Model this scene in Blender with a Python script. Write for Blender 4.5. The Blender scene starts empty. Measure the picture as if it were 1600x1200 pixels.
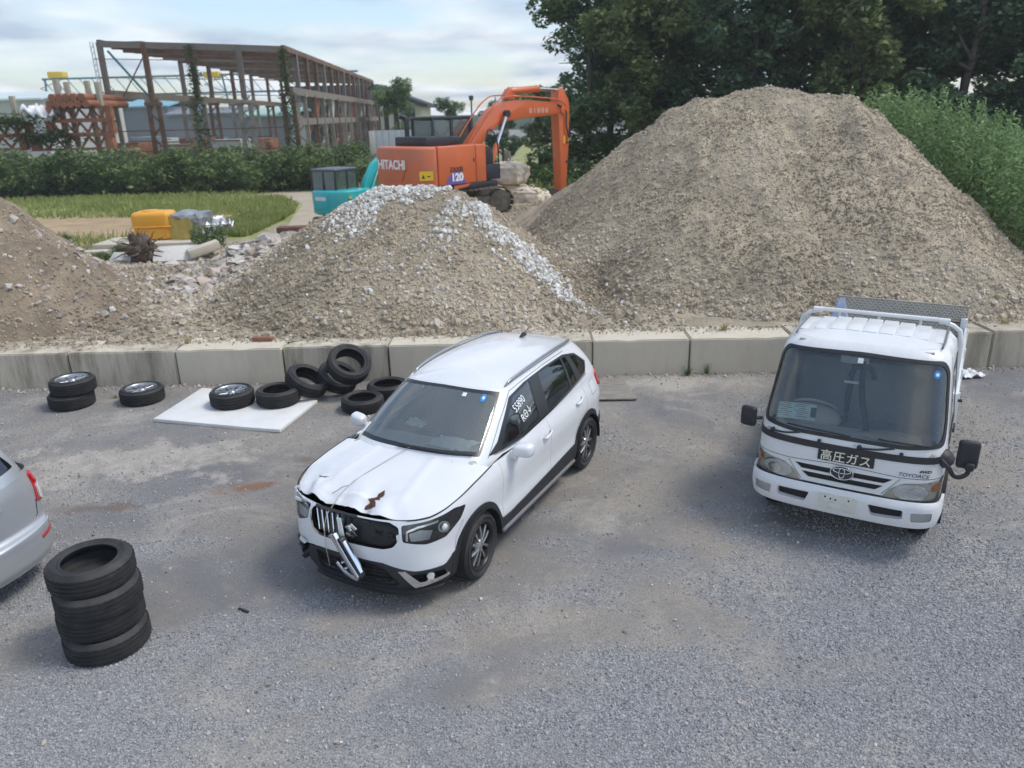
import bpy, bmesh, math, random
import numpy as np
from mathutils import Vector, Matrix, noise as mn
from mathutils.geometry import delaunay_2d_cdt
sc = bpy.context.scene
R_ = math.radians
rng = random.Random(7)
nrg = np.random.default_rng(7)

# ---------------------------------------------------------------- camera
CAM_H = 4.08
cd = bpy.data.cameras.new('camera'); cam = bpy.data.objects.new('camera', cd); sc.collection.objects.link(cam)
cd.sensor_width = 36.0; cd.lens = 27.0; cd.clip_start = 0.05; cd.clip_end = 3000
cam.matrix_world = Matrix.Translation((0, 0, CAM_H)) @ Matrix.Rotation(R_(90 - 19.35), 4, 'X') @ Matrix.Rotation(R_(-1.5), 4, 'Z')
cd.dof.use_dof = True; cd.dof.focus_distance = 7.6; cd.dof.aperture_fstop = 1.6
sc.camera = cam
# ---------------------------------------------------------------- light
SUN_EL, SUN_VX, SUN_VY = R_(58), 1.0, 0.02
sun_az = math.atan2(SUN_VX, SUN_VY)            # clockwise from +Y
w = bpy.data.worlds.new('World'); sc.world = w; w.use_nodes = True
nt = w.node_tree; nt.nodes.clear()
def N(t, **k):
    n = nt.nodes.new(t)
    for a, b in k.items(): setattr(n, a, b)
    return n
L = nt.links.new
out = N('ShaderNodeOutputWorld'); bg = N('ShaderNodeBackground'); bg.inputs[1].default_value = 0.1
sky = N('ShaderNodeTexSky', sky_type='NISHITA', sun_disc=False)
sky.sun_elevation = SUN_EL; sky.sun_rotation = sun_az; sky.air_density = 1.0; sky.dust_density = 1.2; sky.ozone_density = 1.5
tc = N('ShaderNodeTexCoord'); sx = N('ShaderNodeSeparateXYZ'); L(tc.outputs['Generated'], sx.inputs[0])
za = N('ShaderNodeMath', operation='MAXIMUM'); za.inputs[1].default_value = 0.0; L(sx.outputs[2], za.inputs[0])
zb = N('ShaderNodeMath', operation='ADD'); zb.inputs[1].default_value = 0.11; L(za.outputs[0], zb.inputs[0])
dx = N('ShaderNodeMath', operation='DIVIDE'); L(sx.outputs[0], dx.inputs[0]); L(zb.outputs[0], dx.inputs[1])
dy = N('ShaderNodeMath', operation='DIVIDE'); L(sx.outputs[1], dy.inputs[0]); L(zb.outputs[0], dy.inputs[1])
cx = N('ShaderNodeCombineXYZ'); L(dx.outputs[0], cx.inputs[0]); L(dy.outputs[0], cx.inputs[1])
mp = N('ShaderNodeMapping'); mp.inputs['Location'].default_value = (3.1, 1.7, 0.4); mp.inputs['Scale'].default_value = (0.62, 0.5, 1); L(cx.outputs[0], mp.inputs[0])
n1 = N('ShaderNodeTexNoise'); n1.inputs['Scale'].default_value = 1.1; n1.inputs['Detail'].default_value = 7; n1.inputs['Roughness'].default_value = 0.55; n1.inputs['Distortion'].default_value = 0.25
L(mp.outputs[0], n1.inputs[0])
rp = N('ShaderNodeValToRGB'); rp.color_ramp.elements[0].position = 0.40; rp.color_ramp.elements[1].position = 0.57; L(n1.outputs[0], rp.inputs[0])
n2 = N('ShaderNodeTexNoise'); n2.inputs['Scale'].default_value = 2.3; n2.inputs['Detail'].default_value = 6; L(mp.outputs[0], n2.inputs[0])
rc = N('ShaderNodeValToRGB'); rc.color_ramp.elements[0].position = 0.36; rc.color_ramp.elements[1].position = 0.60
rc.color_ramp.elements[0].color = (2.5, 3.0, 3.75, 1); rc.color_ramp.elements[1].color = (5.0, 5.2, 5.4, 1); L(n2.outputs[0], rc.inputs[0])
mx = N('ShaderNodeMix', data_type='RGBA'); L(rp.outputs[0], mx.inputs[0]); L(sky.outputs[0], mx.inputs[6]); L(rc.outputs[0], mx.inputs[7])
L(mx.outputs[2], bg.inputs[0]); L(bg.outputs[0], out.inputs[0])
ld = bpy.data.lights.new('sun', 'SUN'); ld.energy = 1.05; ld.angle = R_(18); ld.color = (1.0, 0.95, 0.87)
sun = bpy.data.objects.new('sun', ld); sc.collection.objects.link(sun)
sv = Vector((SUN_VX, SUN_VY, 0)).normalized() * math.cos(SUN_EL); sv.z = math.sin(SUN_EL)
sun.rotation_euler = (-sv).to_track_quat('-Z', 'Y').to_euler(); sun.location = (20, 10, 40)
sc.view_settings.view_transform = 'Standard'; sc.view_settings.look = 'None'
sc.view_settings.exposure = 1.1; sc.view_settings.gamma = 1.0; sc.view_settings.use_curve_mapping = False
sc.cycles.max_bounces = 6; sc.cycles.transparent_max_bounces = 16; sc.cycles.volume_bounces = 0
sc.cycles.use_adaptive_sampling = True; sc.cycles.adaptive_threshold = .025

# ---------------------------------------------------------------- helpers
COL = sc.collection
M = {}
def material(name, color=(.5, .5, .5), rough=.6, metal=0., coat=0., var=0., vscale=4., bump=0., bscale=40., spec=.5, dirt=None, dscale=3., damt=.5, coord='Object', emit=None, bdist=.02, stretch=None):
    """principled material with procedural colour variation, patchy dirt and fine relief"""
    m = bpy.data.materials.new(name); m.use_nodes = True; t = m.node_tree; b = t.nodes['Principled BSDF']
    b.inputs['Roughness'].default_value = rough; b.inputs['Metallic'].default_value = metal
    b.inputs['Specular IOR Level'].default_value = spec
    b.inputs['Coat Weight'].default_value = coat; b.inputs['Coat Roughness'].default_value = .06
    c4 = (*color, 1); b.inputs['Base Color'].default_value = c4
    M[name] = m
    tcn = t.nodes.new('ShaderNodeTexCoord'); src = tcn.outputs[coord]
    if stretch:
        mpn = t.nodes.new('ShaderNodeMapping'); mpn.inputs['Scale'].default_value = stretch; t.links.new(src, mpn.inputs[0]); src = mpn.outputs[0]
    last = None
    if var > 0:
        nn = t.nodes.new('ShaderNodeTexNoise'); nn.inputs['Scale'].default_value = vscale; nn.inputs['Detail'].default_value = 8; nn.inputs['Roughness'].default_value = .65
        t.links.new(src, nn.inputs['Vector'])
        r = t.nodes.new('ShaderNodeValToRGB'); r.color_ramp.elements[0].position = .3; r.color_ramp.elements[1].position = .7
        r.color_ramp.elements[0].color = (*[max(0, c * (1 - var)) for c in color], 1); r.color_ramp.elements[1].color = (*[min(1, c * (1 + var)) for c in color], 1)
        t.links.new(nn.outputs[0], r.inputs[0]); last = r.outputs[0]
    if dirt is not None:
        nd = t.nodes.new('ShaderNodeTexNoise'); nd.inputs['Scale'].default_value = dscale; nd.inputs['Detail'].default_value = 9; nd.inputs['Roughness'].default_value = .7
        t.links.new(src, nd.inputs['Vector'])
        r2 = t.nodes.new('ShaderNodeValToRGB'); r2.color_ramp.elements[0].position = .45; r2.color_ramp.elements[1].position = .72
        r2.color_ramp.elements[1].color = (damt, damt, damt, 1); t.links.new(nd.outputs[0], r2.inputs[0])
        mxx = t.nodes.new('ShaderNodeMix'); mxx.data_type = 'RGBA'; mxx.inputs[7].default_value = (*dirt, 1)
        if last: t.links.new(last, mxx.inputs[6])
        else: mxx.inputs[6].default_value = c4
        t.links.new(r2.outputs[0], mxx.inputs[0]); last = mxx.outputs[2]
    if last: t.links.new(last, b.inputs['Base Color'])
    if bump > 0:
        nb = t.nodes.new('ShaderNodeTexNoise'); nb.inputs['Scale'].default_value = bscale; nb.inputs['Detail'].default_value = 6
        t.links.new(src, nb.inputs['Vector'])
        bp = t.nodes.new('ShaderNodeBump'); bp.inputs['Strength'].default_value = bump; bp.inputs['Distance'].default_value = bdist
        t.links.new(nb.outputs[0], bp.inputs['Height']); t.links.new(bp.outputs[0], b.inputs['Normal'])
    if emit:
        b.inputs['Emission Color'].default_value = (*emit, 1); b.inputs['Emission Strength'].default_value = 1
    return m

def tag(o, label=None, cat=None, group=None, kind=None):
    if label: o['label'] = label
    if cat: o['category'] = cat
    if group: o['group'] = group
    if kind: o['kind'] = kind
    return o
def empty(name, loc=(0, 0, 0), rz=0., label=None, cat=None, group=None, rot=None):
    o = bpy.data.objects.new(name, None); COL.objects.link(o); o.location = loc
    o.rotation_euler = rot if rot else (0, 0, rz); o.empty_display_size = .2
    return tag(o, label, cat, group)
def link(name, me, mat=None, parent=None, loc=None, rot=None):
    o = bpy.data.objects.new(name, me); COL.objects.link(o)
    if mat is not None and not me.materials:
        for mm in (mat if isinstance(mat, (list, tuple)) else [mat]): me.materials.append(M[mm] if isinstance(mm, str) else mm)
    if parent: o.parent = parent
    if loc is not None: o.location = loc
    if rot is not None: o.rotation_euler = rot
    return o
def mesh_from(name, v, f, smooth=False):
    me = bpy.data.meshes.new(name); me.from_pydata([tuple(p) for p in v], [], [tuple(q) for q in f]); me.update()
    if smooth: me.polygons.foreach_set('use_smooth', [True] * len(me.polygons))
    return me
def quick_mesh(name, V, F, smooth=False):
    """numpy verts (n,3) and faces (m,k), k fixed"""
    V = np.asarray(V, np.float32); F = np.asarray(F, np.int32); k = F.shape[1]
    me = bpy.data.meshes.new(name); me.vertices.add(len(V)); me.vertices.foreach_set('co', V.ravel())
    me.loops.add(F.size); me.loops.foreach_set('vertex_index', F.ravel())
    me.polygons.add(len(F)); me.polygons.foreach_set('loop_start', np.arange(0, F.size, k, dtype=np.int32))
    try: me.polygons.foreach_set('loop_total', np.full(len(F), k, np.int32))
    except Exception: pass
    me.update(calc_edges=True); me.validate()
    if smooth: me.polygons.foreach_set('use_smooth', np.ones(len(F), bool))
    return me
def bm_mesh(name, bm, smooth=False, bevel=0., seg=2, angle=35):
    if bevel > 0:
        es = [e for e in bm.edges if e.is_manifold and e.calc_face_angle(0) > R_(angle)]
        bmesh.ops.bevel(bm, geom=es, offset=bevel, segments=seg, affect='EDGES', profile=.5, clamp_overlap=True)
    me = bpy.data.meshes.new(name); bm.normal_update(); bm.to_mesh(me); bm.free()
    if smooth:
        me.polygons.foreach_set('use_smooth', [True] * len(me.polygons))
        try: me.set_sharp_from_angle(angle=R_(40))
        except Exception: pass
    return me
def bm_box(bm, c, s, rz=0., rot=None):
    m = Matrix.Translation(c) @ ((rot if rot is not None else Matrix.Rotation(rz, 4, 'Z')) @ Matrix.Diagonal((s[0], s[1], s[2], 1)))
    bmesh.ops.create_cube(bm, size=1, matrix=m)
def box(name, c, s, mat, parent=None, bevel=.0, rz=0., rot=None, seg=2):
    bm = bmesh.new(); bm_box(bm, c, s, rz, rot)
    return link(name, bm_mesh(name, bm, bevel > 0, bevel, seg), mat, parent)
def boxes(name, lst, mat, parent=None, bevel=0.):
    bm = bmesh.new()
    for a in lst: bm_box(bm, *a)
    return link(name, bm_mesh(name, bm, bevel > 0, bevel), mat, parent)
def bar_matrix(a, b):
    a, b = Vector(a), Vector(b); d = b - a; l = d.length
    return Matrix.Translation((a + b) / 2) @ d.to_track_quat('Z', 'Y').to_matrix().to_4x4(), l
def bm_bar(bm, a, b, wx, wy=None):
    m, l = bar_matrix(a, b)
    bmesh.ops.create_cube(bm, size=1, matrix=m @ Matrix.Diagonal((wx, wy or wx, l, 1)))
def bar(name, a, b, wx, mat, parent=None, wy=None, bevel=0.):
    bm = bmesh.new(); bm_bar(bm, a, b, wx, wy)
    return link(name, bm_mesh(name, bm, bevel > 0, bevel), mat, parent)
def bm_cyl(bm, a, b, r, r2=None, n=16, caps=True):
    m, l = bar_matrix(a, b)
    bmesh.ops.create_cone(bm, cap_ends=caps, segments=n, radius1=r, radius2=r if r2 is None else r2, depth=l, matrix=m)
def cyl(name, a, b, r, mat, parent=None, r2=None, n=16, bevel=0.):
    bm = bmesh.new(); bm_cyl(bm, a, b, r, r2, n)
    return link(name, bm_mesh(name, bm, True, bevel), mat, parent)
def tube_data(path, r, n=8, closed=False):
    P = [Vector(p) for p in path]; V = []; F = []; k = len(P)
    rr = r if isinstance(r, (list, tuple)) else [r] * k
    up = None
    for i, p in enumerate(P):
        if closed: t = (P[(i + 1) % k] - P[i - 1])
        else: t = (P[min(i + 1, k - 1)] - P[max(i - 1, 0)])
        t.normalize()
        if up is None: up = Vector((0, 0, 1)) if abs(t.z) < .9 else Vector((1, 0, 0))
        a = t.cross(up); a.normalize(); b = a.cross(t); up = b
        for j in range(n):
            an = 2 * math.pi * j / n; V.append(p + (a * math.cos(an) + b * math.sin(an)) * rr[i])
    for i in range(k if closed else k - 1):
        i2 = (i + 1) % k
        for j in range(n): F.append((i * n + j, i * n + (j + 1) % n, i2 * n + (j + 1) % n, i2 * n + j))
    if not closed: F.append(tuple(range(n - 1, -1, -1))); F.append(tuple((k - 1) * n + j for j in range(n)))
    return V, F
def tube(name, path, r, mat, parent=None, n=8, closed=False):
    V, F = tube_data(path, r, n, closed)
    return link(name, mesh_from(name, V, F, True), mat, parent)
def smooth_path(pts, n=8):
    P = [Vector(p) for p in pts]; o = []
    for i in range(len(P) - 1):
        a, b, c, d = P[max(i - 1, 0)], P[i], P[i + 1], P[min(i + 2, len(P) - 1)]
        for j in range(n):
            t = j / n
            o.append(.5 * ((2 * b) + (c - a) * t + (2 * a - 5 * b + 4 * c - d) * t * t + (3 * b - a - 3 * c + d) * t ** 3))
    o.append(P[-1]); return o
def lathe_data(prof, n=32, axis='Z', closed=False, half=False):
    V = []; F = []; k = len(prof)
    for i in range(n):
        a = (math.pi * 1.1 * i / (n - 1) - .05 * math.pi) if half else 2 * math.pi * i / n
        for r, z in prof: V.append((r * math.cos(a), r * math.sin(a), z) if axis == 'Z' else (r * math.cos(a), z, r * math.sin(a)))
    for i in range(n - 1 if half else n):
        i2 = (i + 1) % n
        for j in range(k if closed else k - 1):
            j2 = (j + 1) % k
            q = (i * k + j, i2 * k + j, i2 * k + j2, i * k + j2)
            F.append(q if axis == 'Z' else q[::-1])
    return V, F
def lathe(name, prof, mat, parent=None, n=32, axis='Z', closed=False, loc=None, rot=None, half=False):
    V, F = lathe_data(prof, n, axis, closed, half); me = mesh_from(name, V, F, True)
    try: me.set_sharp_from_angle(angle=R_(50))
    except Exception: pass
    return link(name, me, mat, parent, loc, rot)
def prism(name, pts, axis, lo, hi, mat, parent=None, bevel=0., seg=2):
    """pts in the plane across axis: axis 'Y' -> (x,z), 'X' -> (y,z), 'Z' -> (x,y)"""
    bm = bmesh.new()
    def P(p, h): return (p[0], h, p[1]) if axis == 'Y' else ((h, p[0], p[1]) if axis == 'X' else (p[0], p[1], h))
    a = [bm.verts.new(P(p, lo)) for p in pts]; b = [bm.verts.new(P(p, hi)) for p in pts]; n = len(pts)
    bm.faces.new(a); bm.faces.new(b[::-1])
    for i in range(n): bm.faces.new((a[i], b[i], b[(i + 1) % n], a[(i + 1) % n]))
    bmesh.ops.recalc_face_normals(bm, faces=bm.faces[:])
    return link(name, bm_mesh(name, bm, bevel > 0, bevel, seg), mat, parent)
def copy_tree(o, parent=None):
    c = o.copy(); COL.objects.link(c); c.parent = parent
    for ch in [x for x in bpy.data.objects if x.parent == o]: copy_tree(ch, c)
    return c
def text(name, body, size, mat, parent, matrix, extrude=.002, offset=0., align='CENTER', sx=1., shear=0., space=1.):
    cu = bpy.data.curves.new(name, 'FONT'); cu.body = body; cu.size = size; cu.extrude = extrude; cu.offset = offset
    cu.align_x = align; cu.align_y = 'CENTER'; cu.shear = shear; cu.space_character = space
    o = bpy.data.objects.new(name, cu); COL.objects.link(o); cu.materials.append(M[mat])
    if parent: o.parent = parent
    o.matrix_basis = matrix @ Matrix.Diagonal((sx, 1, 1, 1))
    return o
def frame_m(origin, xdir, ydir):
    x = Vector(xdir).normalized(); z = x.cross(Vector(ydir)).normalized(); y = z.cross(x)
    m = Matrix((x, y, z)).transposed().to_4x4(); m.translation = origin; return m
def interp(x, xs, ys): return float(np.interp(x, xs, ys))
def sstep(a, b, x):
    t = min(1., max(0., (x - a) / (b - a))); return t * t * (3 - 2 * t)
def catmull(P, n=12):
    P = np.asarray(P, float); o = []
    for i in range(len(P) - 1):
        a, b, c, d = P[max(i - 1, 0)], P[i], P[i + 1], P[min(i + 2, len(P) - 1)]
        for j in range(n):
            t = j / n; o.append(.5 * ((2 * b) + (c - a) * t + (2 * a - 5 * b + 4 * c - d) * t * t + (3 * b - a - 3 * c + d) * t ** 3))
    o.append(P[-1]); return np.array(o)
def inpoly(x, y, poly):
    c = False; n = len(poly); j = n - 1
    for i in range(n):
        xi, yi = poly[i]; xj, yj = poly[j]
        if (yi > y) != (yj > y) and x < (xj - xi) * (y - yi) / (yj - yi) + xi: c = not c
        j = i
    return c
def inpoly_v(X, Y, poly):
    c = np.zeros(X.shape, bool); P = np.asarray(poly, float); Q = np.roll(P, 1, axis=0)
    for (xi, yi), (xj, yj) in zip(P, Q):
        if yi == yj: continue
        c ^= ((yi > Y) != (yj > Y)) & (X < (xj - xi) * (Y - yi) / (yj - yi) + xi)
    return c
def densify(poly, d):
    o = []; n = len(poly)
    for i in range(n):
        a, b = poly[i], poly[(i + 1) % n]; k = max(1, int(math.ceil(math.hypot(b[0] - a[0], b[1] - a[1]) / d)))
        for j in range(k): o.append((a[0] + (b[0] - a[0]) * j / k, a[1] + (b[1] - a[1]) * j / k))
    return o
def rpoly(pts, r, n=4):
    """round a 2d polygon's corners"""
    o = []; k = len(pts)
    for i in range(k):
        p = Vector(pts[i]); a = Vector(pts[i - 1]); b = Vector(pts[(i + 1) % k])
        ra = min(r, (a - p).length * .45, (b - p).length * .45)
        s = p + (a - p).normalized() * ra; e = p + (b - p).normalized() * ra
        for j in range(n + 1):
            t = j / n; q = s * (1 - t) ** 2 + p * 2 * t * (1 - t) + e * t * t; o.append((q.x, q.y))
    return o
def sheet(name, outer, fn, mat, parent=None, holes=(), d=.05, off=0., thick=0., edge=None, flip=False, normals=True):
    """crisp-edged piece of a curved surface fn(s,t)->Vector, cut out by 2d outlines; thick>0 gives it a rim going inwards"""
    outer = densify(outer, edge or d); holes = [densify(h, edge or d) for h in holes]
    xs = [p[0] for p in outer]; ys = [p[1] for p in outer]
    verts = []; edges = []
    for lp in [outer] + holes:
        b = len(verts); verts += [Vector(p) for p in lp]; n = len(lp); edges += [(b + i, b + (i + 1) % n) for i in range(n)]
    nb = len(verts)
    allp = np.array([tuple(v) for v in verts])
    gx = np.arange(min(xs) + d * .5, max(xs), d); gy = np.arange(min(ys) + d * .5, max(ys), d)
    GX_, GY_ = [q.ravel() for q in np.meshgrid(gx, gy)]
    ok = inpoly_v(GX_, GY_, outer)
    for h_ in holes: ok &= ~inpoly_v(GX_, GY_, h_)
    GX_, GY_ = GX_[ok], GY_[ok]
    if len(GX_):
        dm = np.min((GX_[:, None] - allp[None, :, 0]) ** 2 + (GY_[:, None] - allp[None, :, 1]) ** 2, axis=1)
        for x, y in zip(GX_[dm > (d * .35) ** 2], GY_[dm > (d * .35) ** 2]): verts.append(Vector((x, y)))
    v2, e2, f2, *_ = delaunay_2d_cdt(verts, edges, [], 0, 1e-6)
    cen = np.array([[sum(v2[i].x for i in f) / len(f), sum(v2[i].y for i in f) / len(f)] for f in f2])
    ok = inpoly_v(cen[:, 0], cen[:, 1], outer)
    for h_ in holes: ok &= ~inpoly_v(cen[:, 0], cen[:, 1], h_)
    F = [tuple(f) for f, k in zip(f2, ok) if k]
    h = 2e-3; V = []; NN = []
    for p in v2:
        q = Vector(fn(p.x, p.y)); a = Vector(fn(p.x + h, p.y)) - q; b = Vector(fn(p.x, p.y + h)) - q
        n = a.cross(b); n = n.normalized() if n.length > 1e-12 else Vector((0, 0, 1))
        if flip: n = -n
        V.append(q + n * off); NN.append(n)
    if flip: F = [f[::-1] for f in F]
    nv = len(V)
    if thick > 0:
        cnt = {}
        for f in F:
            for i in range(len(f)): cnt[(f[i], f[(i + 1) % len(f)])] = 1
        bd = [(a, b) for (a, b) in cnt if (b, a) not in cnt]
        mp_ = {}
        for a, b in bd:
            for i in (a, b):
                if i not in mp_: mp_[i] = len(V); V.append(V[i] - NN[i] * thick)
        # rim uses its own copies of the border so that the edge stays crisp
        mp2 = {}
        for i in list(mp_): mp2[i] = len(V); V.append(V[i].copy())
        for a, b in bd: F.append((mp2[b], mp2[a], mp_[a], mp_[b]))
    me = mesh_from(name, V, F, True)
    if normals:
        vn = NN + [Vector((0, 0, 0))] * (len(V) - nv)
        try: me.normals_split_custom_set_from_vertices([tuple(n) for n in vn])
        except Exception: pass
    return link(name, me, mat, parent)
def ribbon(name, pts, fn, width, mat, parent=None, off=.002, d=.03, closed=False, flip=False, taper=None):
    """narrow strip along a 2d line on the surface fn"""
    P = []
    n = len(pts)
    for i in range(n if closed else n - 1):
        a, b = pts[i], pts[(i + 1) % n]; k = max(1, int(math.hypot(b[0] - a[0], b[1] - a[1]) / d))
        for j in range(k): P.append((a[0] + (b[0] - a[0]) * j / k, a[1] + (b[1] - a[1]) * j / k))
    if not closed: P.append(pts[-1])
    h = 2e-3; Q = []; NN = []
    for p in P:
        q = Vector(fn(*p)); a = Vector(fn(p[0] + h, p[1])) - Vector(fn(p[0] - h, p[1])); b = Vector(fn(p[0], p[1] + h)) - Vector(fn(p[0], p[1] - h))
        nn = a.cross(b).normalized()
        if flip: nn = -nn
        Q.append(q + nn * off); NN.append(nn)
    V = []; F = []; k = len(Q)
    for i in range(k):
        t = Q[(i + 1) % k if closed else min(i + 1, k - 1)] - Q[i - 1 if (closed or i > 0) else 0]
        s = NN[i].cross(t); s = s.normalized() if s.length > 1e-9 else Vector((0, 1, 0))
        ww = width * (taper[min(len(taper) - 1, int(i / k * len(taper)))] if taper else 1)
        V += [Q[i] + s * ww / 2, Q[i] - s * ww / 2]
    for i in range(k if closed else k - 1):
        j = (i + 1) % k; F.append((2 * i, 2 * i + 1, 2 * j + 1, 2 * j))
    return link(name, mesh_from(name, V, F, True), mat, parent)
# ---------------------------------------------------------------- numpy noise
_tab = nrg.random((256, 256)).astype(np.float32)
def vnoise(x, y):
    xi = np.floor(x).astype(int); yi = np.floor(y).astype(int); fx = x - xi; fy = y - yi
    fx = fx * fx * (3 - 2 * fx); fy = fy * fy * (3 - 2 * fy)
    g = lambda a, b: _tab[a & 255, b & 255]
    return (g(xi, yi) * (1 - fx) + g(xi + 1, yi) * fx) * (1 - fy) + (g(xi, yi + 1) * (1 - fx) + g(xi + 1, yi + 1) * fx) * fy
def fbm(x, y, s=1., o=4):
    r = 0; a = 1.; t = 0
    for i in range(o): r = r + a * (vnoise(x * s + 17.3 * i, y * s + 9.1 * i) - .5); t += a; a *= .55; s *= 2.03
    return r / t
# ---------------------------------------------------------------- stone scatter
def stone_material(name, cols, rough=.85):
    m = bpy.data.materials.new(name); m.use_nodes = True; t = m.node_tree; b = t.nodes['Principled BSDF']; b.inputs['Roughness'].default_value = rough
    b.inputs['Specular IOR Level'].default_value = .25
    a = t.nodes.new('ShaderNodeAttribute'); a.attribute_type = 'INSTANCER'; a.attribute_name = 'tone'
    r = t.nodes.new('ShaderNodeValToRGB'); r.color_ramp.interpolation = 'LINEAR'
    while len(r.color_ramp.elements) < len(cols): r.color_ramp.elements.new(.5)
    for i, c in enumerate(cols): r.color_ramp.elements[i].position = i / (len(cols) - 1); r.color_ramp.elements[i].color = (*c, 1)
    t.links.new(a.outputs['Fac'], r.inputs[0]); t.links.new(r.outputs[0], b.inputs['Base Color']); M[name] = m; return m
def stone_group(mat, sub=1, flat=.75):
    g = bpy.data.node_groups.new('stones', 'GeometryNodeTree')
    g.interface.new_socket('Geometry', in_out='INPUT', socket_type='NodeSocketGeometry'); g.interface.new_socket('Geometry', in_out='OUTPUT', socket_type='NodeSocketGeometry')
    n = g.nodes; l = g.links.new
    gi = n.new('NodeGroupInput'); go = n.new('NodeGroupOutput')
    jn = n.new('GeometryNodeJoinGeometry')
    for k in range(4):
        ic = n.new('GeometryNodeMeshIcoSphere'); ic.inputs['Subdivisions'].default_value = sub; ic.inputs['Radius'].default_value = .5
        po = n.new('GeometryNodeInputPosition'); ad = n.new('ShaderNodeVectorMath'); ad.operation = 'ADD'; ad.inputs[1].default_value = (k * 7.3, k * 3.1, k * 1.7); l(po.outputs[0], ad.inputs[0])
        no = n.new('ShaderNodeTexNoise'); no.inputs['Scale'].default_value = 1.9; no.inputs['Detail'].default_value = 1; l(ad.outputs[0], no.inputs['Vector'])
        su = n.new('ShaderNodeVectorMath'); su.operation = 'SUBTRACT'; su.inputs[1].default_value = (.5, .5, .5); l(no.outputs['Color'], su.inputs[0])
        sc_ = n.new('ShaderNodeVectorMath'); sc_.operation = 'SCALE'; sc_.inputs['Scale'].default_value = 1.1; l(su.outputs[0], sc_.inputs[0])
        sp = n.new('GeometryNodeSetPosition'); l(ic.outputs[0], sp.inputs['Geometry']); l(sc_.outputs[0], sp.inputs['Offset'])
        tr = n.new('GeometryNodeTransform'); tr.inputs['Scale'].default_value = (1., .7 + .1 * k, flat); l(sp.outputs[0], tr.inputs['Geometry'])
        sm = n.new('GeometryNodeSetMaterial'); sm.inputs['Material'].default_value = M[mat]; l(tr.outputs[0], sm.inputs['Geometry'])
        ss = n.new('GeometryNodeSetShadeSmooth'); ss.inputs['Shade Smooth'].default_value = False; l(sm.outputs[0], ss.inputs[0])
        ti = n.new('GeometryNodeGeometryToInstance'); l(ss.outputs[0], ti.inputs[0]); l(ti.outputs[0], jn.inputs[0])
    mp_ = n.new('GeometryNodeMeshToPoints'); l(gi.outputs[0], mp_.inputs['Mesh'])
    io = n.new('GeometryNodeInstanceOnPoints'); l(mp_.outputs[0], io.inputs['Points']); l(jn.outputs[0], io.inputs['Instance']); io.inputs['Pick Instance'].default_value = True
    rv = n.new('FunctionNodeRandomValue'); rv.data_type = 'INT'; rv.inputs[4].default_value = 0; rv.inputs[5].default_value = 3; l(rv.outputs[2], io.inputs['Instance Index'])
    ra = n.new('GeometryNodeInputNamedAttribute'); ra.data_type = 'FLOAT_VECTOR'; ra.inputs[0].default_value = 'rot'
    er = n.new('FunctionNodeEulerToRotation'); l(ra.outputs[0], er.inputs[0]); l(er.outputs[0], io.inputs['Rotation'])
    sa = n.new('GeometryNodeInputNamedAttribute'); sa.data_type = 'FLOAT'; sa.inputs[0].default_value = 'scl'; l(sa.outputs[0], io.inputs['Scale'])
    l(io.outputs[0], go.inputs[0]); return g
def scatter(name, P, S, T, mat, parent=None, sub=1, flat=.75, tilt=3.14, label=None, cat=None):
    P = np.asarray(P, np.float32); n = len(P)
    me = bpy.data.meshes.new(name); me.vertices.add(n); me.vertices.foreach_set('co', P.ravel())
    a = me.attributes.new('scl', 'FLOAT', 'POINT'); a.data.foreach_set('value', np.asarray(S, np.float32))
    a = me.attributes.new('tone', 'FLOAT', 'POINT'); a.data.foreach_set('value', np.clip(np.asarray(T, np.float32), 0, 1))
    rot = np.stack([nrg.uniform(-tilt, tilt, n), nrg.uniform(-tilt, tilt, n), nrg.uniform(0, 6.28, n)], -1).astype(np.float32)
    a = me.attributes.new('rot', 'FLOAT_VECTOR', 'POINT'); a.data.foreach_set('vector', rot.ravel())
    o = link(name, me, mat, parent); md = o.modifiers.new('stones', 'NODES'); md.node_group = stone_group(mat, sub, flat)
    o['kind'] = 'stuff'
    if label: tag(o, label, cat)
    return o
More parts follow.
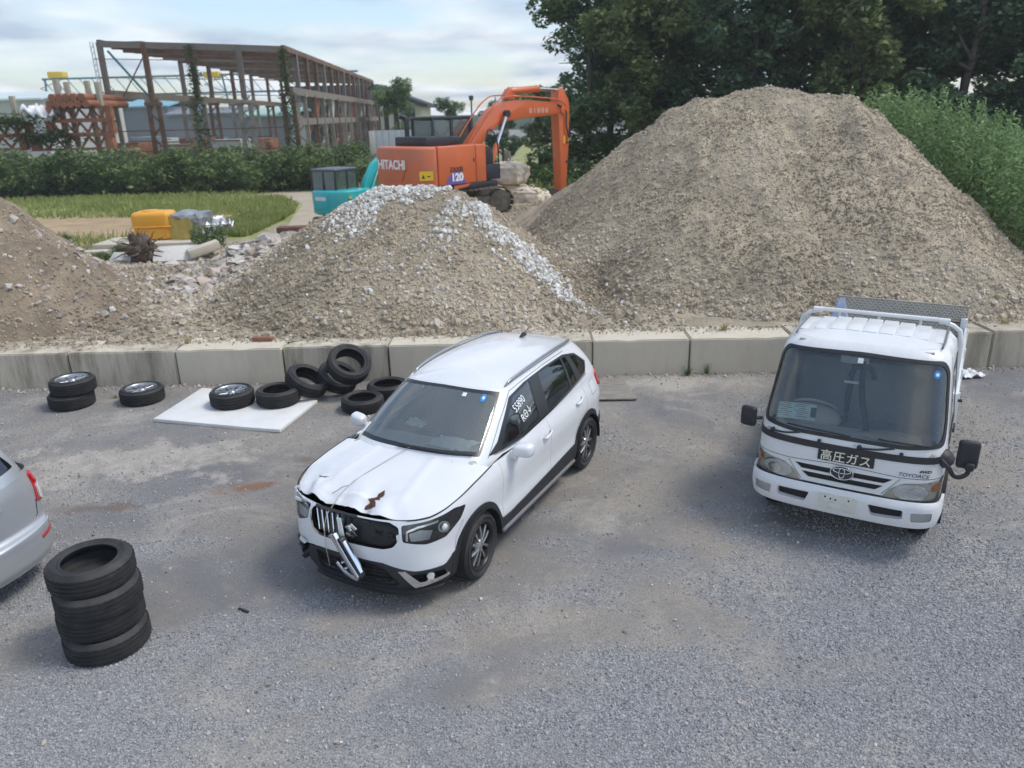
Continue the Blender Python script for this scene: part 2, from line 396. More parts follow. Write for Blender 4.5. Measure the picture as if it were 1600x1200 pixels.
# ---------------------------------------------------------------- materials of the setting
def ground_material():
    m = bpy.data.materials.new('yard_gravel'); m.use_nodes = True; t = m.node_tree; b = t.nodes['Principled BSDF']; M['yard_gravel'] = m
    b.inputs['Roughness'].default_value = .92; b.inputs['Specular IOR Level'].default_value = .25
    l = t.links.new; tcn = t.nodes.new('ShaderNodeTexCoord'); co = tcn.outputs['Object']
    def noise(s, d=6, r=.6, vec=None, dist=0.):
        n = t.nodes.new('ShaderNodeTexNoise'); n.inputs['Scale'].default_value = s; n.inputs['Detail'].default_value = d; n.inputs['Roughness'].default_value = r; n.inputs['Distortion'].default_value = dist; l(vec or co, n.inputs['Vector']); return n.outputs[0]
    def ramp(f, a, b_, ca=(0, 0, 0), cb=(1, 1, 1)):
        r = t.nodes.new('ShaderNodeValToRGB'); r.color_ramp.elements[0].position = a; r.color_ramp.elements[1].position = b_
        r.color_ramp.elements[0].color = (*ca, 1); r.color_ramp.elements[1].color = (*cb, 1); l(f, r.inputs[0]); return r.outputs[0]
    def mix(f, a, b_, blend='MIX'):
        x = t.nodes.new('ShaderNodeMix'); x.data_type = 'RGBA'; x.blend_type = blend
        if isinstance(f, float): x.inputs[0].default_value = f
        else: l(f, x.inputs[0])
        for i, v in ((6, a), (7, b_)):
            if isinstance(v, tuple): x.inputs[i].default_value = (*v, 1)
            else: l(v, x.inputs[i])
        return x.outputs[2]
    def spot(c, s, a, b_, rot=0.):
        mpn = t.nodes.new('ShaderNodeMapping'); mpn.vector_type = 'TEXTURE'; mpn.inputs['Location'].default_value = (c[0], c[1], 0); mpn.inputs['Scale'].default_value = (s[0], s[1], 1); mpn.inputs['Rotation'].default_value = (0, 0, rot); l(co, mpn.inputs[0])
        ln = t.nodes.new('ShaderNodeVectorMath'); ln.operation = 'LENGTH'; l(mpn.outputs[0], ln.inputs[0])
        nn = noise(1.3, 6, .65); ad = t.nodes.new('ShaderNodeMath'); ad.operation = 'MULTIPLY_ADD'; l(nn, ad.inputs[0]); ad.inputs[1].default_value = 1.3; l(ln.outputs['Value'], ad.inputs[2])
        return ramp(ad.outputs[0], a, b_, (1, 1, 1), (0, 0, 0))
    def mul(a, b_):
        x = t.nodes.new('ShaderNodeMath'); x.operation = 'MULTIPLY'; l(a, x.inputs[0])
        if isinstance(b_, float): x.inputs[1].default_value = b_
        else: l(b_, x.inputs[1])
        return x.outputs[0]
    vo = t.nodes.new('ShaderNodeTexVoronoi'); vo.inputs['Scale'].default_value = 75; vo.inputs['Randomness'].default_value = 1; l(co, vo.inputs['Vector'])
    vo2 = t.nodes.new('ShaderNodeTexVoronoi'); vo2.inputs['Scale'].default_value = 34; l(co, vo2.inputs['Vector'])
    sv_ = t.nodes.new('ShaderNodeSeparateColor'); l(vo.outputs['Color'], sv_.inputs[0])
    ad_ = t.nodes.new('ShaderNodeMath'); ad_.operation = 'MULTIPLY_ADD'; ad_.inputs[1].default_value = .62; l(sv_.outputs[0], ad_.inputs[0])
    ed_ = ramp(vo.outputs['Distance'], .15, .75, (.38, .38, .38), (0, 0, 0)); l(ed_, ad_.inputs[2])
    fine = ad_.outputs[0]
    grav = ramp(fine, .12, .85, (.16, .162, .168), (.43, .432, .44))
    dust = ramp(fine, .05, .95, (.23, .21, .185), (.36, .33, .285))
    pale = ramp(fine, .0, .9, (.36, .335, .29), (.52, .48, .42))
    at_ = t.nodes.new('ShaderNodeAttribute'); at_.attribute_name = 'drift'
    c = mix(ramp(noise(.42, 7, .62, dist=.4), .42, .6), dust, (.185, .183, .185))
    c = mix(at_.outputs['Fac'], c, grav)
    c = mix(mul(ramp(noise(.8, 8, .68, dist=.8), .52, .68), .65), c, pale)
    c = mix(mul(ramp(noise(1.7, 7, .7), .58, .74), .5), c, (.15, .148, .152))
    # smooth trampled dirt left of the car, dusty strip along the wall
    c = mix(mul(spot((-4.8, 9.0), (4.4, 2.0), .9, 2.1, .05), .85), c, ramp(noise(3.2, 9, .7, dist=1.), .3, .7, (.29, .262, .23), (.52, .48, .425)))
    c = mix(mul(spot((1.5, 11.5), (8.5, 1.0), .8, 1.9), .75), c, pale)
    c = mix(mul(spot((8.4, 10.6), (2.5, 1.1), .8, 1.8), .5), c, (.40, .33, .23))
    c = mix(mul(spot((-3.05, 8.2), (1.25, .34), .75, 1.85, .25), .8), c, (.22, .11, .06))
    c = mix(mul(spot((-4.6, 7.75), (1.9, .40), .7, 1.9, .12), .7), c, (.17, .12, .095))
    c = mix(mul(spot((-2.6, 8.9), (1.2, .4), .7, 1.8, .2), .6), c, (.19, .13, .105))
    c = mix(mul(spot((.95, 7.0), (.45, .75), .6, 1.6, .3), .6), c, pale)
    c = mix(mul(spot((2.3, 9.0), (.4, .22), .6, 1.5), .55), c, (.42, .41, .40))
    c = mix(mul(spot((3.2, 8.9), (.2, .12), .6, 1.5), .55), c, (.36, .26, .14))
    c = mix(mul(spot((-1.7, 5.6), (.8, .7), .6, 1.7, .5), .6), c, (.33, .305, .27))
    l(c, b.inputs['Base Color'])
    bp = t.nodes.new('ShaderNodeBump'); bp.inputs['Strength'].default_value = .8; bp.inputs['Distance'].default_value = .010
    l(fine, bp.inputs['Height']); l(bp.outputs[0], b.inputs['Normal'])
ground_material()
material('pile_soil', (.43, .36, .262), .95, var=.35, vscale=3.2, bump=.9, bscale=26, bdist=.05, spec=.2, dirt=(.26, .222, .165), dscale=.7, damt=.9)
material('brown_soil', (.27, .215, .155), .95, var=.35, vscale=2.2, bump=.9, bscale=18, bdist=.06, spec=.2, dirt=(.17, .135, .10), dscale=.9, damt=.7)
material('fill_soil', (.39, .335, .25), .95, var=.4, vscale=2.5, bump=.9, bscale=20, bdist=.05, spec=.2, dirt=(.17, .15, .125), dscale=.8, damt=.6)
material('concrete', (.54, .485, .385), .9, var=.22, vscale=1.3, bump=.35, bscale=60, bdist=.01, spec=.25, dirt=(.17, .14, .10), dscale=2.4, damt=.95, stretch=(1.6, 1.6, .28))
material('concrete_pale', (.62, .565, .455), .9, var=.16, vscale=1.6, bump=.3, bscale=60, bdist=.01, spec=.25, dirt=(.34, .29, .21), dscale=1.6, damt=.6, stretch=(1.4, 1.4, .4))
material('concrete_brown', (.44, .39, .31), .9, var=.25, vscale=1.5, bump=.35, bscale=60, bdist=.01, spec=.25, dirt=(.17, .145, .11), dscale=2.0, damt=.85, stretch=(1.5, 1.5, .25))
stone_material('yard_stone', [(.16, .161, .165), (.25, .252, .258), (.315, .317, .323), (.37, .371, .377), (.47, .468, .465)])
stone_material('pile_stone', [(.26, .22, .163), (.35, .298, .222), (.41, .348, .263), (.46, .398, .308), (.55, .49, .40)])
stone_material('white_stone', [(.46, .42, .35), (.62, .60, .56), (.76, .75, .73)])
stone_material('rubble_stone', [(.26, .24, .21), (.38, .35, .31), (.46, .42, .37), (.52, .42, .36), (.6, .59, .56)])
# ---------------------------------------------------------------- ground
def drift(x, y):
    """how thickly loose gravel covers the yard, 0..1"""
    d = np.clip(np.interp(y, [3, 5, 7, 9, 12], [.75, .62, .40, .25, .2]) + 4.2 * fbm(x + 3, y * 1.15, .42, 4) + 1.6 * fbm(x * .8 + 9, y * 2, 1.7, 3), 0, 1)
    return d * np.interp(y, [3, 6, 8, 9.5, 12], [1, 1., .8, .5, .4]) * np.where((x < -1.5) & (y > 7.0), .35, 1)
def strips(a, b, n): return list(np.linspace(a, b, n))
gx = np.array([-1500, -300, -80, -30] + strips(-13, 13, 210) + [30, 80, 300, 1500.]); gy = np.array([-40, -10] + strips(0, 13, 120) + [20, 30, 60, 150, 500, 1800.])
GX, GY = np.meshgrid(gx, gy); GZ = np.where((abs(GX) < 13) & (GY > -1) & (GY < 11), .018 * fbm(GX, GY, .5, 2), 0)
nx, ny = len(gx), len(gy)
idx = np.arange(nx * ny).reshape(ny, nx)
quad = lambda I: np.stack([I[:-1, :-1], I[:-1, 1:], I[1:, 1:], I[1:, :-1]], -1).reshape(-1, 4)
ground = link('ground', quick_mesh('ground', np.stack([GX, GY, GZ], -1).reshape(-1, 3), quad(idx), True), 'yard_gravel'); ground['kind'] = 'structure'
_a = ground.data.attributes.new('drift', 'FLOAT', 'POINT'); _a.data.foreach_set('value', drift(GX.ravel(), GY.ravel()).astype(np.float32))
# ---------------------------------------------------------------- piles: heightfields around crest lines
BIG = np.array([[-2.2, 23.5, .4], [.13, 22.5, 1.3], [.85, 22.0, 1.7], [1.87, 21.3, 2.31], [2.79, 20.6, 3.06], [3.37, 20.2, 3.6], [4.18, 19.6, 4.13], [4.73, 19.4, 4.37], [5.57, 19.2, 4.5], [6.79, 18.8, 4.40], [7.73, 18.2, 4.22], [8.05, 17.9, 4.02], [8.44, 17.4, 3.53], [8.77, 16.8, 2.98], [9.24, 16.0, 2.36], [9.51, 15.2, 1.81], [9.84, 14.6, 1.38], [10.38, 13.8, .81], [10.8, 13.2, .5]])
MID = np.array([[-5.4, 17.9, 1.15], [-4.7, 17.6, 1.6], [-3.8, 17.0, 2.12], [-3.15, 16.7, 2.48], [-2.56, 16.5, 2.74], [-2.0, 16.3, 2.82], [-1.19, 16.0, 2.75], [-.8, 15.8, 2.51], [-.42, 15.5, 2.15], [.07, 15.0, 1.78], [.55, 14.5, 1.39], [1.05, 13.9, .98], [1.4, 13.4, .65]])
LEFT = np.array([[-12.47, 15.5, 4.4], [-10.89, 15.4, 3.42], [-9.80, 15.2, 2.62], [-9.45, 15.1, 2.32], [-9.0, 15.0, 1.95], [-8.5, 14.8, 1.58], [-7.95, 14.5, 1.18], [-7.5, 14.2, .9], [-7.0, 13.9, .55]])
def crest_h(C, x, y, slope, soft=.12, skew=(0., 0.)):
    best = np.full(x.shape, -9.)
    for a, b in zip(C[:-1], C[1:]):
        d = b[:2] - a[:2]; L2 = (d ** 2).sum(); t = np.clip(((x - a[0]) * d[0] + (y - a[1]) * d[1]) / L2, 0, 1)
        dist = np.hypot(x - a[0] - t * d[0], y - a[1] - t * d[1]); dist = np.sqrt(dist ** 2 + soft ** 2) - soft
        dxn = (x - a[0] - t * d[0]) / (dist + .05); dist = dist * (1 + skew[0] * np.clip(dxn, 0, 1) ** 1.5 + skew[1] * np.clip(-dxn, 0, 1) ** 1.5)
        best = np.maximum(best, a[2] + t * (b[2] - a[2]) - slope * dist)
    return best
def h_fill(x, y):
    base = np.interp(y, [12.2, 12.6, 14, 17, 20, 24, 26.5, 28.5, 33], [.54, .60, .58, .42, .25, .06, .0, -.25, -.4])
    mound = 1.22 * np.clip(1.6 - np.sqrt(((x + 1.2) / 4.3) ** 2 + ((y - 25.2) / 4.0) ** 2), 0, 1) ** .8
    rub = .85 * np.exp(-(((x + 6.4) / 1.7) ** 2 + ((y - 21.6) / 2.4) ** 2))
    edge = np.interp(np.abs(x + 1), [13, 17], [0, 1])
    return np.maximum(base + rub * (y < 40), mound) * (1 - edge) - .3 * edge + .10 * fbm(x, y, .9, 4)
def toe(x, y, h): return np.minimum(h, .57 + (y - 12.45) * .95 + .06 * fbm(x, y, 2., 2))
def rough(x, y, a): return a * (1.7 * fbm(x, y, .8, 3) + .8 * fbm(x + 31, y + 7, 3.1, 3))
def h_big(x, y): return toe(x, y, crest_h(BIG, x, y, .60, .25, (1.1, .45)) + rough(x, y, .16) * np.clip((y - 12.5) / 2, .2, 1) + .10 * np.abs(fbm(x * 1.2 + 5, y * .45, 1.4, 3)) * 2 - .06)
def h_mid(x, y): return toe(x, y, (crest_h(MID, x, y, .58, .3, (.25, .0)) - .07) + rough(x + 50, y, .12) * np.clip((y - 12.5) / 2, .2, 1) - .03)
def h_left(x, y): return toe(x, y, crest_h(LEFT, x, y, .62, .25, (1.3, 0.)) + rough(x + 90, y + 40, .22) + .12 * fbm(x * .5 - y * .3, x * .3 + y * .2, 5, 2))
def heightmesh(name, hf, x0, x1, y0, y1, d, mat, floor=None, label=None, cat=None, kind=None):
    xs = np.arange(x0, x1 + d / 2, d); ys = np.arange(y0, y1 + d / 2, d); X, Y = np.meshgrid(xs, ys); Z = hf(X, Y)
    V = np.stack([X, Y, Z], -1).reshape(-1, 3); I = np.arange(X.size).reshape(X.shape); F = quad(I)
    if floor is not None:
        fz = floor(X, Y).ravel() - .12; keep = (Z.ravel() > fz)[F].any(1); F = F[keep]
        u = np.unique(F); mp_ = np.full(len(V), -1); mp_[u] = np.arange(len(u)); V = V[u]; F = mp_[F]
        V[:, 2] = np.maximum(V[:, 2], fz[u] - .1)
    o = link(name, quick_mesh(name, V, F, True), mat)
    return tag(o, label, cat, None, kind)
fill = heightmesh('terrain', h_fill, -20, 16, 12.35, 33.5, .3, 'fill_soil', kind='structure')
big = heightmesh('gravel_pile', h_big, -2.5, 15.5, 12.35, 27, .11, 'pile_soil', h_fill, 'tall grey-brown gravel heap behind the truck, largest of the heaps', 'gravel heap')
mid = heightmesh('gravel_pile', h_mid, -9, 4.5, 12.35, 21, .11, 'pile_soil', h_fill, 'gravel heap with white stones along its crest, behind the white car', 'gravel heap')
left = heightmesh('soil_pile', h_left, -18, -3.5, 12.35, 21, .11, 'brown_soil', h_fill, 'brown soil heap cut off by the left edge of the photo', 'soil heap')
def h_all(x, y): return np.maximum(np.maximum(h_fill(x, y), h_big(x, y)), np.maximum(h_mid(x, y), h_left(x, y)))
def pts(n, x0, x1, y0, y1): return nrg.uniform(x0, x1, n), nrg.uniform(y0, y1, n)
def sizes(n, a, b, p=2.2): return a * (1 - nrg.random(n) * (1 - (b / a) ** (-p))) ** (-1 / p)
def pile_stones(name, n, hf, box_, smin, smax, parent, mat='pile_stone', mask=None, others=None):
    x, y = pts(n, *box_); z = hf(x, y); k = z > h_fill(x, y) - .02
    for o in (others or []): k &= z >= o(x, y) - .02
    if mask is not None: k &= mask(x, y)
    x, y, z = x[k], y[k], z[k]; s = sizes(len(x), smin, smax)
    s = s * np.interp(z, [.5, 1.5, 4], [1.8, 1.15, .95])
    T = np.clip(.5 + .17 * nrg.standard_normal(len(x)) + 2.0 * fbm(x, y, .6, 3), 0, 1)
    return scatter(name, np.stack([x, y, z + s * .12], -1), s, T, mat, parent)
pile_stones('stones', 90000, h_big, (-2, 12, 12.4, 20.5), .017, .10, big, others=[h_mid])
pile_stones('stones', 50000, h_mid, (-7, 3, 12.4, 18), .017, .11, mid, others=[h_big, h_left])
pile_stones('stones', 7000, h_left, (-13, -5.5, 12.4, 16.5), .02, .08, left, others=[h_mid])
pile_stones('loose_stones', 36000, h_fill, (-14, 3, 12.45, 27), .022, .12, fill, 'pile_stone', others=[h_big, h_mid, h_left])
# white stones tipped over the middle heap's crest
def crest_pts(n):
    i = nrg.uniform(2.2, len(MID) - 1.3, n); a = MID[np.floor(i).astype(int)]; b = MID[np.floor(i).astype(int) + 1]; f = (i % 1)[:, None]; p = a + (b - a) * f
    return p, i
p, i_ = crest_pts(4600); front = np.where(i_ < 6.5, np.abs(nrg.standard_normal(4600)) * 1.0, np.abs(nrg.standard_normal(4600)) * .30) * (nrg.random(4600) < .93)
x = p[:, 0] + nrg.standard_normal(4600) * np.where(i_ < 6.5, .12, .20) - np.where(i_ < 6.5, .0, -.05); y = p[:, 1] - front + .15
k = (fbm(x, y, 1.3, 3) > -.06) & (nrg.random(4600) < np.where(i_ > 6.3, np.where(i_ < 7.4, .35, .62), 1))
x, y = x[k], y[k]; s = sizes(len(x), .045, .15, 1.6)
scatter('white_stones', np.stack([x, y, h_mid(x, y) + s * .2], -1), s, nrg.random(len(x)), 'white_stone', mid)
x, y = pts(900, -6, 3.2, 12.6, 16); k = nrg.random(900) < .22; x, y = x[k], y[k]; s = sizes(len(x), .05, .12)
scatter('pale_stones', np.stack([x, y, h_all(x, y) + s * .2], -1), s, nrg.random(len(x)), 'white_stone', mid)
# loose gravel over the yard: thick drifts between bare trampled patches
n = 640000; y = 2.6 + 9.2 * nrg.random(n) ** 1.45; x = nrg.uniform(-1, 1, n) * (1.3 + .80 * y)
dens = .04 + .96 * drift(x, y) ** 1.3
k = nrg.random(n) < dens; x, y = x[k], y[k]; s = sizes(len(x), .0075, .030, 2.2) * np.interp(y, [3, 8], [.95, 1.2])
gz = .018 * fbm(x, y, .5, 2)
scatter('loose_gravel', np.stack([x, y, gz + s * .1], -1), s, np.clip(.52 + .24 * nrg.standard_normal(len(x)), 0, 1), 'yard_stone', None, 1, .7, label='loose grey gravel lying over the yard', cat='gravel')
n = 900; x, y = pts(n, -9, 9, 3, 11.7); s = sizes(n, .018, .05, 2)
scatter('pebbles', np.stack([x, y, s * .2], -1), s, np.clip(.6 + .3 * nrg.standard_normal(n), 0, 1), 'rubble_stone', None, label='scattered larger pebbles and chips on the yard', cat='pebbles')
n = 2600; x = nrg.uniform(-9, 9.5, n); y = 11.93 - .012 * x - np.abs(nrg.standard_normal(n)) * .16; s = sizes(n, .012, .07, 1.8)
scatter('wall_foot_stones', np.stack([x, y, s * .2], -1), s, nrg.random(n), 'rubble_stone', None, label='stones and chips fallen along the foot of the concrete wall', cat='stones')
n = 2600; x = nrg.uniform(-9.5, 10, n); y = 12.55 - np.abs(nrg.standard_normal(n)) * .16; s = sizes(n, .012, .06, 1.9)
scatter('wall_top_stones', np.stack([x, y, .605 + s * .2], -1), s, np.clip(.5 + .25 * nrg.standard_normal(n), 0, 1), 'pile_stone', None, label='stones spilled from the heaps onto the wall top', cat='stones')
# ---------------------------------------------------------------- retaining wall of concrete blocks
wall = empty('retaining_wall', (0, 11.93, 0), -.0125, 'low retaining wall of big concrete blocks below the gravel heaps', 'wall')
joints = [-10.7, -8.98, -7.24, -5.47, -3.72, -2.0, -.36, 1.32, 2.9, 4.55, 6.1, 7.28, 7.75, 9.4, 11.1]
for i, (a, b) in enumerate(zip(joints[:-1], joints[1:])):
    if abs(b - a) < .1: continue
    bm = bmesh.new(); h = .60 + rng.uniform(-.012, .012); dy = rng.uniform(-.015, .02)
    bm_box(bm, ((a + b) / 2, .38 + dy, h / 2 - .02), (b - a - .022, .76, h + .04), rng.uniform(-.006, .006))
    bmesh.ops.subdivide_edges(bm, edges=bm.edges[:], cuts=7, use_grid_fill=True)
    es = [e for e in bm.edges if e.is_manifold and e.calc_face_angle(0) > 1]
    bmesh.ops.bevel(bm, geom=es, offset=.018, segments=2, affect='EDGES', clamp_overlap=True)
    for v in bm.verts:
        q = v.co * 2.3 + Vector((i * 5.1, 0, 0)); nz = mn.noise(q * 2.2)
        v.co += Vector((0, .006 * mn.noise(q * 1.3), .004 * nz))
        if v.co.z > h - .03 and mn.noise(q * 1.7) > .42: v.co.z -= .02; v.co.y += .010
    link('concrete_block', bm_mesh('concrete_block', bm, True), ['concrete', 'concrete_pale', 'concrete_brown'][[0, 0, 0, 1, 0, 1, 0, 1, 1, 2, 2, 2, 2, 2][i % 14]], wall)
# ---------------------------------------------------------------- vehicle materials
material('white_paint', (.73, .745, .76), .26, coat=.8, spec=.5, var=.015, vscale=3, dirt=(.60, .58, .54), dscale=4, damt=.16)
material('truck_white', (.71, .72, .72), .38, coat=.35, var=.03, vscale=3, dirt=(.55, .53, .48), dscale=5, damt=.25)
material('silver_paint', (.50, .52, .54), .34, metal=.55, coat=.7, var=.03, vscale=5)
material('black_plastic', (.022, .023, .026), .55, bump=.1, bscale=300, bdist=.002, var=.15, vscale=9)
material('grey_plastic', (.16, .165, .17), .5)
material('gap_black', (.012, .012, .013), .8)
material('grille_black', (.008, .008, .009), .5)
material('chrome', (.78, .79, .80), .12, metal=1.)
material('lamp_reflector', (.82, .83, .84), .28, metal=.35, bump=.25, bscale=60, bdist=.01)
material('lamp_dark', (.03, .032, .036), .3)
material('amber_lens', (.75, .22, .04), .25, coat=.6)
material('red_lens', (.45, .02, .02), .2, coat=.8)
material('clear_lens', (.62, .62, .60), .2, coat=.6)
material('old_lens', (.72, .66, .52), .3, coat=.4, var=.15, vscale=8)
material('rubber', (.024, .0245, .026), .7, bump=.15, bscale=120, bdist=.003, var=.25, vscale=5, dirt=(.075, .07, .062), dscale=6, damt=.55)
material('tread_rubber', (.014, .0145, .016), .8, var=.25, vscale=8, dirt=(.06, .056, .05), dscale=5, damt=.5)
material('alloy', (.42, .43, .44), .34, metal=.85, var=.1, vscale=20)
material('alloy_dark', (.035, .036, .039), .35, metal=.5)
material('steel_disc', (.18, .17, .16), .5, metal=.8, var=.3, vscale=12)
material('interior_grey', (.42, .42, .40), .8, var=.08, vscale=10)
material('interior_dark', (.05, .052, .055), .8)
material('seat_cloth', (.17, .175, .175), .9, var=.1, vscale=30)
material('beige_trim', (.40, .37, .31), .8)
material('airbag_cloth', (.70, .76, .72), .9, bump=.6, bscale=30, bdist=.02)
material('rust_tear', (.10, .035, .022), .9, var=.5, vscale=20)
material('sticker_blue', (.03, .24, .55), .4)
material('sticker_white', (.72, .78, .76), .5)
material('paint_marker', (.85, .87, .86), .6)
material('paper', (.62, .74, .70), .7, var=.05)
material('ink', (.05, .09, .07), .7)
material('pale_ink', (.42, .45, .55), .6)
material('sign_black', (.02, .02, .022), .5)
material('sign_cream', (.72, .70, .55), .5)
material('plate_white', (.66, .66, .60), .5, var=.05, dirt=(.4, .38, .32), dscale=12, damt=.5)
def glass_material(name, tint, refl=1., dark=0., sheen_tint=(.02, .022, .025)):
    m = bpy.data.materials.new(name); m.use_nodes = True; t = m.node_tree; t.nodes.clear(); M[name] = m
    o = t.nodes.new('ShaderNodeOutputMaterial'); tr = t.nodes.new('ShaderNodeBsdfTransparent'); tr.inputs[0].default_value = (*tint, 1)
    gl = t.nodes.new('ShaderNodeBsdfGlossy'); gl.inputs['Roughness'].default_value = .015; gl.inputs[0].default_value = (.95, .97, 1, 1)
    df = t.nodes.new('ShaderNodeBsdfDiffuse'); df.inputs[0].default_value = (*sheen_tint, 1)
    m1 = t.nodes.new('ShaderNodeMixShader'); m1.inputs[0].default_value = dark; t.links.new(tr.outputs[0], m1.inputs[1]); t.links.new(df.outputs[0], m1.inputs[2])
    fr = t.nodes.new('ShaderNodeFresnel'); fr.inputs[0].default_value = 1.75
    mu = t.nodes.new('ShaderNodeMath'); mu.operation = 'MULTIPLY'; mu.inputs[1].default_value = refl; mu.use_clamp = True; t.links.new(fr.outputs[0], mu.inputs[0])
    m2 = t.nodes.new('ShaderNodeMixShader'); t.links.new(mu.outputs[0], m2.inputs[0]); t.links.new(m1.outputs[0], m2.inputs[1]); t.links.new(gl.outputs[0], m2.inputs[2])
    t.links.new(m2.outputs[0], o.inputs[0])
glass_material('windscreen_glass', (.88, .94, .91), 1.4, .20, (.46, .51, .49))  # pale grey-green diffuse share is painted in for bright reflections on the screen
glass_material('truck_windscreen', (.90, .95, .93), .95, .08, (.46, .51, .49))  # same pale diffuse colour, weaker, stands in for reflections on the truck's screen
glass_material('side_glass', (.55, .63, .61), 1.6, .12, (.06, .07, .07))
glass_material('privacy_glass', (.10, .11, .12), 1.1, .5, (.012, .013, .015))
glass_material('lamp_glass', (.93, .95, .95), 1.0, .03, (.3, .3, .3))
glass_material('cab_glass', (.86, .93, .90), .8, .22, (.30, .38, .35))
# ---------------------------------------------------------------- tyres and wheels
def tyre_mesh(R, W, ri, name='tyre', n=72, blocks=True):
    """tyre lying on its side: axis Z, from z=0 to W, with grooved tread and rounded shoulders"""
    h = W
    half = [(ri + .004, h * .10), (ri - .002, h * .03), (ri + .012, 0.0), (ri + .026, .004), (ri + .030, .0), ((ri + R) / 2 - .008, -.006), ((ri + R) / 2 - .005, -.010), ((ri + R) / 2 + .012, -.0095), ((ri + R) / 2 + .015, -.005), (R - .04, -.001), (R - .022, .010), (R - .008, .026)]
    tread = []
    gr = [.22, .40, .60, .78]
    z = .030
    tread.append((R - .002, h * .12))
    for g in gr:
        c = h * g; tread += [(R, c - .006), (R - .008, c - .003), (R - .008, c + .003), (R, c + .006)]
    tread.append((R - .002, h * .88))
    prof = half + tread + [(r, h - zz) for r, zz in half[::-1]]
    inner = [(ri + .016, h * .80), (ri + .045, h * .72), (ri + .06, h * .5), (ri + .045, h * .28), (ri + .016, h * .2)]
    prof = prof + inner
    k = len(prof); V, F = lathe_data(prof, n, 'Z', True)
    if blocks:
        t0 = len(half)
        V = [list(v) for v in V]
        for i in range(n):
            if i % 2 == 0:
                for j in list(range(t0 - 2, t0 + 2)) + list(range(t0 + len(tread) - 2, t0 + len(tread) + 2)):
                    f = 1 - .007 / R; V[i * k + j][0] *= f; V[i * k + j][1] *= f
    me = mesh_from(name, V, F, True)
    try: me.set_sharp_from_angle(angle=R_(28))
    except Exception: pass
    me.materials.append(M['rubber']); me.materials.append(M['tread_rubber'])
    a, b = len(half) - 1, len(half) + len(tread)
    for p in me.polygons:
        j = p.index % k
        p.material_index = 1 if (a <= j < b or j >= k - len(inner) - 1) else 0
    return me
def spoke_mesh(ri, kind, name='spokes'):
    """alloy face in the plane z=0, seen from +z"""
    bm = bmesh.new()
    if kind == 'twin':        # five pairs of dark-backed machined blades
        for i in range(5):
            for s in (-1, 1):
                a0 = 2 * math.pi * i / 5 + s * .13; a1 = 2 * math.pi * i / 5 + s * .31
                pts_ = [(ri * .20, a0 - .16), (ri * .20, a0 + .16), (ri * .6, a1 + .09), (ri * .97, a1 + .085 + s * .06), (ri * .97, a1 - .085 + s * .06), (ri * .6, a1 - .09)]
                top = [bm.verts.new((r * math.cos(a), r * math.sin(a), -.012 - .018 * (r / ri) ** 2 + .02)) for r, a in pts_]
                bot = [bm.verts.new((v.co.x, v.co.y, v.co.z - .03)) for v in top]
                bm.faces.new(top); n = len(top)
                for j in range(n): bm.faces.new((top[j], bot[j], bot[(j + 1) % n], top[(j + 1) % n]))
    else:
        for i in range(6):
            for s in (-1, 1):
                a0 = 2 * math.pi * i / 6 + s * .05; a1 = 2 * math.pi * i / 6 + s * .24
                pts_ = [(ri * .18, a0 - .22), (ri * .18, a0 + .22), (ri * .95, a1 + .06), (ri * .95, a1 - .06)]
                top = [bm.verts.new((r * math.cos(a), r * math.sin(a), .0 - .014 * (1 - r / ri))) for r, a in pts_]
                bot = [bm.verts.new((v.co.x, v.co.y, v.co.z - .03)) for v in top]
                bm.faces.new(top); n = len(top)
                for j in range(n): bm.faces.new((top[j], bot[j], bot[(j + 1) % n], top[(j + 1) % n]))
    bmesh.ops.recalc_face_normals(bm, faces=bm.faces[:])
    return bm_mesh(name, bm, False, .003, 1, 50)
WHEEL_CACHE = {}
def wheel_parts(parent, R, W, ri, kind, loc=(0, 0, 0), rot=(0, 0, 0), as_part=True, name='wheel'):
    """wheel with axis local Z, outer face at z=W; returns the wheel empty"""
    key = (R, W, ri, kind)
    if key not in WHEEL_CACHE:
        rim = mesh_from('rim', *lathe_data([(ri + .006, W + .002), (ri - .004, W - .002), (ri - .012, W - .02), (ri - .02, W * .55), (ri - .03, W * .3), (ri - .03, .02), (ri, .01)], 48), True); rim.materials.append(M['alloy_dark'] if kind == 'twin' else M['alloy'])
        sp = spoke_mesh(ri - .008, kind); sp.materials.append(M['alloy'])
        hub = mesh_from('hub_cap', *lathe_data([(.0, .016), (.02, .015), (.03, .008), (.06, .0), (.062, -.05)], 20), True); hub.materials.append(M['alloy'])
        disc = mesh_from('brake_disc', *lathe_data([(0, 0), (ri * .72, 0), (ri * .72, -.02), (0, -.02)], 32), True); disc.materials.append(M['alloy_dark'])
        back = mesh_from('rim_barrel', *lathe_data([(0, 0), (ri - .018, 0)], 32), False); back.materials.append(M['alloy_dark'])
        WHEEL_CACHE[key] = (tyre_mesh(R, W, ri), rim, sp, hub, disc, back)
    ty, rim, sp, hub, disc, back = WHEEL_CACHE[key]
    wobj = empty(name, loc, rot=rot); wobj.parent = parent
    link('tyre', ty, None, wobj); link('rim', rim, None, wobj); link('spokes', sp, None, wobj, (0, 0, W - .022)); link('hub_cap', hub, None, wobj, (0, 0, W - .022))
    link('brake_disc', disc, None, wobj, (0, 0, W * .5)); link('rim_barrel', back, None, wobj, (0, 0, W * .34))
    return wobj
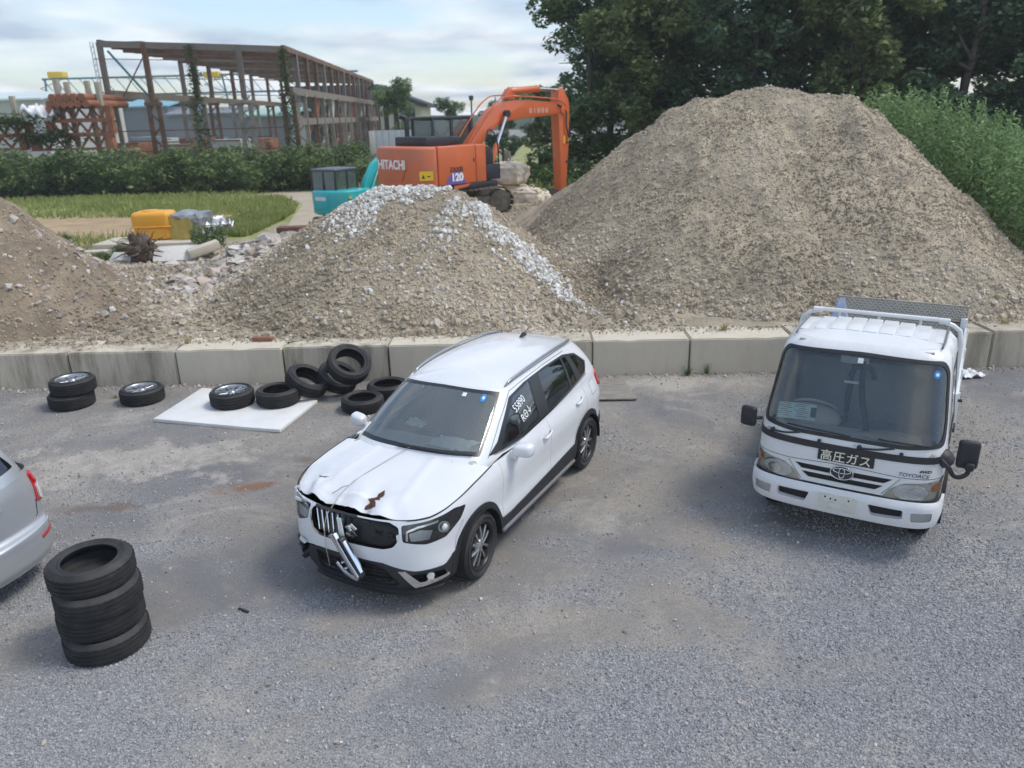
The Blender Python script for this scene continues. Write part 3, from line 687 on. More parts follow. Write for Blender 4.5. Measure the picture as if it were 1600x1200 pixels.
# ---------------------------------------------------------------- body surfaces
class Shell:
    """car body below the shoulder line: a plan outline pulled in by front, side and rear section profiles"""
    def __init__(self, outline, ef, es, er):
        c = catmull(outline, 10); d = np.r_[0, np.cumsum(np.hypot(*np.diff(c, axis=0).T))]
        self.S = d[-1]; self.s = d; self.c = c
        self.ef, self.es, self.er = [np.array(e, float) for e in (ef, es, er)]
        t = np.gradient(c, d, axis=0); t /= np.linalg.norm(t, axis=1)[:, None]; self.nx = -t[:, 1] * -1; self.t = t
        self.nxv = t[:, 1]; self.nyv = -t[:, 0]
        k = np.ones(9) / 9; pad = lambda a: np.convolve(np.r_[[a[0]] * 4, a, [a[-1]] * 4], k, 'valid')
        self.nxv = pad(self.nxv); self.nyv = pad(self.nyv)
        q = np.linspace(0, self.S, 2001); self.tab = np.stack([np.interp(q, d, c[:, 0]), np.interp(q, d, c[:, 1]), np.interp(q, d, self.nxv), np.interp(q, d, self.nyv)], -1).tolist()
        self.z0 = 0.; zs = np.arange(0, 2.4, .0025); self.nz = len(zs); self.et = [[smooth_interp(z, e) for z in zs] for e in (self.ef, self.es, self.er)]
    def __call__(self, s, z):
        sg = 1 if s >= 0 else -1; a = min(abs(s), self.S)
        i = a / self.S * 2000; j = min(1999, int(i)); f = i - j; T = self.tab; u, v = T[j], T[j + 1]
        x = u[0] + (v[0] - u[0]) * f; y = u[1] + (v[1] - u[1]) * f; nx = u[2] + (v[2] - u[2]) * f; ny = u[3] + (v[3] - u[3]) * f
        l = math.hypot(nx, ny); nx /= l; ny /= l
        wf = max(nx, 0) ** 2; wr = max(-nx, 0) ** 2; ws = 1 - wf - wr
        e = 0.
        if wf > 1e-6: e += wf * self.ev(0, z)
        if ws > 1e-6: e += ws * self.ev(1, z)
        if wr > 1e-6: e += wr * self.ev(2, z)
        return Vector((x - nx * e, sg * max(0., (y - ny * e)) if a > 1e-6 else 0., z))
    def ev(self, k, z):
        i = min(max((z - self.z0) / .0025, 0), self.nz - 1.001); j = int(i); f = i - j; T = self.et[k]; return T[j] + (T[j + 1] - T[j]) * f
    def s_at(self, x):
        """outline position whose plan x equals the given x, on the side"""
        return float(np.interp(-x, -self.c[:, 0], self.s))
def smooth_interp(z, tab):
    zs = tab[:, 0]; es = tab[:, 1]
    if z <= zs[0]: return es[0]
    if z >= zs[-1]: return es[-1] + (z - zs[-1]) * (es[-1] - es[-2]) / (zs[-1] - zs[-2])
    i = int(np.searchsorted(zs, z)) - 1; h = zs[i + 1] - zs[i]; t = (z - zs[i]) / h
    m = lambda j: (es[min(j + 1, len(es) - 1)] - es[max(j - 1, 0)]) / (zs[min(j + 1, len(zs) - 1)] - zs[max(j - 1, 0)])
    return (2 * t ** 3 - 3 * t ** 2 + 1) * es[i] + (t ** 3 - 2 * t ** 2 + t) * h * m(i) + (-2 * t ** 3 + 3 * t ** 2) * es[i + 1] + (t ** 3 - t ** 2) * h * m(i + 1)
class House:
    """glasshouse: loft from a base ring to a roof ring, u counts the ring's key points from the front centre"""
    def __init__(self, base, roof, bulge=.02, crown=.06):
        self.b = catmull(base, 10); self.r = catmull(roof, 10); self.n = len(base) - 1; self.bulge = bulge; self.crown = crown; self.bl = self.b.tolist(); self.rl = self.r.tolist(); self.cache = {}
    def ring(self, c, u):
        f = min(max(u, 0.), float(self.n)) * 10; j = min(int(f), len(c) - 2); f -= j; a, b = c[j], c[j + 1]
        return (a[0] + (b[0] - a[0]) * f, a[1] + (b[1] - a[1]) * f, a[2] + (b[2] - a[2]) * f)
    def __call__(self, u, t):
        sg = 1 if u >= 0 else -1; a = abs(u); p = self.ring(self.bl, a); q = self.ring(self.rl, a)
        t1 = self.ring(self.bl, a + .05); t0 = self.ring(self.bl, a - .05); nx, ny = t1[1] - t0[1], -(t1[0] - t0[0]); l = math.hypot(nx, ny) + 1e-9; g = self.bulge * 4 * t * (1 - t)
        return Vector((p[0] + (q[0] - p[0]) * t + nx / l * .8 * g, (sg * (p[1] + (q[1] - p[1]) * t + ny / l * .8 * g)) if a > 1e-9 else 0, p[2] + (q[2] - p[2]) * t + .5 * g))
    def u_at(self, x, t):
        k = round(t, 3)
        if k not in self.cache: us = np.linspace(0, self.n, 400); self.cache[k] = (us, np.array([-self(u, t).x for u in us]))
        us, xs = self.cache[k]; return float(np.interp(-x, xs, us))
    def side(self, x, t): return self(self.u_at(x, t), t)
def circle(cx, cz, r, a0=0, a1=360, n=40): return [(cx + r * math.cos(R_(a0 + (a1 - a0) * i / n)), cz + r * math.sin(R_(a0 + (a1 - a0) * i / n))) for i in range(n + 1)]
# ---------------------------------------------------------------- white crossover with a smashed front
def build_suv():
    car = empty('crossover_car', (-.49, 7.755, 0), R_(-117.7), 'white crossover car with a smashed front and a torn, buckled bonnet', 'car')
    outl = [(2.17, 0), (2.145, .33), (2.06, .60), (1.90, .76), (1.66, .845), (1.3, .878), (.8, .885), (0, .888), (-.8, .888), (-1.3, .885), (-1.68, .865), (-1.92, .78), (-2.07, .56), (-2.13, .28), (-2.14, 0)]
    ef = [(.15, .09), (.22, .035), (.30, .0), (.42, .0), (.55, .0), (.66, .012), (.78, .04), (.86, .085), (.92, .14), (1.0, .24)]
    es = [(.18, .06), (.28, .025), (.42, .008), (.55, .016), (.68, .008), (.80, .0), (.90, .012), (.97, .04), (1.03, .068), (1.12, .09), (1.18, .115)]
    er = [(.22, .10), (.32, .03), (.48, .0), (.60, .004), (.70, .035), (.85, .045), (1.0, .07), (1.10, .105), (1.18, .15)]
    sh = Shell(outl, ef, es, er); S = sh.S
    sx = [1.90, 1.66, 1.3, .93, .45, 0, -.6, -1.2, -1.6, -1.86]; sz = [.885, .93, .97, 1.0, .995, 1.025, 1.065, 1.115, 1.15, 1.15]
    ss = [0., .35, .62] + [sh.s_at(x) for x in sx] + [S - .4, S]; zz = [.862, .864, .87] + sz + [1.125, 1.105]
    top = lambda s: interp(abs(s), ss, zz)
    swf, swr = sh.s_at(1.30), sh.s_at(-1.30); WR = .325
    def low(s):
        a = abs(s); z = interp(a, [0, .38, .52, .66, .95, 1.05, 1.2, swf + .42, swf + .6, swr - .45, swr + .42, swr + .6, S], [.50, .49, .45, .415, .40, .47, .5, .40, .385, .46, .50, .50, .53])
        for c in (swf, swr):
            if abs(a - c) < .41: z = max(z, WR + math.sqrt(.41 ** 2 - (a - c) ** 2))
        return z
    def lowS(s): return low(s) + (.085 * math.exp(-((-s - .70) / .15) ** 2) if s < 0 else 0)
    sgrid = np.unique(np.r_[np.arange(0, S, .03), swf + np.linspace(-.41, .41, 33), swr + np.linspace(-.41, .41, 33), S])
    # openings in the front face
    grille = rpoly([(-.42, .80), (-.36, .66), (-.27, .625), (.40, .625), (.49, .65), (.548, .73), (.54, .82), (.45, .852), (-.32, .852), (-.40, .84)], .025)
    lampL = rpoly([(.565, .835), (.575, .70), (.78, .658), (.98, .668), (1.16, .765), (1.25, .862), (1.10, .890), (.88, .870), (.70, .853)], .02)
    lampR = [(-a, b) for a, b in rpoly([(.445, .845), (.455, .72), (.60, .66), (.80, .67), (1.0, .75), (1.06, .85), (.85, .862), (.62, .855)], .02)][::-1]
    up = [(s, top(s)) for s in np.r_[-sgrid[::-1], sgrid[1:]]]; dn = [(s, lowS(s)) for s in np.r_[-sgrid[::-1], sgrid[1:]]][::-1]
    # doors as separate panels
    def door_poly(x0, x1, zlo0, zlo1, g=.0, rear=False):
        s0, s1 = sh.s_at(x0) + g, sh.s_at(x1) - g; p = []
        n = 12
        p += [(s0 + (s1 - s0) * i / n, max(zlo0 + (zlo1 - zlo0) * i / n, low(s0 + (s1 - s0) * i / n)) + .004 + g) for i in range(n + 1)]
        p += [(s1 + (s0 - s1) * i / n, top(s1 + (s0 - s1) * i / n) - g - .002) for i in range(n + 1)]
        return p
    doors = []
    df = lambda g: door_poly(.86, -.24, .39, .41, g)
    def dr(g):
        p = door_poly(-.24, -1.28, .42, .46, g); s1 = sh.s_at(-1.28) - g
        # lower rear corner follows the wheel arch
        return [(a, b) if not (b < .82 and (a - swr) ** 2 + (b - WR) ** 2 < (.45 + g) ** 2) else (swr + (.45 + g) * math.cos(math.atan2(b - WR, a - swr)), WR + (.45 + g) * math.sin(math.atan2(b - WR, a - swr))) for a, b in p]
    mir = lambda p: [(-a, b) for a, b in p][::-1]
    holes = [grille, lampL, lampR, df(0), dr(0), mir(df(0)), mir(dr(0))]
    sheet('body', up + dn, sh, 'white_paint', car, holes, .055, edge=.03)
    sheet('body_cavity', [(s, top(s) - .02) for s in np.linspace(-S + .1, S - .1, 80)] + [(s, low(s) + .02) for s in np.linspace(S - .1, -S + .1, 120)], sh, 'gap_black', car, [grille, lampL, lampR], .09, off=-.03)
    for nm, f in (('front_door', df), ('rear_door', dr)):
        for side in (1, -1):
            p = f(.0035) if side > 0 else mir(f(.0035))
            d = sheet(nm, p, sh, 'white_paint', car, (), .05, edge=.03, thick=.02)
            xh, zh = (-.14, .885) if nm[0] == 'f' else (-1.06, .945)
            sH = sh.s_at(xh) * side
            c = sh(sH, zh); n = Vector((0, side, 0)); dirx = (sh(sH + .08 * side, zh + .012) - sh(sH - .08 * side, zh - .012)).normalized()
            tube('door_handle', [c - dirx * .095 + n * .004, c - dirx * .075 + n * .032, c + n * .040, c + dirx * .075 + n * .034, c + dirx * .095 + n * .004], [.011, .013, .013, .013, .011], 'white_paint', d, 10)
            ell = [(sH + .05 * math.cos(a) * 1.0, zh + .03 * math.sin(a)) for a in np.linspace(0, 2 * math.pi, 20)[:-1]]
            sheet('handle_recess', ell, sh, 'grey_plastic' if False else 'white_paint', d, (), .02, off=.0015)
    ribbon('fuel_flap_seam', rpoly([(sh.s_at(-1.45), .88), (sh.s_at(-1.64), .90), (sh.s_at(-1.63), 1.05), (sh.s_at(-1.46), 1.03)], .03), sh, .005, 'gap_black', car, .0015, closed=True)
    for side in (1, -1):
        ribbon('bumper_seam', [(side * 1.06, .415), (side * 1.10, .60), (side * 1.2, .74)], sh, .004, 'gap_black', car, .0015)
        ribbon('bumper_seam', [(side * sh.s_at(-1.62), .62), (side * sh.s_at(-1.9), .72), (side * (S - .55), .78), (side * S, .78)], sh, .005, 'gap_black', car, .0015)
    # black lower cladding with wheel-arch flares
    def low2(s):
        a = abs(s); z = interp(a, [0, .6, .9, 1.2, swf + .4, swr - .4, swr + .5, S], [.22, .22, .205, .28, .27, .29, .42, .36])
        for c in (swf, swr):
            if abs(a - c) < .362: z = max(z, WR + math.sqrt(.362 ** 2 - (a - c) ** 2))
        return z
    g2 = np.unique(np.r_[np.arange(0, S, .03), swf + np.linspace(-.362, .362, 33), swr + np.linspace(-.362, .362, 33), S])
    def band(a, b): q = g2[(g2 >= a) & (g2 <= b)]; q = np.unique(np.r_[a, q, b]); return [(s, low(s) + .008) for s in q] + [(s, low2(s)) for s in q[::-1]]
    for side in (1, -1):
        m_ = (lambda p: p) if side > 0 else mir
        sheet('side_cladding', m_(band(1.03, S - .8)[::-1]), sh, 'black_plastic', car, (), .05, off=.011, thick=.02, edge=.03)
        # grey strip under the doors
        tube('sill_strip', [sh(side * s, .265) + Vector((0, side * .015, 0)) for s in np.linspace(swf + .42, swr - .42, 14)], .024, 'grey_plastic', car, 8)
    sheet('rear_cladding', [(s, low(s) + .008) for s in np.linspace(S - .8, S, 20)] + [(s, low2(s)) for s in np.linspace(S, S - .8, 20)], sh, 'black_plastic', car, (), .05, off=.011, flip=False)
    sheet('rear_cladding', mir([(s, low(s) + .008) for s in np.linspace(S - .8, S, 20)] + [(s, low2(s)) for s in np.linspace(S, S - .8, 20)]), sh, 'black_plastic', car, (), .05, off=.011)
    # front lower bumper: intact on the car's left, broken away on its right
    fogL = rpoly([(.56, .39), (.70, .395), (.93, .37), (.98, .30), (.66, .285)], .02)
    mesh_open = rpoly([(-.46, .47), (-.33, .30), (.42, .265), (.53, .30), (.40, .445), (.30, .475)], .015)
    fl = [(s, low(s) + .006) for s in np.linspace(-.30, 1.03, 40)] + [(s, low2(s)) for s in np.linspace(1.03, .2, 24)] + [(.0, .245), (-.2, .25), (-.36, .235), (-.40, .31), (-.47, .38), (-.43, .47), (-.36, .485)]
    lowp = sheet('front_bumper_cladding', fl, sh, 'black_plastic', car, [fogL, rpoly([(-.34, .46), (-.30, .30), (.42, .265), (.53, .30), (.40, .445), (.30, .475)], .015)], .05, off=.008, thick=.03, edge=.03)
    sheet('intake_backing', mesh_open, sh, 'grille_black', lowp, (), .06, off=-.05)
    for z in (.29, .325, .36, .395, .43):
        tube('intake_slat', [sh(s, z) + Vector((-.02, 0, 0)) for s in np.linspace(-.42 if z > .33 else -.33, .5 if z < .36 else .42, 16)], .005, 'black_plastic', lowp, 6)
    for s in np.arange(-.36, .46, .07):
        tube('intake_slat', [sh(s, .28) + Vector((-.025, 0, 0)), sh(s + .02, .46) + Vector((-.025, 0, 0))], .004, 'black_plastic', lowp, 5)
    sheet('fog_recess', fogL, sh, 'gap_black', lowp, (), .05, off=-.045)
    fc = sh(.80, .345); fn_ = Vector((.72, .69, 0))
    cyl('fog_lamp', fc - fn_ * .05, fc - fn_ * .004, .040, 'lamp_dark', lowp, n=20); cyl('fog_lens', fc - fn_ * .004, fc + fn_ * .004, .034, 'clear_lens', lowp, n=20, bevel=.004)
    # chrome hook under the fog lamp
    hook = rpoly([(.52, .435), (.585, .435), (.70, .318), (.985, .322), (.985, .292), (.655, .268)], .008)
    sheet('fog_trim', hook, sh, 'chrome', lowp, (), .04, off=.022, thick=.025, edge=.02)
    lip = [(s, interp(s, [-.38, .5, .7, .95], [.235, .235, .25, .215])) for s in np.linspace(-.38, .95, 24)] + [(s, interp(s, [-.38, .5, .7, .95], [.165, .165, .185, .20])) for s in np.linspace(.95, -.38, 24)]
    sheet('bumper_lip', lip, sh, 'black_plastic', lowp, (), .05, off=.03, thick=.06, edge=.03)
    # broken corner on the car's right
    rr = random.Random(3)
    cr = sheet('broken_corner', mir([(s, lowS(-s) + .006) for s in np.linspace(.56, 1.03, 18)] + [(1.03, .22), (.8, .205), (.62, .23), (.66, .30), (.60, .36), (.63, .40)]), sh, 'black_plastic', car, [mir(rpoly([(.69, .43), (.86, .41), (.90, .31), (.71, .30)], .03))], .05, off=.0, thick=.03)
    cc = sh(-.79, .36); cyl('fog_socket', cc - Vector((.06, -.05, 0)), cc + Vector((.0, .0, 0)), .05, 'gap_black', cr, n=18); cyl('fog_ring', cc - Vector((.01, 0, 0)), cc + Vector((.006, -.006, 0)), .042, 'lamp_dark', cr, n=18, bevel=.004)
    for k in range(26):
        s = -rr.uniform(.40, .68); z = rr.uniform(.22, .46); c = sh(s, z) + Vector((rr.uniform(-.13, -.03), rr.uniform(-.02, .05), 0))
        a = Vector((rr.uniform(-1, 1), rr.uniform(-1, 1), rr.uniform(-1, 1))).normalized() * rr.uniform(.02, .06)
        bar('broken_shard', c - a, c + a, rr.uniform(.006, .022), ['black_plastic', 'gap_black', 'grille_black'][k % 3], cr, rr.uniform(.02, .05))
    sheet('torn_paint', mir(rpoly([(.44, .50), (.55, .52), (.60, .46), (.50, .455)], .01)), sh, 'sticker_white', cr, (), .03, off=.02)
    # grille
    gr = empty('grille'); gr.parent = car
    sheet('grille_backing', [(s * .98, .73 + (z - .73) * .98) for s, z in grille], sh, 'grille_black', gr, (), .06, off=-.045)
    for i, s in enumerate([-.35, -.285, -.22, -.155, -.09]):
        p0, p1 = sh(s * .9 + .01, .655), sh(s, .83)
        bm = bmesh.new(); bm_bar(bm, p0 + Vector((-.012, .012, 0)), p1 + Vector((-.012, -.012, 0)), .013, .03); link('grille_bar', bm_mesh('grille_bar', bm, True, .006), 'chrome', gr)
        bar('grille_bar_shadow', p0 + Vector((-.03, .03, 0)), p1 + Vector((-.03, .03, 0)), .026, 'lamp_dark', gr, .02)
    for s in (-.03, .02): bar('grille_bar', sh(s, .66) - Vector((.03, 0, 0)), sh(s, .82) - Vector((.03, 0, 0)), .014, 'lamp_dark', gr, .03)
    ribbon('grille_surround', [(-.42, .80), (-.36, .66), (-.27, .628), (.05, .628)], sh, .022, 'chrome', gr, .006)
    ribbon('upper_slot', [(-.38, .852), (-.2, .856), (.12, .856)], sh, .024, 'lamp_dark', gr, .004)
    # angular badge: two folded hooks
    bx_ = frame_m(sh(.085, .735) + Vector((.0, 0, 0)), (0, 1, 0), (-.1, 0, 1))
    def badge(pts2):
        bm = bmesh.new(); vs = [bm.verts.new((bx_ @ Vector((a * .9, b * .9, h)))) for h in (0, .010) for a, b in pts2]; n = len(pts2)
        bm.faces.new(vs[:n]); bm.faces.new(vs[n:][::-1])
        for i in range(n): bm.faces.new((vs[i], vs[(i + 1) % n], vs[n + (i + 1) % n], vs[n + i]))
        bmesh.ops.recalc_face_normals(bm, faces=bm.faces[:]); link('badge', bm_mesh('badge', bm), 'chrome', gr)
    hk = [(-.072, .03), (0, .078), (.068, .034), (.040, .016), (0, .044), (-.022, .030), (.072, -.032), (.050, -.046), (-.002, -.008)]
    badge(hk); badge([(-a, -b) for a, b in hk])
    # cavity behind the missing half
    for k in range(16):
        s = rr.uniform(.16, .50); z = rr.uniform(.66, .81); c = sh(s, z) + Vector((-.05, 0, 0))
        box('bracket', c, (.02, rr.uniform(.03, .09), rr.uniform(.02, .06)), 'black_plastic', gr, .004)
    sheet('radiator_shroud', rpoly([(.16, .83), (.18, .66), (.40, .645), (.52, .70), (.53, .80), (.42, .835)], .03), sh, 'grille_black', gr, [rpoly([(.30, .79), (.32, .745), (.38, .74), (.38, .78)], .01), rpoly([(.44, .775), (.44, .72), (.50, .725), (.51, .76)], .01)], .06, off=-.03)
    sheet('headlamp_bracket', rpoly([(.515, .755), (.555, .77), (.56, .66), (.53, .645), (.525, .69)], .008), sh, 'sticker_white', gr, (), .03, off=-.006, thick=.02)
    # headlamps
    for side in (1, -1):
        m_ = (lambda p: p) if side > 0 else (lambda p: [(-(a - .13) , b) for a, b in p][::-1])
        LP = lampL if side > 0 else lampR
        hl = empty('headlamp'); hl.parent = car
        sheet('lamp_housing', LP, sh, 'lamp_dark', hl, (), .05, off=-.035)
        c = sh(side * (.96 if side > 0 else .84), .765); n = (Vector((.62, side * .75, .1))).normalized()
        cyl('projector_ring', c - n * .06, c - n * .012, .052, 'chrome', hl, n=24); 
        bm = bmesh.new(); bmesh.ops.create_uvsphere(bm, u_segments=20, v_segments=12, radius=.038, matrix=Matrix.Translation(c - n * .022)); link('projector_lens', bm_mesh('projector_lens', bm, True), 'clear_lens', hl)
        sheet('turn_reflector', m_(rpoly([(.63, .765), (.645, .695), (.82, .685), (.86, .765), (.74, .79)], .012)), sh, 'lamp_reflector', hl, (), .03, off=-.022)
        ribbon('light_guide', m_([(.61, .70), (.615, .785), (.72, .82), (.92, .835)]), sh, .018, 'chrome', hl, -.012)
        ribbon('light_guide', m_([(.88, .685), (1.02, .70), (1.12, .785), (1.14, .85)]), sh, .016, 'chrome', hl, -.012)
        ribbon('light_guide', m_([(.865, .755), (.90, .70)]), sh, .014, 'chrome', hl, -.012)
        sheet('lamp_lens', LP, sh, 'lamp_glass', hl, (), .05, off=.001)
    # bonnet with a crumpled leading edge
    fx = [2.09, 2.0, 1.9, 1.7, 1.5, 1.3, 1.1, .9]; fz = [.865, .905, .935, .985, 1.018, 1.045, 1.068, 1.08]
    tops = [sh(s, top(s)) for s in np.linspace(0, sh.s_at(.8), 90)]
    tx = np.array([p.x for p in tops]); ty = np.array([p.y for p in tops]); tz = np.array([p.z for p in tops])
    CREASE = [(2.0, .17, 1.80, .15, .030, .07), (1.93, .12, 1.92, -.30, .020, .05), (1.97, .42, 1.86, .28, -.026, .12), (2.0, -.14, 1.72, -.20, -.016, .05), (1.80, -.55, 1.95, -.50, .03, .06), (1.86, -.38, 1.70, -.46, -.014, .06), (1.84, .16, 1.70, .34, -.010, .06)]
    def hood(x, y):
        yb = max(.02, float(np.interp(-x, -tx, ty))); zs = float(np.interp(-x, -tx, tz)); zc = float(np.interp(-x, [-a for a in fx], fz))
        r = min(1., abs(y) / yb); z = zs + (max(zc, zs) - zs) * (1 - r ** 2.6) + .004
        for sgn in (-1, 1): z += .010 * math.exp(-((y - sgn * (.42 + .12 * (x - 1.9))) / .05) ** 2) * sstep(2.05, 1.8, x)
        fr = math.exp(-((x - 2.02) / .16) ** 2); fr2 = math.exp(-((x - 1.98) / .20) ** 2)
        z += .034 * math.exp(-((y - .33) / .13) ** 2) * fr - .040 * math.exp(-((y - .13) / .075) ** 2) * fr2 + .022 * math.exp(-((y - .0) / .10) ** 2) * fr2
        z += -.025 * math.exp(-((y + .28) / .10) ** 2) * fr2 + .015 * math.exp(-((y + .45) / .10) ** 2) * fr2 - .03 * sstep(-.40, -.65, y) * sstep(1.55, 1.85, x)
        z += .022 * mn.noise(Vector((x * 7, y * 7, 2.2))) * sstep(1.45, 1.95, x) * sstep(.3, -.5, y) + .008 * mn.noise(Vector((x * 3, y * 3, 7))) * sstep(1.2, 1.8, x)
        z += .012 * math.exp(-(((y + .15) * .8 + (x - 1.6) * .6) / .05) ** 2) * fr2
        for (x0, y0, x1, y1, hh, wd) in CREASE:
            ex_, ey_ = x1 - x0, y1 - y0; t_ = min(1., max(0., ((x - x0) * ex_ + (y - y0) * ey_) / (ex_ * ex_ + ey_ * ey_))); dd = math.hypot(x - x0 - t_ * ex_, y - y0 - t_ * ey_)
            z += hh * max(0., 1 - dd / wd) * (1 - .75 * t_)
        dx = -.055 * sstep(.26, .14, y) * sstep(1.80, 2.08, x) - .02 * math.exp(-((y - .16) / .08) ** 2) * fr
        return Vector((x + dx, y, z))
    edgeL = [(p.x - (.004 if p.x > 1.9 else 0), p.y - .008) for p in tops if p.x > 1.0]
    rearc = [(1.06, .66), (1.10, .5), (1.135, .25), (1.14, 0), (1.135, -.25), (1.10, -.5), (1.06, -.66)]
    hp = edgeL + rearc + [(a, -b) for a, b in edgeL[::-1]]
    hp = [(a + (rr.uniform(-.004, .003) if (a > 1.9 and b < .2) else 0), b) for a, b in hp]
    bonnet = sheet('bonnet', hp, hood, 'white_paint', car, (), .024, edge=.024, thick=.012, normals=False, flip=False)
    for side in (1, -1):
        e3 = [sh(side * s, top(s)) + Vector((0, 0, .003)) for s in np.linspace(.62, sh.s_at(.98), 40)]
        tube('bonnet_gap', e3, .005, 'gap_black', car, 6)
    tear = [(a_ - .03, b_ - .045) for a_, b_ in [(2.07, .15), (2.03, .145), (1.99, .175), (1.955, .14), (1.915, .16), (1.885, .20), (1.845, .19), (1.79, .225), (1.835, .25), (1.87, .26), (1.90, .235), (1.925, .265), (1.955, .205), (1.985, .245), (2.02, .28), (2.065, .23)]]
    sheet('bonnet_tear', tear, hood, 'rust_tear', bonnet, (), .02, off=.004)
    ribbon('scrape', [(1.72, -.60), (1.76, -.54), (1.74, -.47)], hood, .022, 'steel_disc', bonnet, .003, d=.01, taper=[.3, 1, .5, .9, .2])
    ribbon('scrape', [(1.93, -.30), (1.84, -.25), (1.80, -.2)], hood, .006, 'steel_disc', bonnet, .003, d=.01)
    for k in range(9):
        s = -rr.uniform(.55, .95); c = sh(s, rr.uniform(.80, .88)); a = Vector((rr.uniform(-.5, .5), rr.uniform(-1, 1), rr.uniform(-.4, .6))).normalized() * rr.uniform(.02, .06)
        bar('bent_flap', c - a, c + a, .006, 'white_paint', bonnet, rr.uniform(.02, .04))
    # cord from the wiper over the bonnet to the grille
    tube('cord', smooth_path([hood(1.13, .02) + Vector((0, 0, .03))] + [hood(x, y) + Vector((0, 0, .008)) for x, y in ((1.5, -.10), (1.75, -.17), (1.95, -.20), (2.04, -.19))] + [sh(-.20, .80) + Vector((.02, 0, 0)), sh(-.19, .62) + Vector((.03, 0, 0)), sh(-.16, .36) + Vector((.03, 0, 0))], 6), .0035, 'beige_trim', car, 5)
    tg = box('paper_tag', sh(-.01, .76) + Vector((.035, 0, 0)), (.006, .045, .19), 'sticker_white', car, 0, rot=Matrix.Rotation(.12, 4, 'X')); 
    for z in (.70, .83): box('tag_mark', sh(-.01, z) + Vector((.042, .004 if z > .75 else -.004, 0)), (.002, .02, .02), 'emerald', tg)
    bar('tag_wire', sh(-.01, .67) + Vector((.03, 0, 0)), sh(.0, .52) + Vector((.05, 0, 0)), .006, 'steel_disc', car)
    # half of the chrome grille frame, hanging on the cord
    hg = empty('hanging_grille_frame'); hg.parent = car
    Hm = frame_m(Vector((2.215, .03, .50)), Vector((-.0, .52, -.86)), Vector((.22, .84, .5)))
    def plate(nm, pts2, h0, h1, mat): 
        bm = bmesh.new(); n = len(pts2); a = [bm.verts.new(Hm @ Vector((p[0] * 1.15, p[1] * 1.25, h0))) for p in pts2]; b = [bm.verts.new(Hm @ Vector((p[0] * 1.15, p[1] * 1.25, h1))) for p in pts2]
        bm.faces.new(a); bm.faces.new(b[::-1])
        for i in range(n): bm.faces.new((a[i], b[i], b[(i + 1) % n], a[(i + 1) % n]))
        bmesh.ops.recalc_face_normals(bm, faces=bm.faces[:]); return link(nm, bm_mesh(nm, bm, True, .003), mat, hg)
    plate('frame_blade', [(-.21, .02), (-.20, .075), (.02, .075), (.17, .085), (.20, .04), (.10, .03)], -.01, .03, 'chrome')
    plate('frame_edge', [(-.16, .09), (-.14, .105), (.16, .105), (.19, .09)], -.04, .02, 'lamp_dark')
    plate('frame_edge', [(-.12, .115), (.05, .12), (.15, .115), (-.10, .106)], -.03, .015, 'chrome')
    plate('frame_hook', [(.20, .04), (.185, .0), (.12, -.075), (.02, -.11), (.01, -.085), (.09, -.055), (.14, .0), (.15, .035)], -.01, .025, 'chrome')
    plate('frame_mesh', [(-.02, .02), (.12, .03), (.14, .0), (.09, -.05), (.0, -.075)], -.02, -.008, 'grille_black')
    for t_ in (.02, .07): plate('frame_bar', [(t_, .03), (t_ + .016, .03), (t_ + .02, -.06), (t_ + .005, -.06)], -.012, .006, 'chrome')
    # glasshouse
    base = [(1.17, 0, 1.072), (1.15, .35, 1.068), (1.07, .58, 1.05), (.93, .735, 1.02), (.45, .805, .995), (0, .818, 1.02), (-.6, .818, 1.06), (-1.2, .80, 1.11), (-1.6, .765, 1.145), (-1.86, .68, 1.15), (-1.99, .42, 1.13), (-2.03, 0, 1.11)]
    roof = [(.38, 0, 1.505), (.365, .25, 1.50), (.31, .45, 1.487), (.19, .575, 1.462), (-.05, .60, 1.485), (-.32, .61, 1.498), (-.72, .605, 1.502), (-1.18, .585, 1.492), (-1.50, .555, 1.472), (-1.70, .48, 1.455), (-1.78, .30, 1.45), (-1.81, 0, 1.455)]
    ho = House(base, roof, .022); n = ho.n
    A = 2.72
    ws = rpoly([(-A, .05), (0, .03), (A, .05), (A + .06, .5), (A - .02, .96), (0, .975), (-A + .02, .96), (-A - .06, .5)], .05)
    U = lambda x, t: ho.u_at(x, t)
    dlo = rpoly([(3.28, .03), (U(.0, .03), .03), (U(-1.0, .035), .035), (U(-1.45, .05), .05), (U(-1.60, .30), .30), (U(-1.42, .72), .72), (U(-1.12, .88), .88), (U(-.6, .91), .91), (U(-.1, .90), .90), (3.35, .83), (3.28, .4)], .04)
    rw = [(n - 1.15, .08), (n + 0., .06), (n - .0, .06)]
    rwin = [(s_ * (n - .0) if False else 0, 0) for s_ in ()]
    whole = [(-n, -.06)] + [(u, -.22 if abs(u) < 3.15 else (-.22 + .19 * min(1, (abs(u) - 3.15) / .3))) for u in np.linspace(-n, n, 90)] + [(u, 1.0) for u in np.linspace(n, -n, 60)]
    rearL = rpoly([(n - 1.55, .14), (n - .02, .10), (n - .02, .86), (n - 1.35, .84)], .03)
    ghouse = sheet('pillars', whole[1:], ho, 'white_paint', car, [ws, dlo, mir(dlo), rearL, mir(rearL)], .09, edge=.06)
    # windscreen with black border
    wsi = rpoly([(-A + .12, .11), (0, .085), (A - .12, .11), (A - .06, .5), (A - .14, .90), (0, .93), (-A + .14, .90), (-A + .06, .5)], .06)
    sheet('windscreen_border', ws, ho, 'lamp_dark', car, [wsi], .09, off=.001, edge=.05)
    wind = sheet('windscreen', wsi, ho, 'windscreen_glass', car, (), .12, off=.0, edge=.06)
    sk = [(1.93 + .15 * math.cos(a), .845 + .062 * math.sin(a)) for a in np.linspace(0, 2 * math.pi, 20)[:-1]]
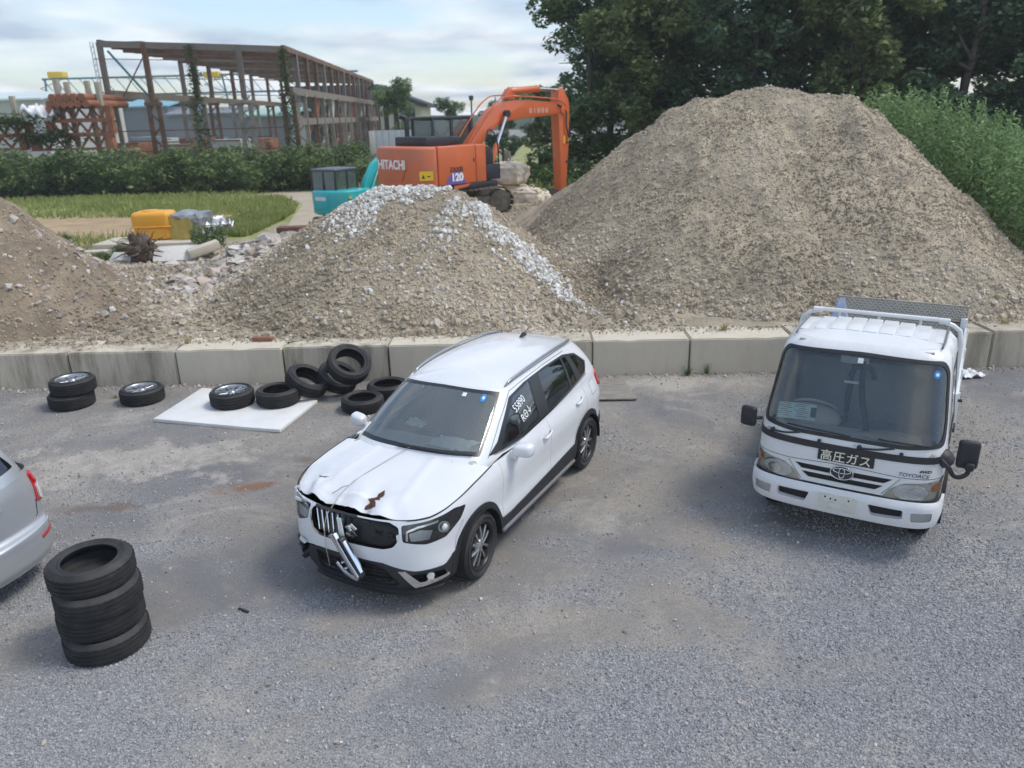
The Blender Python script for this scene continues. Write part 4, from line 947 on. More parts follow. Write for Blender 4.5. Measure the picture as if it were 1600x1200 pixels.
    sheet('round_sticker', sk, ho, 'sticker_blue', wind, (), .04, off=.006)
    sheet('round_sticker_centre', [(1.93 + (a - 1.93) * .4, .845 + (b - .845) * .4) for a, b in sk], ho, 'sticker_white', wind, (), .04, off=.008)
    sheet('square_sticker', [(.92, .84), (1.10, .84), (1.10, .895), (.92, .895)], ho, 'sticker_white', wind, (), .04, off=.006)
    # side windows
    for side in (1, -1):
        m_ = (lambda p: p) if side > 0 else mir
        gf = rpoly([(3.52, .09), (U(-.12, .08), .08), (U(-.20, .86), .86), (3.62, .78), (3.50, .4)], .04)
        gr_ = rpoly([(U(-.34, .08), .08), (U(-.95, .09), .09), (U(-1.02, .84), .84), (U(-.42, .86), .86)], .04)
        gq0 = rpoly([(U(-1.0, .09), .09), (U(-1.17, .10), .10), (U(-1.16, .78), .78), (U(-1.06, .82), .82)], .03)
        gq = rpoly([(U(-1.30, .12), .12), (U(-1.44, .12), .12), (U(-1.54, .32), .32), (U(-1.40, .66), .66), (U(-1.27, .74), .74)], .03)
        sheet('window_frame', m_(dlo), ho, 'lamp_dark', car, [m_(g) for g in (gf, gr_, gq0, gq)], .09, off=.001, edge=.05)
        fw = sheet('front_side_window', m_(gf), ho, 'side_glass', car, (), .12, off=-.003)
        for g in (gr_, gq0, gq): sheet('rear_side_window', m_(g), ho, 'privacy_glass', car, (), .12, off=-.003)
        ribbon('belt_moulding', m_([(3.3, .022)] + [(u, .022) for u in np.linspace(3.6, U(-1.45, .03), 24)]), ho, .016, 'chrome', car, .004)
        if side > 0:      # number chalked on the passenger window
            def wtxt(body, uu, t0, size):
                p = ho(uu, t0); ex = (ho(uu + .2, t0 + .0) - ho(uu - .2, t0 + .0)).normalized(); ey = (ho(uu, t0 + .1) - ho(uu, t0 - .1)).normalized()
                nrm = ex.cross(ey).normalized(); return frame_m(p + nrm * .010, ex, ey) @ Matrix.Rotation(.22, 4, 'Z')
            text('window_number', '55890', .115, 'paint_marker', fw, wtxt('', U(.15, .60), .60, 1), .001, .0, sx=.85)
            text('window_number', 'RΘ↓', .11, 'paint_marker', fw, wtxt('', U(.10, .36), .36, 1), .001, .0, sx=.95)
        # mirror
        mo = Vector((.60, side * .985, 1.035)); mirr = empty('door_mirror'); mirr.parent = car
        bm = bmesh.new(); bmesh.ops.create_uvsphere(bm, u_segments=20, v_segments=14, radius=1)
        for v in bm.verts:
            x_, y_, z_ = [math.copysign(abs(c_) ** .62, c_) for c_ in v.co]; v.co = Vector(((x_ * .095 if x_ > 0 else x_ * .03) - .02 * y_ * side, y_ * .10, z_ * .066 * (1 + .10 * y_ * side))) + mo
        link('mirror_cap', bm_mesh('mirror_cap', bm, True), 'white_paint', mirr)
        prism('mirror_foot', [(.66, .935), (.52, .94), (.56, 1.0), (.64, 1.0)], 'Y', side * .83, side * .93, 'white_paint', mirr, .012)
        sheet('mirror_triangle', m_(rpoly([(3.08, .03), (3.42, .03), (3.34, .26)], .02)), ho, 'black_plastic', car, (), .06, off=.006)
        # roof rail
        rp_ = [ho(side * u, 1.0) for u in np.linspace(3.25, 8.6, 26)]; rp_ = [p + Vector((0, -side * .035, .030 + .012 * math.sin(math.pi * i / 25))) for i, p in enumerate(rp_)]
        rp_[0].z -= .022; rp_[-1].z -= .022
        tube('roof_rail', rp_, .013, 'alloy', car, 8)
        tube('roof_channel', [ho(side * u, 1.0) + Vector((0, -side * .03, .008)) for u in np.linspace(3.1, 9, 26)], .006, 'grey_plastic', car, 6)
        ribbon('door_frame_seam', m_([(3.10, .0), (3.12, .5), (3.3, .93), (U(-.6, .965), .965), (U(-1.2, .95), .95)]), ho, .005, 'gap_black', car, .0015)
        # lamps at the back
        tl = [(sh.s_at(-1.72), .93), (sh.s_at(-1.80), .90), (S - .62, .88), (S - .60, 1.02), (sh.s_at(-1.90), 1.07), (sh.s_at(-1.75), 1.06)]
        sheet('tail_lamp', m_(rpoly(tl, .02)), sh, 'red_lens', car, (), .04, off=.02, thick=.03)
    sheet('rear_window', rearL, ho, 'privacy_glass', car, (), .12, off=.001); sheet('rear_window', mir(rearL), ho, 'privacy_glass', car, (), .12, off=.001)
    # roof skin
    V = []; F = []; us = np.linspace(-n, n, 121); ks = np.linspace(1, 0, 12)
    for k in ks:
        for u in us:
            q = ho(u, 1.0); cx_ = min(max(q.x, -1.25), -.10); C = Vector((cx_, 0, 1.552 - .05 * ((cx_ + .5) / 1.2) ** 2))
            V.append(Vector((q.x * k + C.x * (1 - k), q.y * k, q.z + (C.z - q.z) * (1 - k ** 1.8))))
    m = len(us)
    for a in range(len(ks) - 1):
        for b in range(m - 1): F.append((a * m + b, a * m + b + 1, (a + 1) * m + b + 1, (a + 1) * m + b))
    link('roof', mesh_from('roof', V, F, True), 'white_paint', car)
    an = prism('antenna', [(-1.30, 1.545), (-1.44, 1.535), (-1.43, 1.565), (-1.40, 1.585)], 'Y', -.022, .022, 'black_plastic', car, .006); tube('antenna_mast', [(-1.36, 0, 1.565), (-1.52, 0, 1.60)], .006, 'black_plastic', an, 6)
    # cowl, wipers
    box('cowl', (1.09, 0, 1.02), (.14, 1.04, .05), 'black_plastic', car, .01)
    for (x0, y0, x1, y1) in ((1.13, -.10, .99, .48), (1.09, .40, .97, .66), (1.12, -.12, 1.06, -.60)):
        pass
    def wiper(u0, u1):
        P = [ho(u, .055 + .02 * i) + Vector((.02, 0, .012)) for i, u in enumerate(np.linspace(u0, u1, 6) * 1.0)]
        P = [ho(u, .06) + Vector((.018, 0, .016)) for u in np.linspace(u0, u1, 8)]
        return tube('wiper', P, .009, 'black_plastic', car, 6)
    wiper(-.35, 1.35); wiper(1.2, 2.4)
    tube('cable_end', smooth_path([ho(-2.4, .02) + Vector((.02, 0, .02)), ho(-2.25, .10) + Vector((.02, 0, .03)), ho(-2.2, .22) + Vector((.02, 0, .03))], 5), .010, 'sticker_white', car, 6)
    # inside
    it = empty('interior'); it.parent = car
    dash = [(1.12, 1.03), (.80, 1.045), (.62, 1.0), (.58, .80), (.70, .60), (1.12, .60)]
    prism('dashboard', dash, 'Y', -.70, .70, 'interior_grey', it, .03)
    box('floor', (-.3, 0, .34), (2.6, 1.5, .06), 'interior_dark', it); box('headliner', (-.6, 0, 1.46), (1.7, 1.0, .02), 'beige_trim', it)
    def seat(x, y, wd=.5, rear=False):
        sb = empty('seat'); sb.parent = it
        prism('seat_base', [(x + .30, .60), (x + .28, .72), (x - .22, .68), (x - .22, .56)], 'Y', y - wd / 2, y + wd / 2, 'seat_cloth', sb, .05)
        prism('seat_back', [(x - .16, .66), (x - .30, .66), (x - .52, 1.24), (x - .40, 1.26)], 'Y', y - wd / 2, y + wd / 2, 'seat_cloth', sb, .05)
        for yy in ([y] if not rear else [-.38, .38]): box('headrest', (x - .50, yy, 1.34), (.10, .26, .17), 'seat_cloth', sb, .04)
    seat(.05, .37); seat(.05, -.37); seat(-.85, 0, 1.25, True)
    sw = Matrix.Translation((.42, -.37, .985)) @ Matrix.Rotation(R_(-62), 4, 'Y')
    tube('steering_wheel', [sw @ Vector((.185 * math.cos(a), .185 * math.sin(a), 0)) for a in np.linspace(0, 2 * math.pi, 32)[:-1]], .016, 'interior_dark', it, 8, True)
    bm = bmesh.new(); bm_bar(bm, sw @ Vector((0, -.18, 0)), sw @ Vector((0, .18, 0)), .03, .04); bm_bar(bm, sw @ Vector((0, 0, 0)), sw @ Vector((0, 0, -.25)), .07); link('steering_column', bm_mesh('steering_column', bm), 'interior_dark', it)
    def cloth(nm, c, sx_, sy_, h, seed, mat='airbag_cloth'):
        V = []; F = []; k = 22
        for i in range(k):
            for j in range(k):
                a, b = i / (k - 1) * 2 - 1, j / (k - 1) * 2 - 1; r = min(1, math.hypot(a, b)); e = 1 + .25 * mn.noise(Vector((a * 1.5, b * 1.5, seed)))
                V.append((c[0] + a * sx_ * e, c[1] + b * sy_ * e, c[2] + h * (1 - r ** 2) * (.5 + .8 * abs(mn.noise(Vector((a * 3, b * 3, seed + 4))))) + .02 * mn.noise(Vector((a * 8, b * 8, seed)))))
        for i in range(k - 1):
            for j in range(k - 1): F.append((i * k + j, i * k + j + 1, (i + 1) * k + j + 1, (i + 1) * k + j))
        return link(nm, mesh_from(nm, V, F, True), mat, it)
    cloth('airbag', (.80, .30, 1.055), .13, .22, .07, 1.3); cloth('airbag', (.40, -.40, 1.0), .07, .12, .08, 5.1)
    box('inner_mirror', (.36, .0, 1.40), (.03, .24, .07), 'interior_dark', it, .015)
    box('sun_visor', (.22, -.30, 1.435), (.16, .40, .02), 'beige_trim', it, .008)
    # underbody, wheel housings and wheels
    box('underbody', (0, 0, .24), (3.9, 1.35, .10), 'gap_black', car)
    for x in (1.30, -1.30):
        for side in (1, -1):
            lathe('wheel_housing', [(.355, -.16), (.37, .05), (.30, .12), (0, .12)], 'gap_black', car, 28, 'Y', loc=(x, side * .74, WR), rot=(0, 0, 0 if side < 0 else math.pi), half=True)
            wheel_parts(car, .325, .205, .222, 'twin', (x, side * .675, WR), (R_(-90 * side), R_(20 * x), 0 if x < 0 else R_(3)), name='wheel')
    return car
material('emerald', (.02, .30, .14), .5)
suv = build_suv()
# ---------------------------------------------------------------- white flatbed truck
class CabShell(Shell):
    """cab-over shell: the front leans back by a shear, the sides draw in towards the roof"""
    def __call__(self, s, z):
        sg = 1 if s >= 0 else -1; a = min(abs(s), self.S)
        i = a / self.S * 2000; j = min(1999, int(i)); f = i - j; u, v = self.tab[j], self.tab[j + 1]
        x = u[0] + (v[0] - u[0]) * f; y = u[1] + (v[1] - u[1]) * f
        g = min(1., max(0., (x + 1.45) / 1.25)); r = min(1., max(0., (-1.1 - x) / .4))
        return Vector((x - self.ev(0, z) * g + self.ev(2, z) * r, sg * y * (1 - self.ev(1, z) / .85), z))
def build_truck():
    tr = empty('flatbed_truck', (3.108, 6.586, 0), R_(-121.3), 'white flatbed truck with a black sign on its nose, parked by the heap', 'truck')
    # cab: x forward (0 = bumper face), outline from the front centre round to the back
    outl = [(0, 0), (-.012, .42), (-.05, .66), (-.13, .785), (-.26, .835), (-.6, .848), (-1.1, .85), (-1.45, .85), (-1.54, .82), (-1.56, .7), (-1.56, 0)]
    ef = [(.30, .05), (.36, .012), (.45, .0), (.57, .004), (.60, .03), (.70, .045), (.85, .062), (1.0, .085), (1.10, .115), (1.30, .215), (1.60, .36), (1.80, .45), (1.86, .50), (1.91, .60)]
    es = [(.30, .03), (.45, .0), (.60, .004), (.9, .0), (1.05, .006), (1.2, .022), (1.5, .05), (1.80, .085), (1.87, .115), (1.91, .18)]
    er = [(.3, 0), (1.0, 0), (1.80, .02), (1.91, .06), (1.95, .12)]
    sh = CabShell(outl, ef, es, er); S = sh.S
    TOP = 1.905
    mir = lambda p: [(-a, b) for a, b in p][::-1]
    ws = rpoly([(-.86, 1.11), (-.5, 1.075), (.5, 1.075), (.86, 1.11), (.895, 1.25), (.875, 1.74), (.80, 1.83), (0, 1.85), (-.80, 1.83), (-.875, 1.74), (-.895, 1.25)], .06)
    wsi = rpoly([(-.82, 1.145), (-.5, 1.11), (.5, 1.11), (.82, 1.145), (.855, 1.26), (.835, 1.725), (.77, 1.798), (0, 1.817), (-.77, 1.798), (-.835, 1.725), (-.855, 1.26)], .07)
    s0 = sh.s_at(-.34); s1 = sh.s_at(-1.36)
    sw = rpoly([(s0, 1.06), (s1, 1.06), (s1, 1.72), (s0 + .04, 1.72)], .06)
    lampL = rpoly([(.50, .64), (.475, .605), (.60, .598), (.80, .60), (.98, .615), (1.02, .665), (1.02, .81), (.94, .805), (.80, .775), (.60, .76)], .02)
    lampL = rpoly([(.36, .60), (.90, .605), (1.0, .65), (1.02, .83), (.90, .815), (.72, .785), (.54, .765), (.43, .70)], .02)
    slot1 = rpoly([(-.44, .785), (-.37, .735), (.37, .735), (.44, .785)], .01)
    slot2 = rpoly([(-.37, .71), (-.30, .66), (.30, .66), (.37, .71)], .01)
    band = [(-S, TOP)] + [(s, TOP) for s in np.linspace(-S, S, 80)] + [(s, .615 if abs(s) < 1.1 else (.52 if abs(s) < 1.25 else .42)) for s in np.linspace(S, -S, 120)]
    sheet('cab_body', band[1:], sh, 'truck_white', tr, [ws, sw, mir(sw), lampL, mir(lampL), slot1, slot2], .06, edge=.04)
    sheet('cab_lining', [(-s0 + .03, 1.86), (s0 - .03, 1.86), (s0 - .03, .62), (-s0 + .03, .62)], sh, 'interior_grey', tr, [ws], .1, off=-.05)
    # roof skin with pressed ribs
    ring = [sh(u, TOP) for u in np.linspace(-S, S, 160)]; x0_, x1_ = min(p.x for p in ring), max(p.x for p in ring); yb_ = max(p.y for p in ring)
    def rf_(x, y): return Vector((x, y, TOP - .004 + .058 * (1 - min(1.2, ((abs(y) / yb_) ** 5 + (abs(x - (x0_ + x1_) / 2) / ((x1_ - x0_) / 2)) ** 5) ** .2) ** 2.6)))
    roof = sheet('cab_roof', [(p.x, p.y) for p in ring], rf_, 'truck_white', tr, (), .06, edge=.04, flip=True)
    if roof.data.polygons[0].normal.z < 0: roof.data.flip_normals()
    for i in range(9):
        y = -.60 + .15 * i
        zr = rf_(-1.0, y).z - .004; prism('roof_rib', [(y - .074, zr - .012), (y - .066, zr + .007), (y + .066, zr + .007), (y + .074, zr - .012)], 'X', -1.40, -.86 - .02 * abs(y), 'truck_white', roof, .005)
    for sd in (1, -1): tube('drip_rail', [(-1.46, sd * .665, 1.925), (-.9, sd * .665, 1.93), (-.70, sd * .655, 1.915)], .010, 'grey_plastic', roof, 6)
    # windscreen
    sheet('windscreen_seal', ws, sh, 'black_plastic', tr, [wsi], .06, off=.006, thick=.012, edge=.04)
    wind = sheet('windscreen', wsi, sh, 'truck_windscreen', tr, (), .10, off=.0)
    sk = [(.72 + .036 * math.cos(a), 1.72 + .034 * math.sin(a)) for a in np.linspace(0, 2 * math.pi, 24)[:-1]]
    sheet('round_sticker', sk, sh, 'sticker_blue', wind, (), .03, off=.004)
    sheet('round_sticker_centre', [(.72 + (a - .72) * .45, 1.72 + (b - 1.72) * .45) for a, b in sk], sh, 'sticker_white', wind, (), .03, off=.006)
    sheet('square_sticker', [(-.03, 1.755), (.025, 1.755), (.025, 1.80), (-.03, 1.80)], sh, 'sticker_white', wind, (), .03, off=.004)
    for side in (1, -1):
        m_ = (lambda p: p) if side > 0 else mir
        sheet('side_window', m_(sw), sh, 'side_glass', tr, (), .12, off=-.004)
        ribbon('window_seal', m_(sw), sh, .035, 'black_plastic', tr, .004, closed=True)
        ribbon('door_seam', m_([(s0 - .08, .62), (s0 - .08, 1.84)]), sh, .006, 'gap_black', tr, .002)
        ribbon('door_seam', m_([(s1 + .04, .62), (s1 + .04, 1.84)]), sh, .006, 'gap_black', tr, .002)
        ribbon('panel_seam', m_([(.88, .83), (.86, 1.0)]), sh, .004, 'gap_black', tr, .002)
        ribbon('panel_seam', m_([(.74, 1.06), (.66, .975)]), sh, .004, 'gap_black', tr, .002)
        sheet('door_handle', m_(rpoly([(s1 - .22, .93), (s1 - .06, .93), (s1 - .06, .985), (s1 - .22, .985)], .015)), sh, 'black_plastic', tr, (), .03, off=.02, thick=.02)
        # headlamp cluster
        hl = empty('headlamp'); hl.parent = tr
        sheet('lamp_housing', m_(lampL), sh, 'old_lens', hl, (), .05, off=-.02)
        rf = [(.615 + .155 * math.cos(a), .683 + .074 * math.sin(a)) for a in np.linspace(0, 2 * math.pi, 28)[:-1]]
        sheet('reflector', m_(rf), sh, 'lamp_reflector', hl, (), .03, off=-.006)
        rf2 = [(.635 + .075 * math.cos(a), .675 + .05 * math.sin(a)) for a in np.linspace(0, 2 * math.pi, 28)[:-1]]
        sheet('bulb_shield', m_(rf2), sh, 'chrome', hl, (), .03, off=.0)
        sheet('turn_lamp', m_(rpoly([(.80, .745), (.80, .69), (.92, .69), (.93, .755), (.87, .775)], .012)), sh, 'amber_lens', hl, (), .03, off=.002)
        ribbon('reflector_rim', m_(rf), sh, .012, 'chrome', hl, -.003, closed=True)
        sheet('lamp_lens', m_(lampL), sh, 'lamp_glass', hl, (), .05, off=.008)
        ribbon('lamp_seal', m_([(.37, .60), (.90, .603), (1.0, .64)]), sh, .02, 'black_plastic', tr, .010)
    # black belt band, grille slots
    bnd = [(s, 1.02 + .015 * abs(s) ** 2) for s in np.linspace(-1.12, 1.12, 40)]
    sheet('belt_band', bnd + [(s, z - .062 + .02 * max(0, abs(s) - .8)) for s, z in bnd[::-1]], sh, 'black_plastic', tr, (), .05, off=.010, thick=.015, edge=.04)
    for sl in (slot1, slot2):
        sheet('grille_slot', sl, sh, 'grille_black', tr, (), .06, off=-.02)
    ribbon('panel_seam', [(-.92, .825), (-.5, .815), (-.12, .835), (.12, .835), (.5, .815), (.92, .825)], sh, .005, 'gap_black', tr, .002)
    for sd in (1, -1): ribbon('grille_edge', [(sd * .50, .80), (sd * .42, .70), (sd * .36, .63)], sh, .006, 'grey_plastic', tr, .002)
    # sign with the gas warning
    sg = sheet('gas_sign', rpoly([(-.235, .858), (.265, .858), (.265, .955), (-.235, .955)], .004), sh, 'sign_black', tr, (), .05, off=.010, thick=.010)
    def onface(s, z, off): p = sh(s, z); ex = (sh(s + .05, z) - sh(s - .05, z)).normalized(); ey = (sh(s, z + .02) - sh(s, z - .02)).normalized(); return frame_m(p + ex.cross(ey).normalized() * off, ex, ey)
    text('sign_lettering', '高圧ガス', .112, 'sign_cream', sg, onface(.015, .9065, .0125), .001, .0009, space=1.05)
    # oval emblem
    em = empty('emblem'); em.parent = tr; fm = onface(.0, .765, .016)
    def ell(a, b, cx=0, cy=0): return [fm @ Vector((cx + a * math.cos(t), cy + b * math.sin(t), 0)) for t in np.linspace(0, 2 * math.pi, 40)[:-1]]
    bm = bmesh.new(); bm.faces.new([bm.verts.new(p) for p in ell(.098, .062)]); link('emblem_plate', bm_mesh('emblem_plate', bm), 'lamp_dark', em)
    for e in (ell(.102, .066), ell(.078, .024, 0, .020), ell(.026, .050, 0, -.003)): tube('emblem_ring', e, .0052, 'chrome', em, 6, True)
    text('model_lettering', 'TOYOACE', .048, 'lamp_dark', tr, onface(.60, .850, .004), .001, .0, sx=1.15, shear=.3)
    text('model_lettering', '4WD', .036, 'lamp_dark', tr, onface(.69, .892, .004), .001, .001, sx=1.3, shear=.4)
    text('chalk_number', '4351213', .052, 'pale_ink', tr, onface(.16, 1.045, .004), .0005, -.001, sx=1.1)
    # bumper
    bo = rpoly([(-1.22, .60), (1.22, .60), (1.30, .36), (.9, .335), (-.9, .335), (-1.30, .36)], .03)
    bo = [(s, .585) for s in np.linspace(-1.28, 1.28, 30)] + [(s, .36 if abs(s) < 1.0 else .36 + .05 * (abs(s) - 1) / .28) for s in np.linspace(1.28, -1.28, 30)]
    ho_ = [rpoly([(sd * .26, .53), (sd * .56, .525), (sd * .56, .435), (sd * .30, .425)], .02) for sd in (1, -1)]; fo = [rpoly([(sd * .62, .515), (sd * .80, .51), (sd * .80, .425), (sd * .63, .425)], .02) for sd in (1, -1)]
    bp = sheet('bumper', bo, sh, 'truck_white', tr, ho_ + fo, .05, off=.035, thick=.10, edge=.04)
    sheet('bumper_step', [(s, .60) for s in np.linspace(-1.2, 1.2, 20)] + [(s, .575) for s in np.linspace(1.2, -1.2, 20)], sh, 'black_plastic', bp, (), .05, off=.012, thick=.03)
    for h_ in ho_: sheet('bumper_opening', h_, sh, 'grille_black', bp, (), .05, off=-.02)
    for h_ in fo: sheet('fog_lamp', h_, sh, 'lamp_reflector', bp, (), .04, off=.02); sheet('fog_lens', h_, sh, 'lamp_glass', bp, (), .04, off=.032)
    pl = sheet('plate_panel', rpoly([(-.17, .555), (.17, .555), (.17, .40), (-.17, .40)], .01), sh, 'plate_white', bp, [rpoly([(-.065, .475), (.035, .475), (.035, .435), (-.065, .435)], .018)], .05, off=.042, thick=.012)
    sheet('plate_slot', rpoly([(-.075, .48), (.045, .48), (.045, .43), (-.075, .43)], .018), sh, 'gap_black', pl, (), .05, off=.034)
    for (a, b) in ((-.11, .525), (-.06, .515), (-.015, .512), (.10, .525)): sheet('bolt_hole', circle(a, b, .009, n=10)[:-1], sh, 'gap_black', pl, (), .02, off=.0435)
    # wipers and washer jets
    for s_a, z_a, s_b, z_b in ((-.70, 1.045, -.42, 1.075), (.12, 1.035, .42, 1.07)):
        a, b = sh(s_a, z_a), sh(s_b, z_b); w_ = empty('wiper'); w_.parent = tr
        cyl('wiper_pivot', a - Vector((.02, 0, 0)), a + Vector((.035, 0, .01)), .022, 'black_plastic', w_, n=14, bevel=.004)
        tube('wiper_arm', smooth_path([a + Vector((.03, 0, .005)), sh((s_a + s_b) / 2, (z_a + z_b) / 2 + .005) + Vector((.045, 0, 0)), b + Vector((.035, 0, .02))], 5), [.010] * 11, 'black_plastic', w_, 6)
        L_ = .62
        tube('wiper_blade', [sh(s, interp(s, [s_b - .15, s_b + .62], [1.135, 1.115])) + Vector((.03, 0, .012)) for s in np.linspace(s_b - .15, min(s_b + .45, .74), 12)], .008, 'black_plastic', w_, 6)
    for s in (-.24, .48): cyl('washer_jet', sh(s, 1.035), sh(s, 1.035) + Vector((.03, 0, .008)), .017, 'black_plastic', tr, n=12, bevel=.004)
    # mirrors on arms
    ml = empty('side_mirror'); ml.parent = tr
    rot = Matrix.Rotation(.15, 4, 'Z')
    box('mirror_head', (-.12, .995, 1.14), (.07, .175, .27), 'black_plastic', ml, .045, rot=rot, seg=3); box('mirror_hinge', (-.075, 1.02, 1.04), (.05, .075, .075), 'black_plastic', ml, .02)
    tube('mirror_arm', smooth_path([(-.17, .80, 1.02), (-.08, .87, .99), (-.08, .91, .93), (-.07, .96, .93), (-.08, 1.01, .97), (-.08, 1.02, 1.04)], 6), .02, 'black_plastic', ml, 8)
    lathe('mirror_mount', [(.0, .05), (.05, .045), (.085, .02), (.09, -.03)], 'black_plastic', ml, 24, 'Z', loc=sh(.90, 1.0) + Vector((0, .0, 0)), rot=(0, R_(50), R_(40)))
    mr = empty('side_mirror'); mr.parent = tr
    box('mirror_head', (-.15, -.935, 1.15), (.075, .16, .21), 'black_plastic', mr, .035, rot=Matrix.Rotation(-.15, 4, 'Z'), seg=3); tube('mirror_arm', [(-.22, -.82, 1.12), (-.16, -.90, 1.13)], .02, 'black_plastic', mr, 8)
    lathe('inner_dial', [(.0, .012), (.05, .01), (.055, 0)], 'lamp_dark', tr, 20, 'Z', loc=sh(.70, 1.17) - Vector((.05, .02, 0)), rot=(0, R_(55), 0))
    # cab inside
    it = empty('interior'); it.parent = tr
    prism('dashboard', [(-.17, 1.06), (-.40, 1.10), (-.56, 1.02), (-.60, .75), (-.3, .7), (-.16, .75)], 'Y', -.76, .76, 'interior_grey', it, .03)
    bm = bmesh.new(); bmesh.ops.create_uvsphere(bm, u_segments=20, v_segments=12, radius=1, matrix=Matrix.Translation((-.54, -.42, 1.10)) @ Matrix.Diagonal((.18, .30, .14, 1))); link('instrument_hood', bm_mesh('instrument_hood', bm, True), 'interior_grey', it)
    bm = bmesh.new(); bmesh.ops.create_uvsphere(bm, u_segments=20, v_segments=12, radius=1, matrix=Matrix.Translation((-.34, .42, 1.09)) @ Matrix.Diagonal((.14, .36, .04, 1))); link('dash_pad', bm_mesh('dash_pad', bm, True), 'beige_trim', it)
    stw = Matrix.Translation((-.68, -.40, 1.16)) @ Matrix.Rotation(R_(-38), 4, 'Y')
    tube('steering_wheel', [stw @ Vector((.20 * math.cos(a), .20 * math.sin(a), 0)) for a in np.linspace(0, 2 * math.pi, 32)[:-1]], .016, 'beige_trim', it, 8, True)
    bm = bmesh.new(); bm_bar(bm, stw @ Vector((0, -.19, 0)), stw @ Vector((0, .19, 0)), .03, .05); link('wheel_spoke', bm_mesh('wheel_spoke', bm), 'interior_dark', it)
    for y, wd in ((-.42, .50), (.30, .88)):
        prism('seat_base', [(-.75, .82), (-.75, .93), (-1.22, .90), (-1.22, .8)], 'Y', y - wd / 2, y + wd / 2, 'seat_cloth', it, .04)
        prism('seat_back', [(-1.16, .88), (-1.28, .88), (-1.42, 1.50), (-1.32, 1.52)], 'Y', y - wd / 2, y + wd / 2, 'seat_cloth', it, .05)
    box('headliner', (-1.0, 0, 1.88), (.8, 1.2, .015), 'beige_trim', it); box('back_wall', (-1.50, 0, 1.35), (.02, 1.5, 1.0), 'interior_dark', it)
    box('inner_mirror', (-.50, -.06, 1.76), (.03, .26, .08), 'interior_grey', it, .015); box('sun_visor', (-.58, -.1, 1.83), (.10, .62, .02), 'beige_trim', it)
    # black strap hanging from the mirror, driving recorder, paper on the dash
    tube('hanging_strap', smooth_path([(-.50, .02, 1.76), (-.46, .03, 1.60), (-.40, .06, 1.40), (-.36, .12, 1.20), (-.34, .13, 1.12)], 6), .028, 'gap_black', it, 6)
    for dy in (-.07, .09): tube('hanging_strap', smooth_path([(-.49, .02, 1.72), (-.47, dy * .9 + .02, 1.69), (-.46, dy * 1.3 + .02, 1.60)], 5), .026, 'gap_black', it, 6)
    box('recorder', (-.44, -.08, 1.42), (.03, .045, .22), 'gap_black', it, .01); box('recorder_light', (-.45, -.06, 1.55), (.02, .13, .02), 'sticker_white', it)
    pp = box('paper_sheet', (-.37, -.52, 1.195), (.19, .36, .004), 'paper', it, 0, rot=Matrix.Rotation(.12, 4, 'Z') @ Matrix.Rotation(R_(36), 4, 'Y'))
    pm = Matrix.Translation((-.37, -.52, 1.195)) @ Matrix.Rotation(.12, 4, 'Z') @ Matrix.Rotation(R_(36), 4, 'Y')
    for i in range(7):
        for j in range(2): box('print_line', pm @ Vector((-.08 + .024 * i, -.10 + .15 * j - (.02 if i % 2 else 0), .004)), (.006, .11 if (i + j) % 3 else .07, .001), 'ink', pp, 0, rot=Matrix.Rotation(.12, 4, 'Z') @ Matrix.Rotation(R_(36), 4, 'Y'))
    box('print_block', pm @ Vector((.0, .155, .004)), (.12, .05, .001), 'ink', pp, 0, rot=Matrix.Rotation(.12, 4, 'Z') @ Matrix.Rotation(R_(36), 4, 'Y'))
    # chassis, deck, gates
    box('chassis', (-2.7, 0, .48), (4.2, .75, .2), 'gap_black', tr, .01); box('deck', (-3.12, 0, .78), (2.95, 1.66, .09), 'grey_plastic', tr, .008)
    for sd in (1, -1):
        gate = box('side_gate', (-3.12, sd * .835, 1.0), (2.93, .035, .36), 'truck_white', tr, .006)
        for x in (-1.72, -2.6, -3.5, -4.5): box('gate_post', (x, sd * .862, .98), (.06, .02, .40), 'truck_white', gate, .004)
        for z in (.93, 1.06): box('gate_rib', (-3.12, sd * .856, z), (2.7, .012, .03), 'truck_white', gate, .004)
        cyl('gate_latch', (-1.70, sd * .86, 1.10), (-1.70, sd * .90, 1.10), .018, 'black_plastic', gate, n=10)
    box('headboard', (-1.68, 0, 1.12), (.04, 1.66, .62), 'truck_white', tr, .008)
    hb = [(-1.66, .80, .80), (-1.66, .80, 1.72), (-1.66, .77, 1.86), (-1.66, .70, 1.91), (-1.66, .56, 1.955), (-1.66, -.56, 1.955), (-1.66, -.70, 1.91), (-1.66, -.77, 1.86), (-1.66, -.80, 1.72), (-1.66, -.80, .80)]
    hr = tube('guard_rail', hb, .024, 'truck_white', tr, 12)
    for y in (-.62, .62): cyl('rail_joint', (-1.66, y - .05, 1.945), (-1.66, y + .05, 1.945), .034, 'truck_white', hr, n=12)
    for y in (-.4, 0, .4): tube('guard_post', [(-1.66, y, 1.40), (-1.66, y, 1.94)], .015, 'truck_white', tr, 8)
    # tail lift of checker plate, folded up
    tl = empty('tail_lift'); tl.parent = tr
    def checker(nm, z0, z1, x):
        bm = bmesh.new(); bm_box(bm, (x, 0, (z0 + z1) / 2), (.035, 1.66, z1 - z0))
        o = link(nm, bm_mesh(nm, bm, False, .004, 1), 'checker_steel', tl)
        bm = bmesh.new(); k = 0
        for j, z in enumerate(np.arange(z0 + .02, z1 - .01, .035)):
            for i, y in enumerate(np.arange(-.81 + (.0175 if j % 2 else 0), .81, .035)):
                a = R_(45) if (i + j) % 2 else R_(-45)
                bm_box(bm, (x + .0185, y, z), (.006, .034, .011), rot=Matrix.Rotation(a, 4, 'X'))
        st = link('tread_pattern', bm_mesh('tread_pattern', bm), 'checker_bright', o); st['kind'] = 'stuff'
        return o
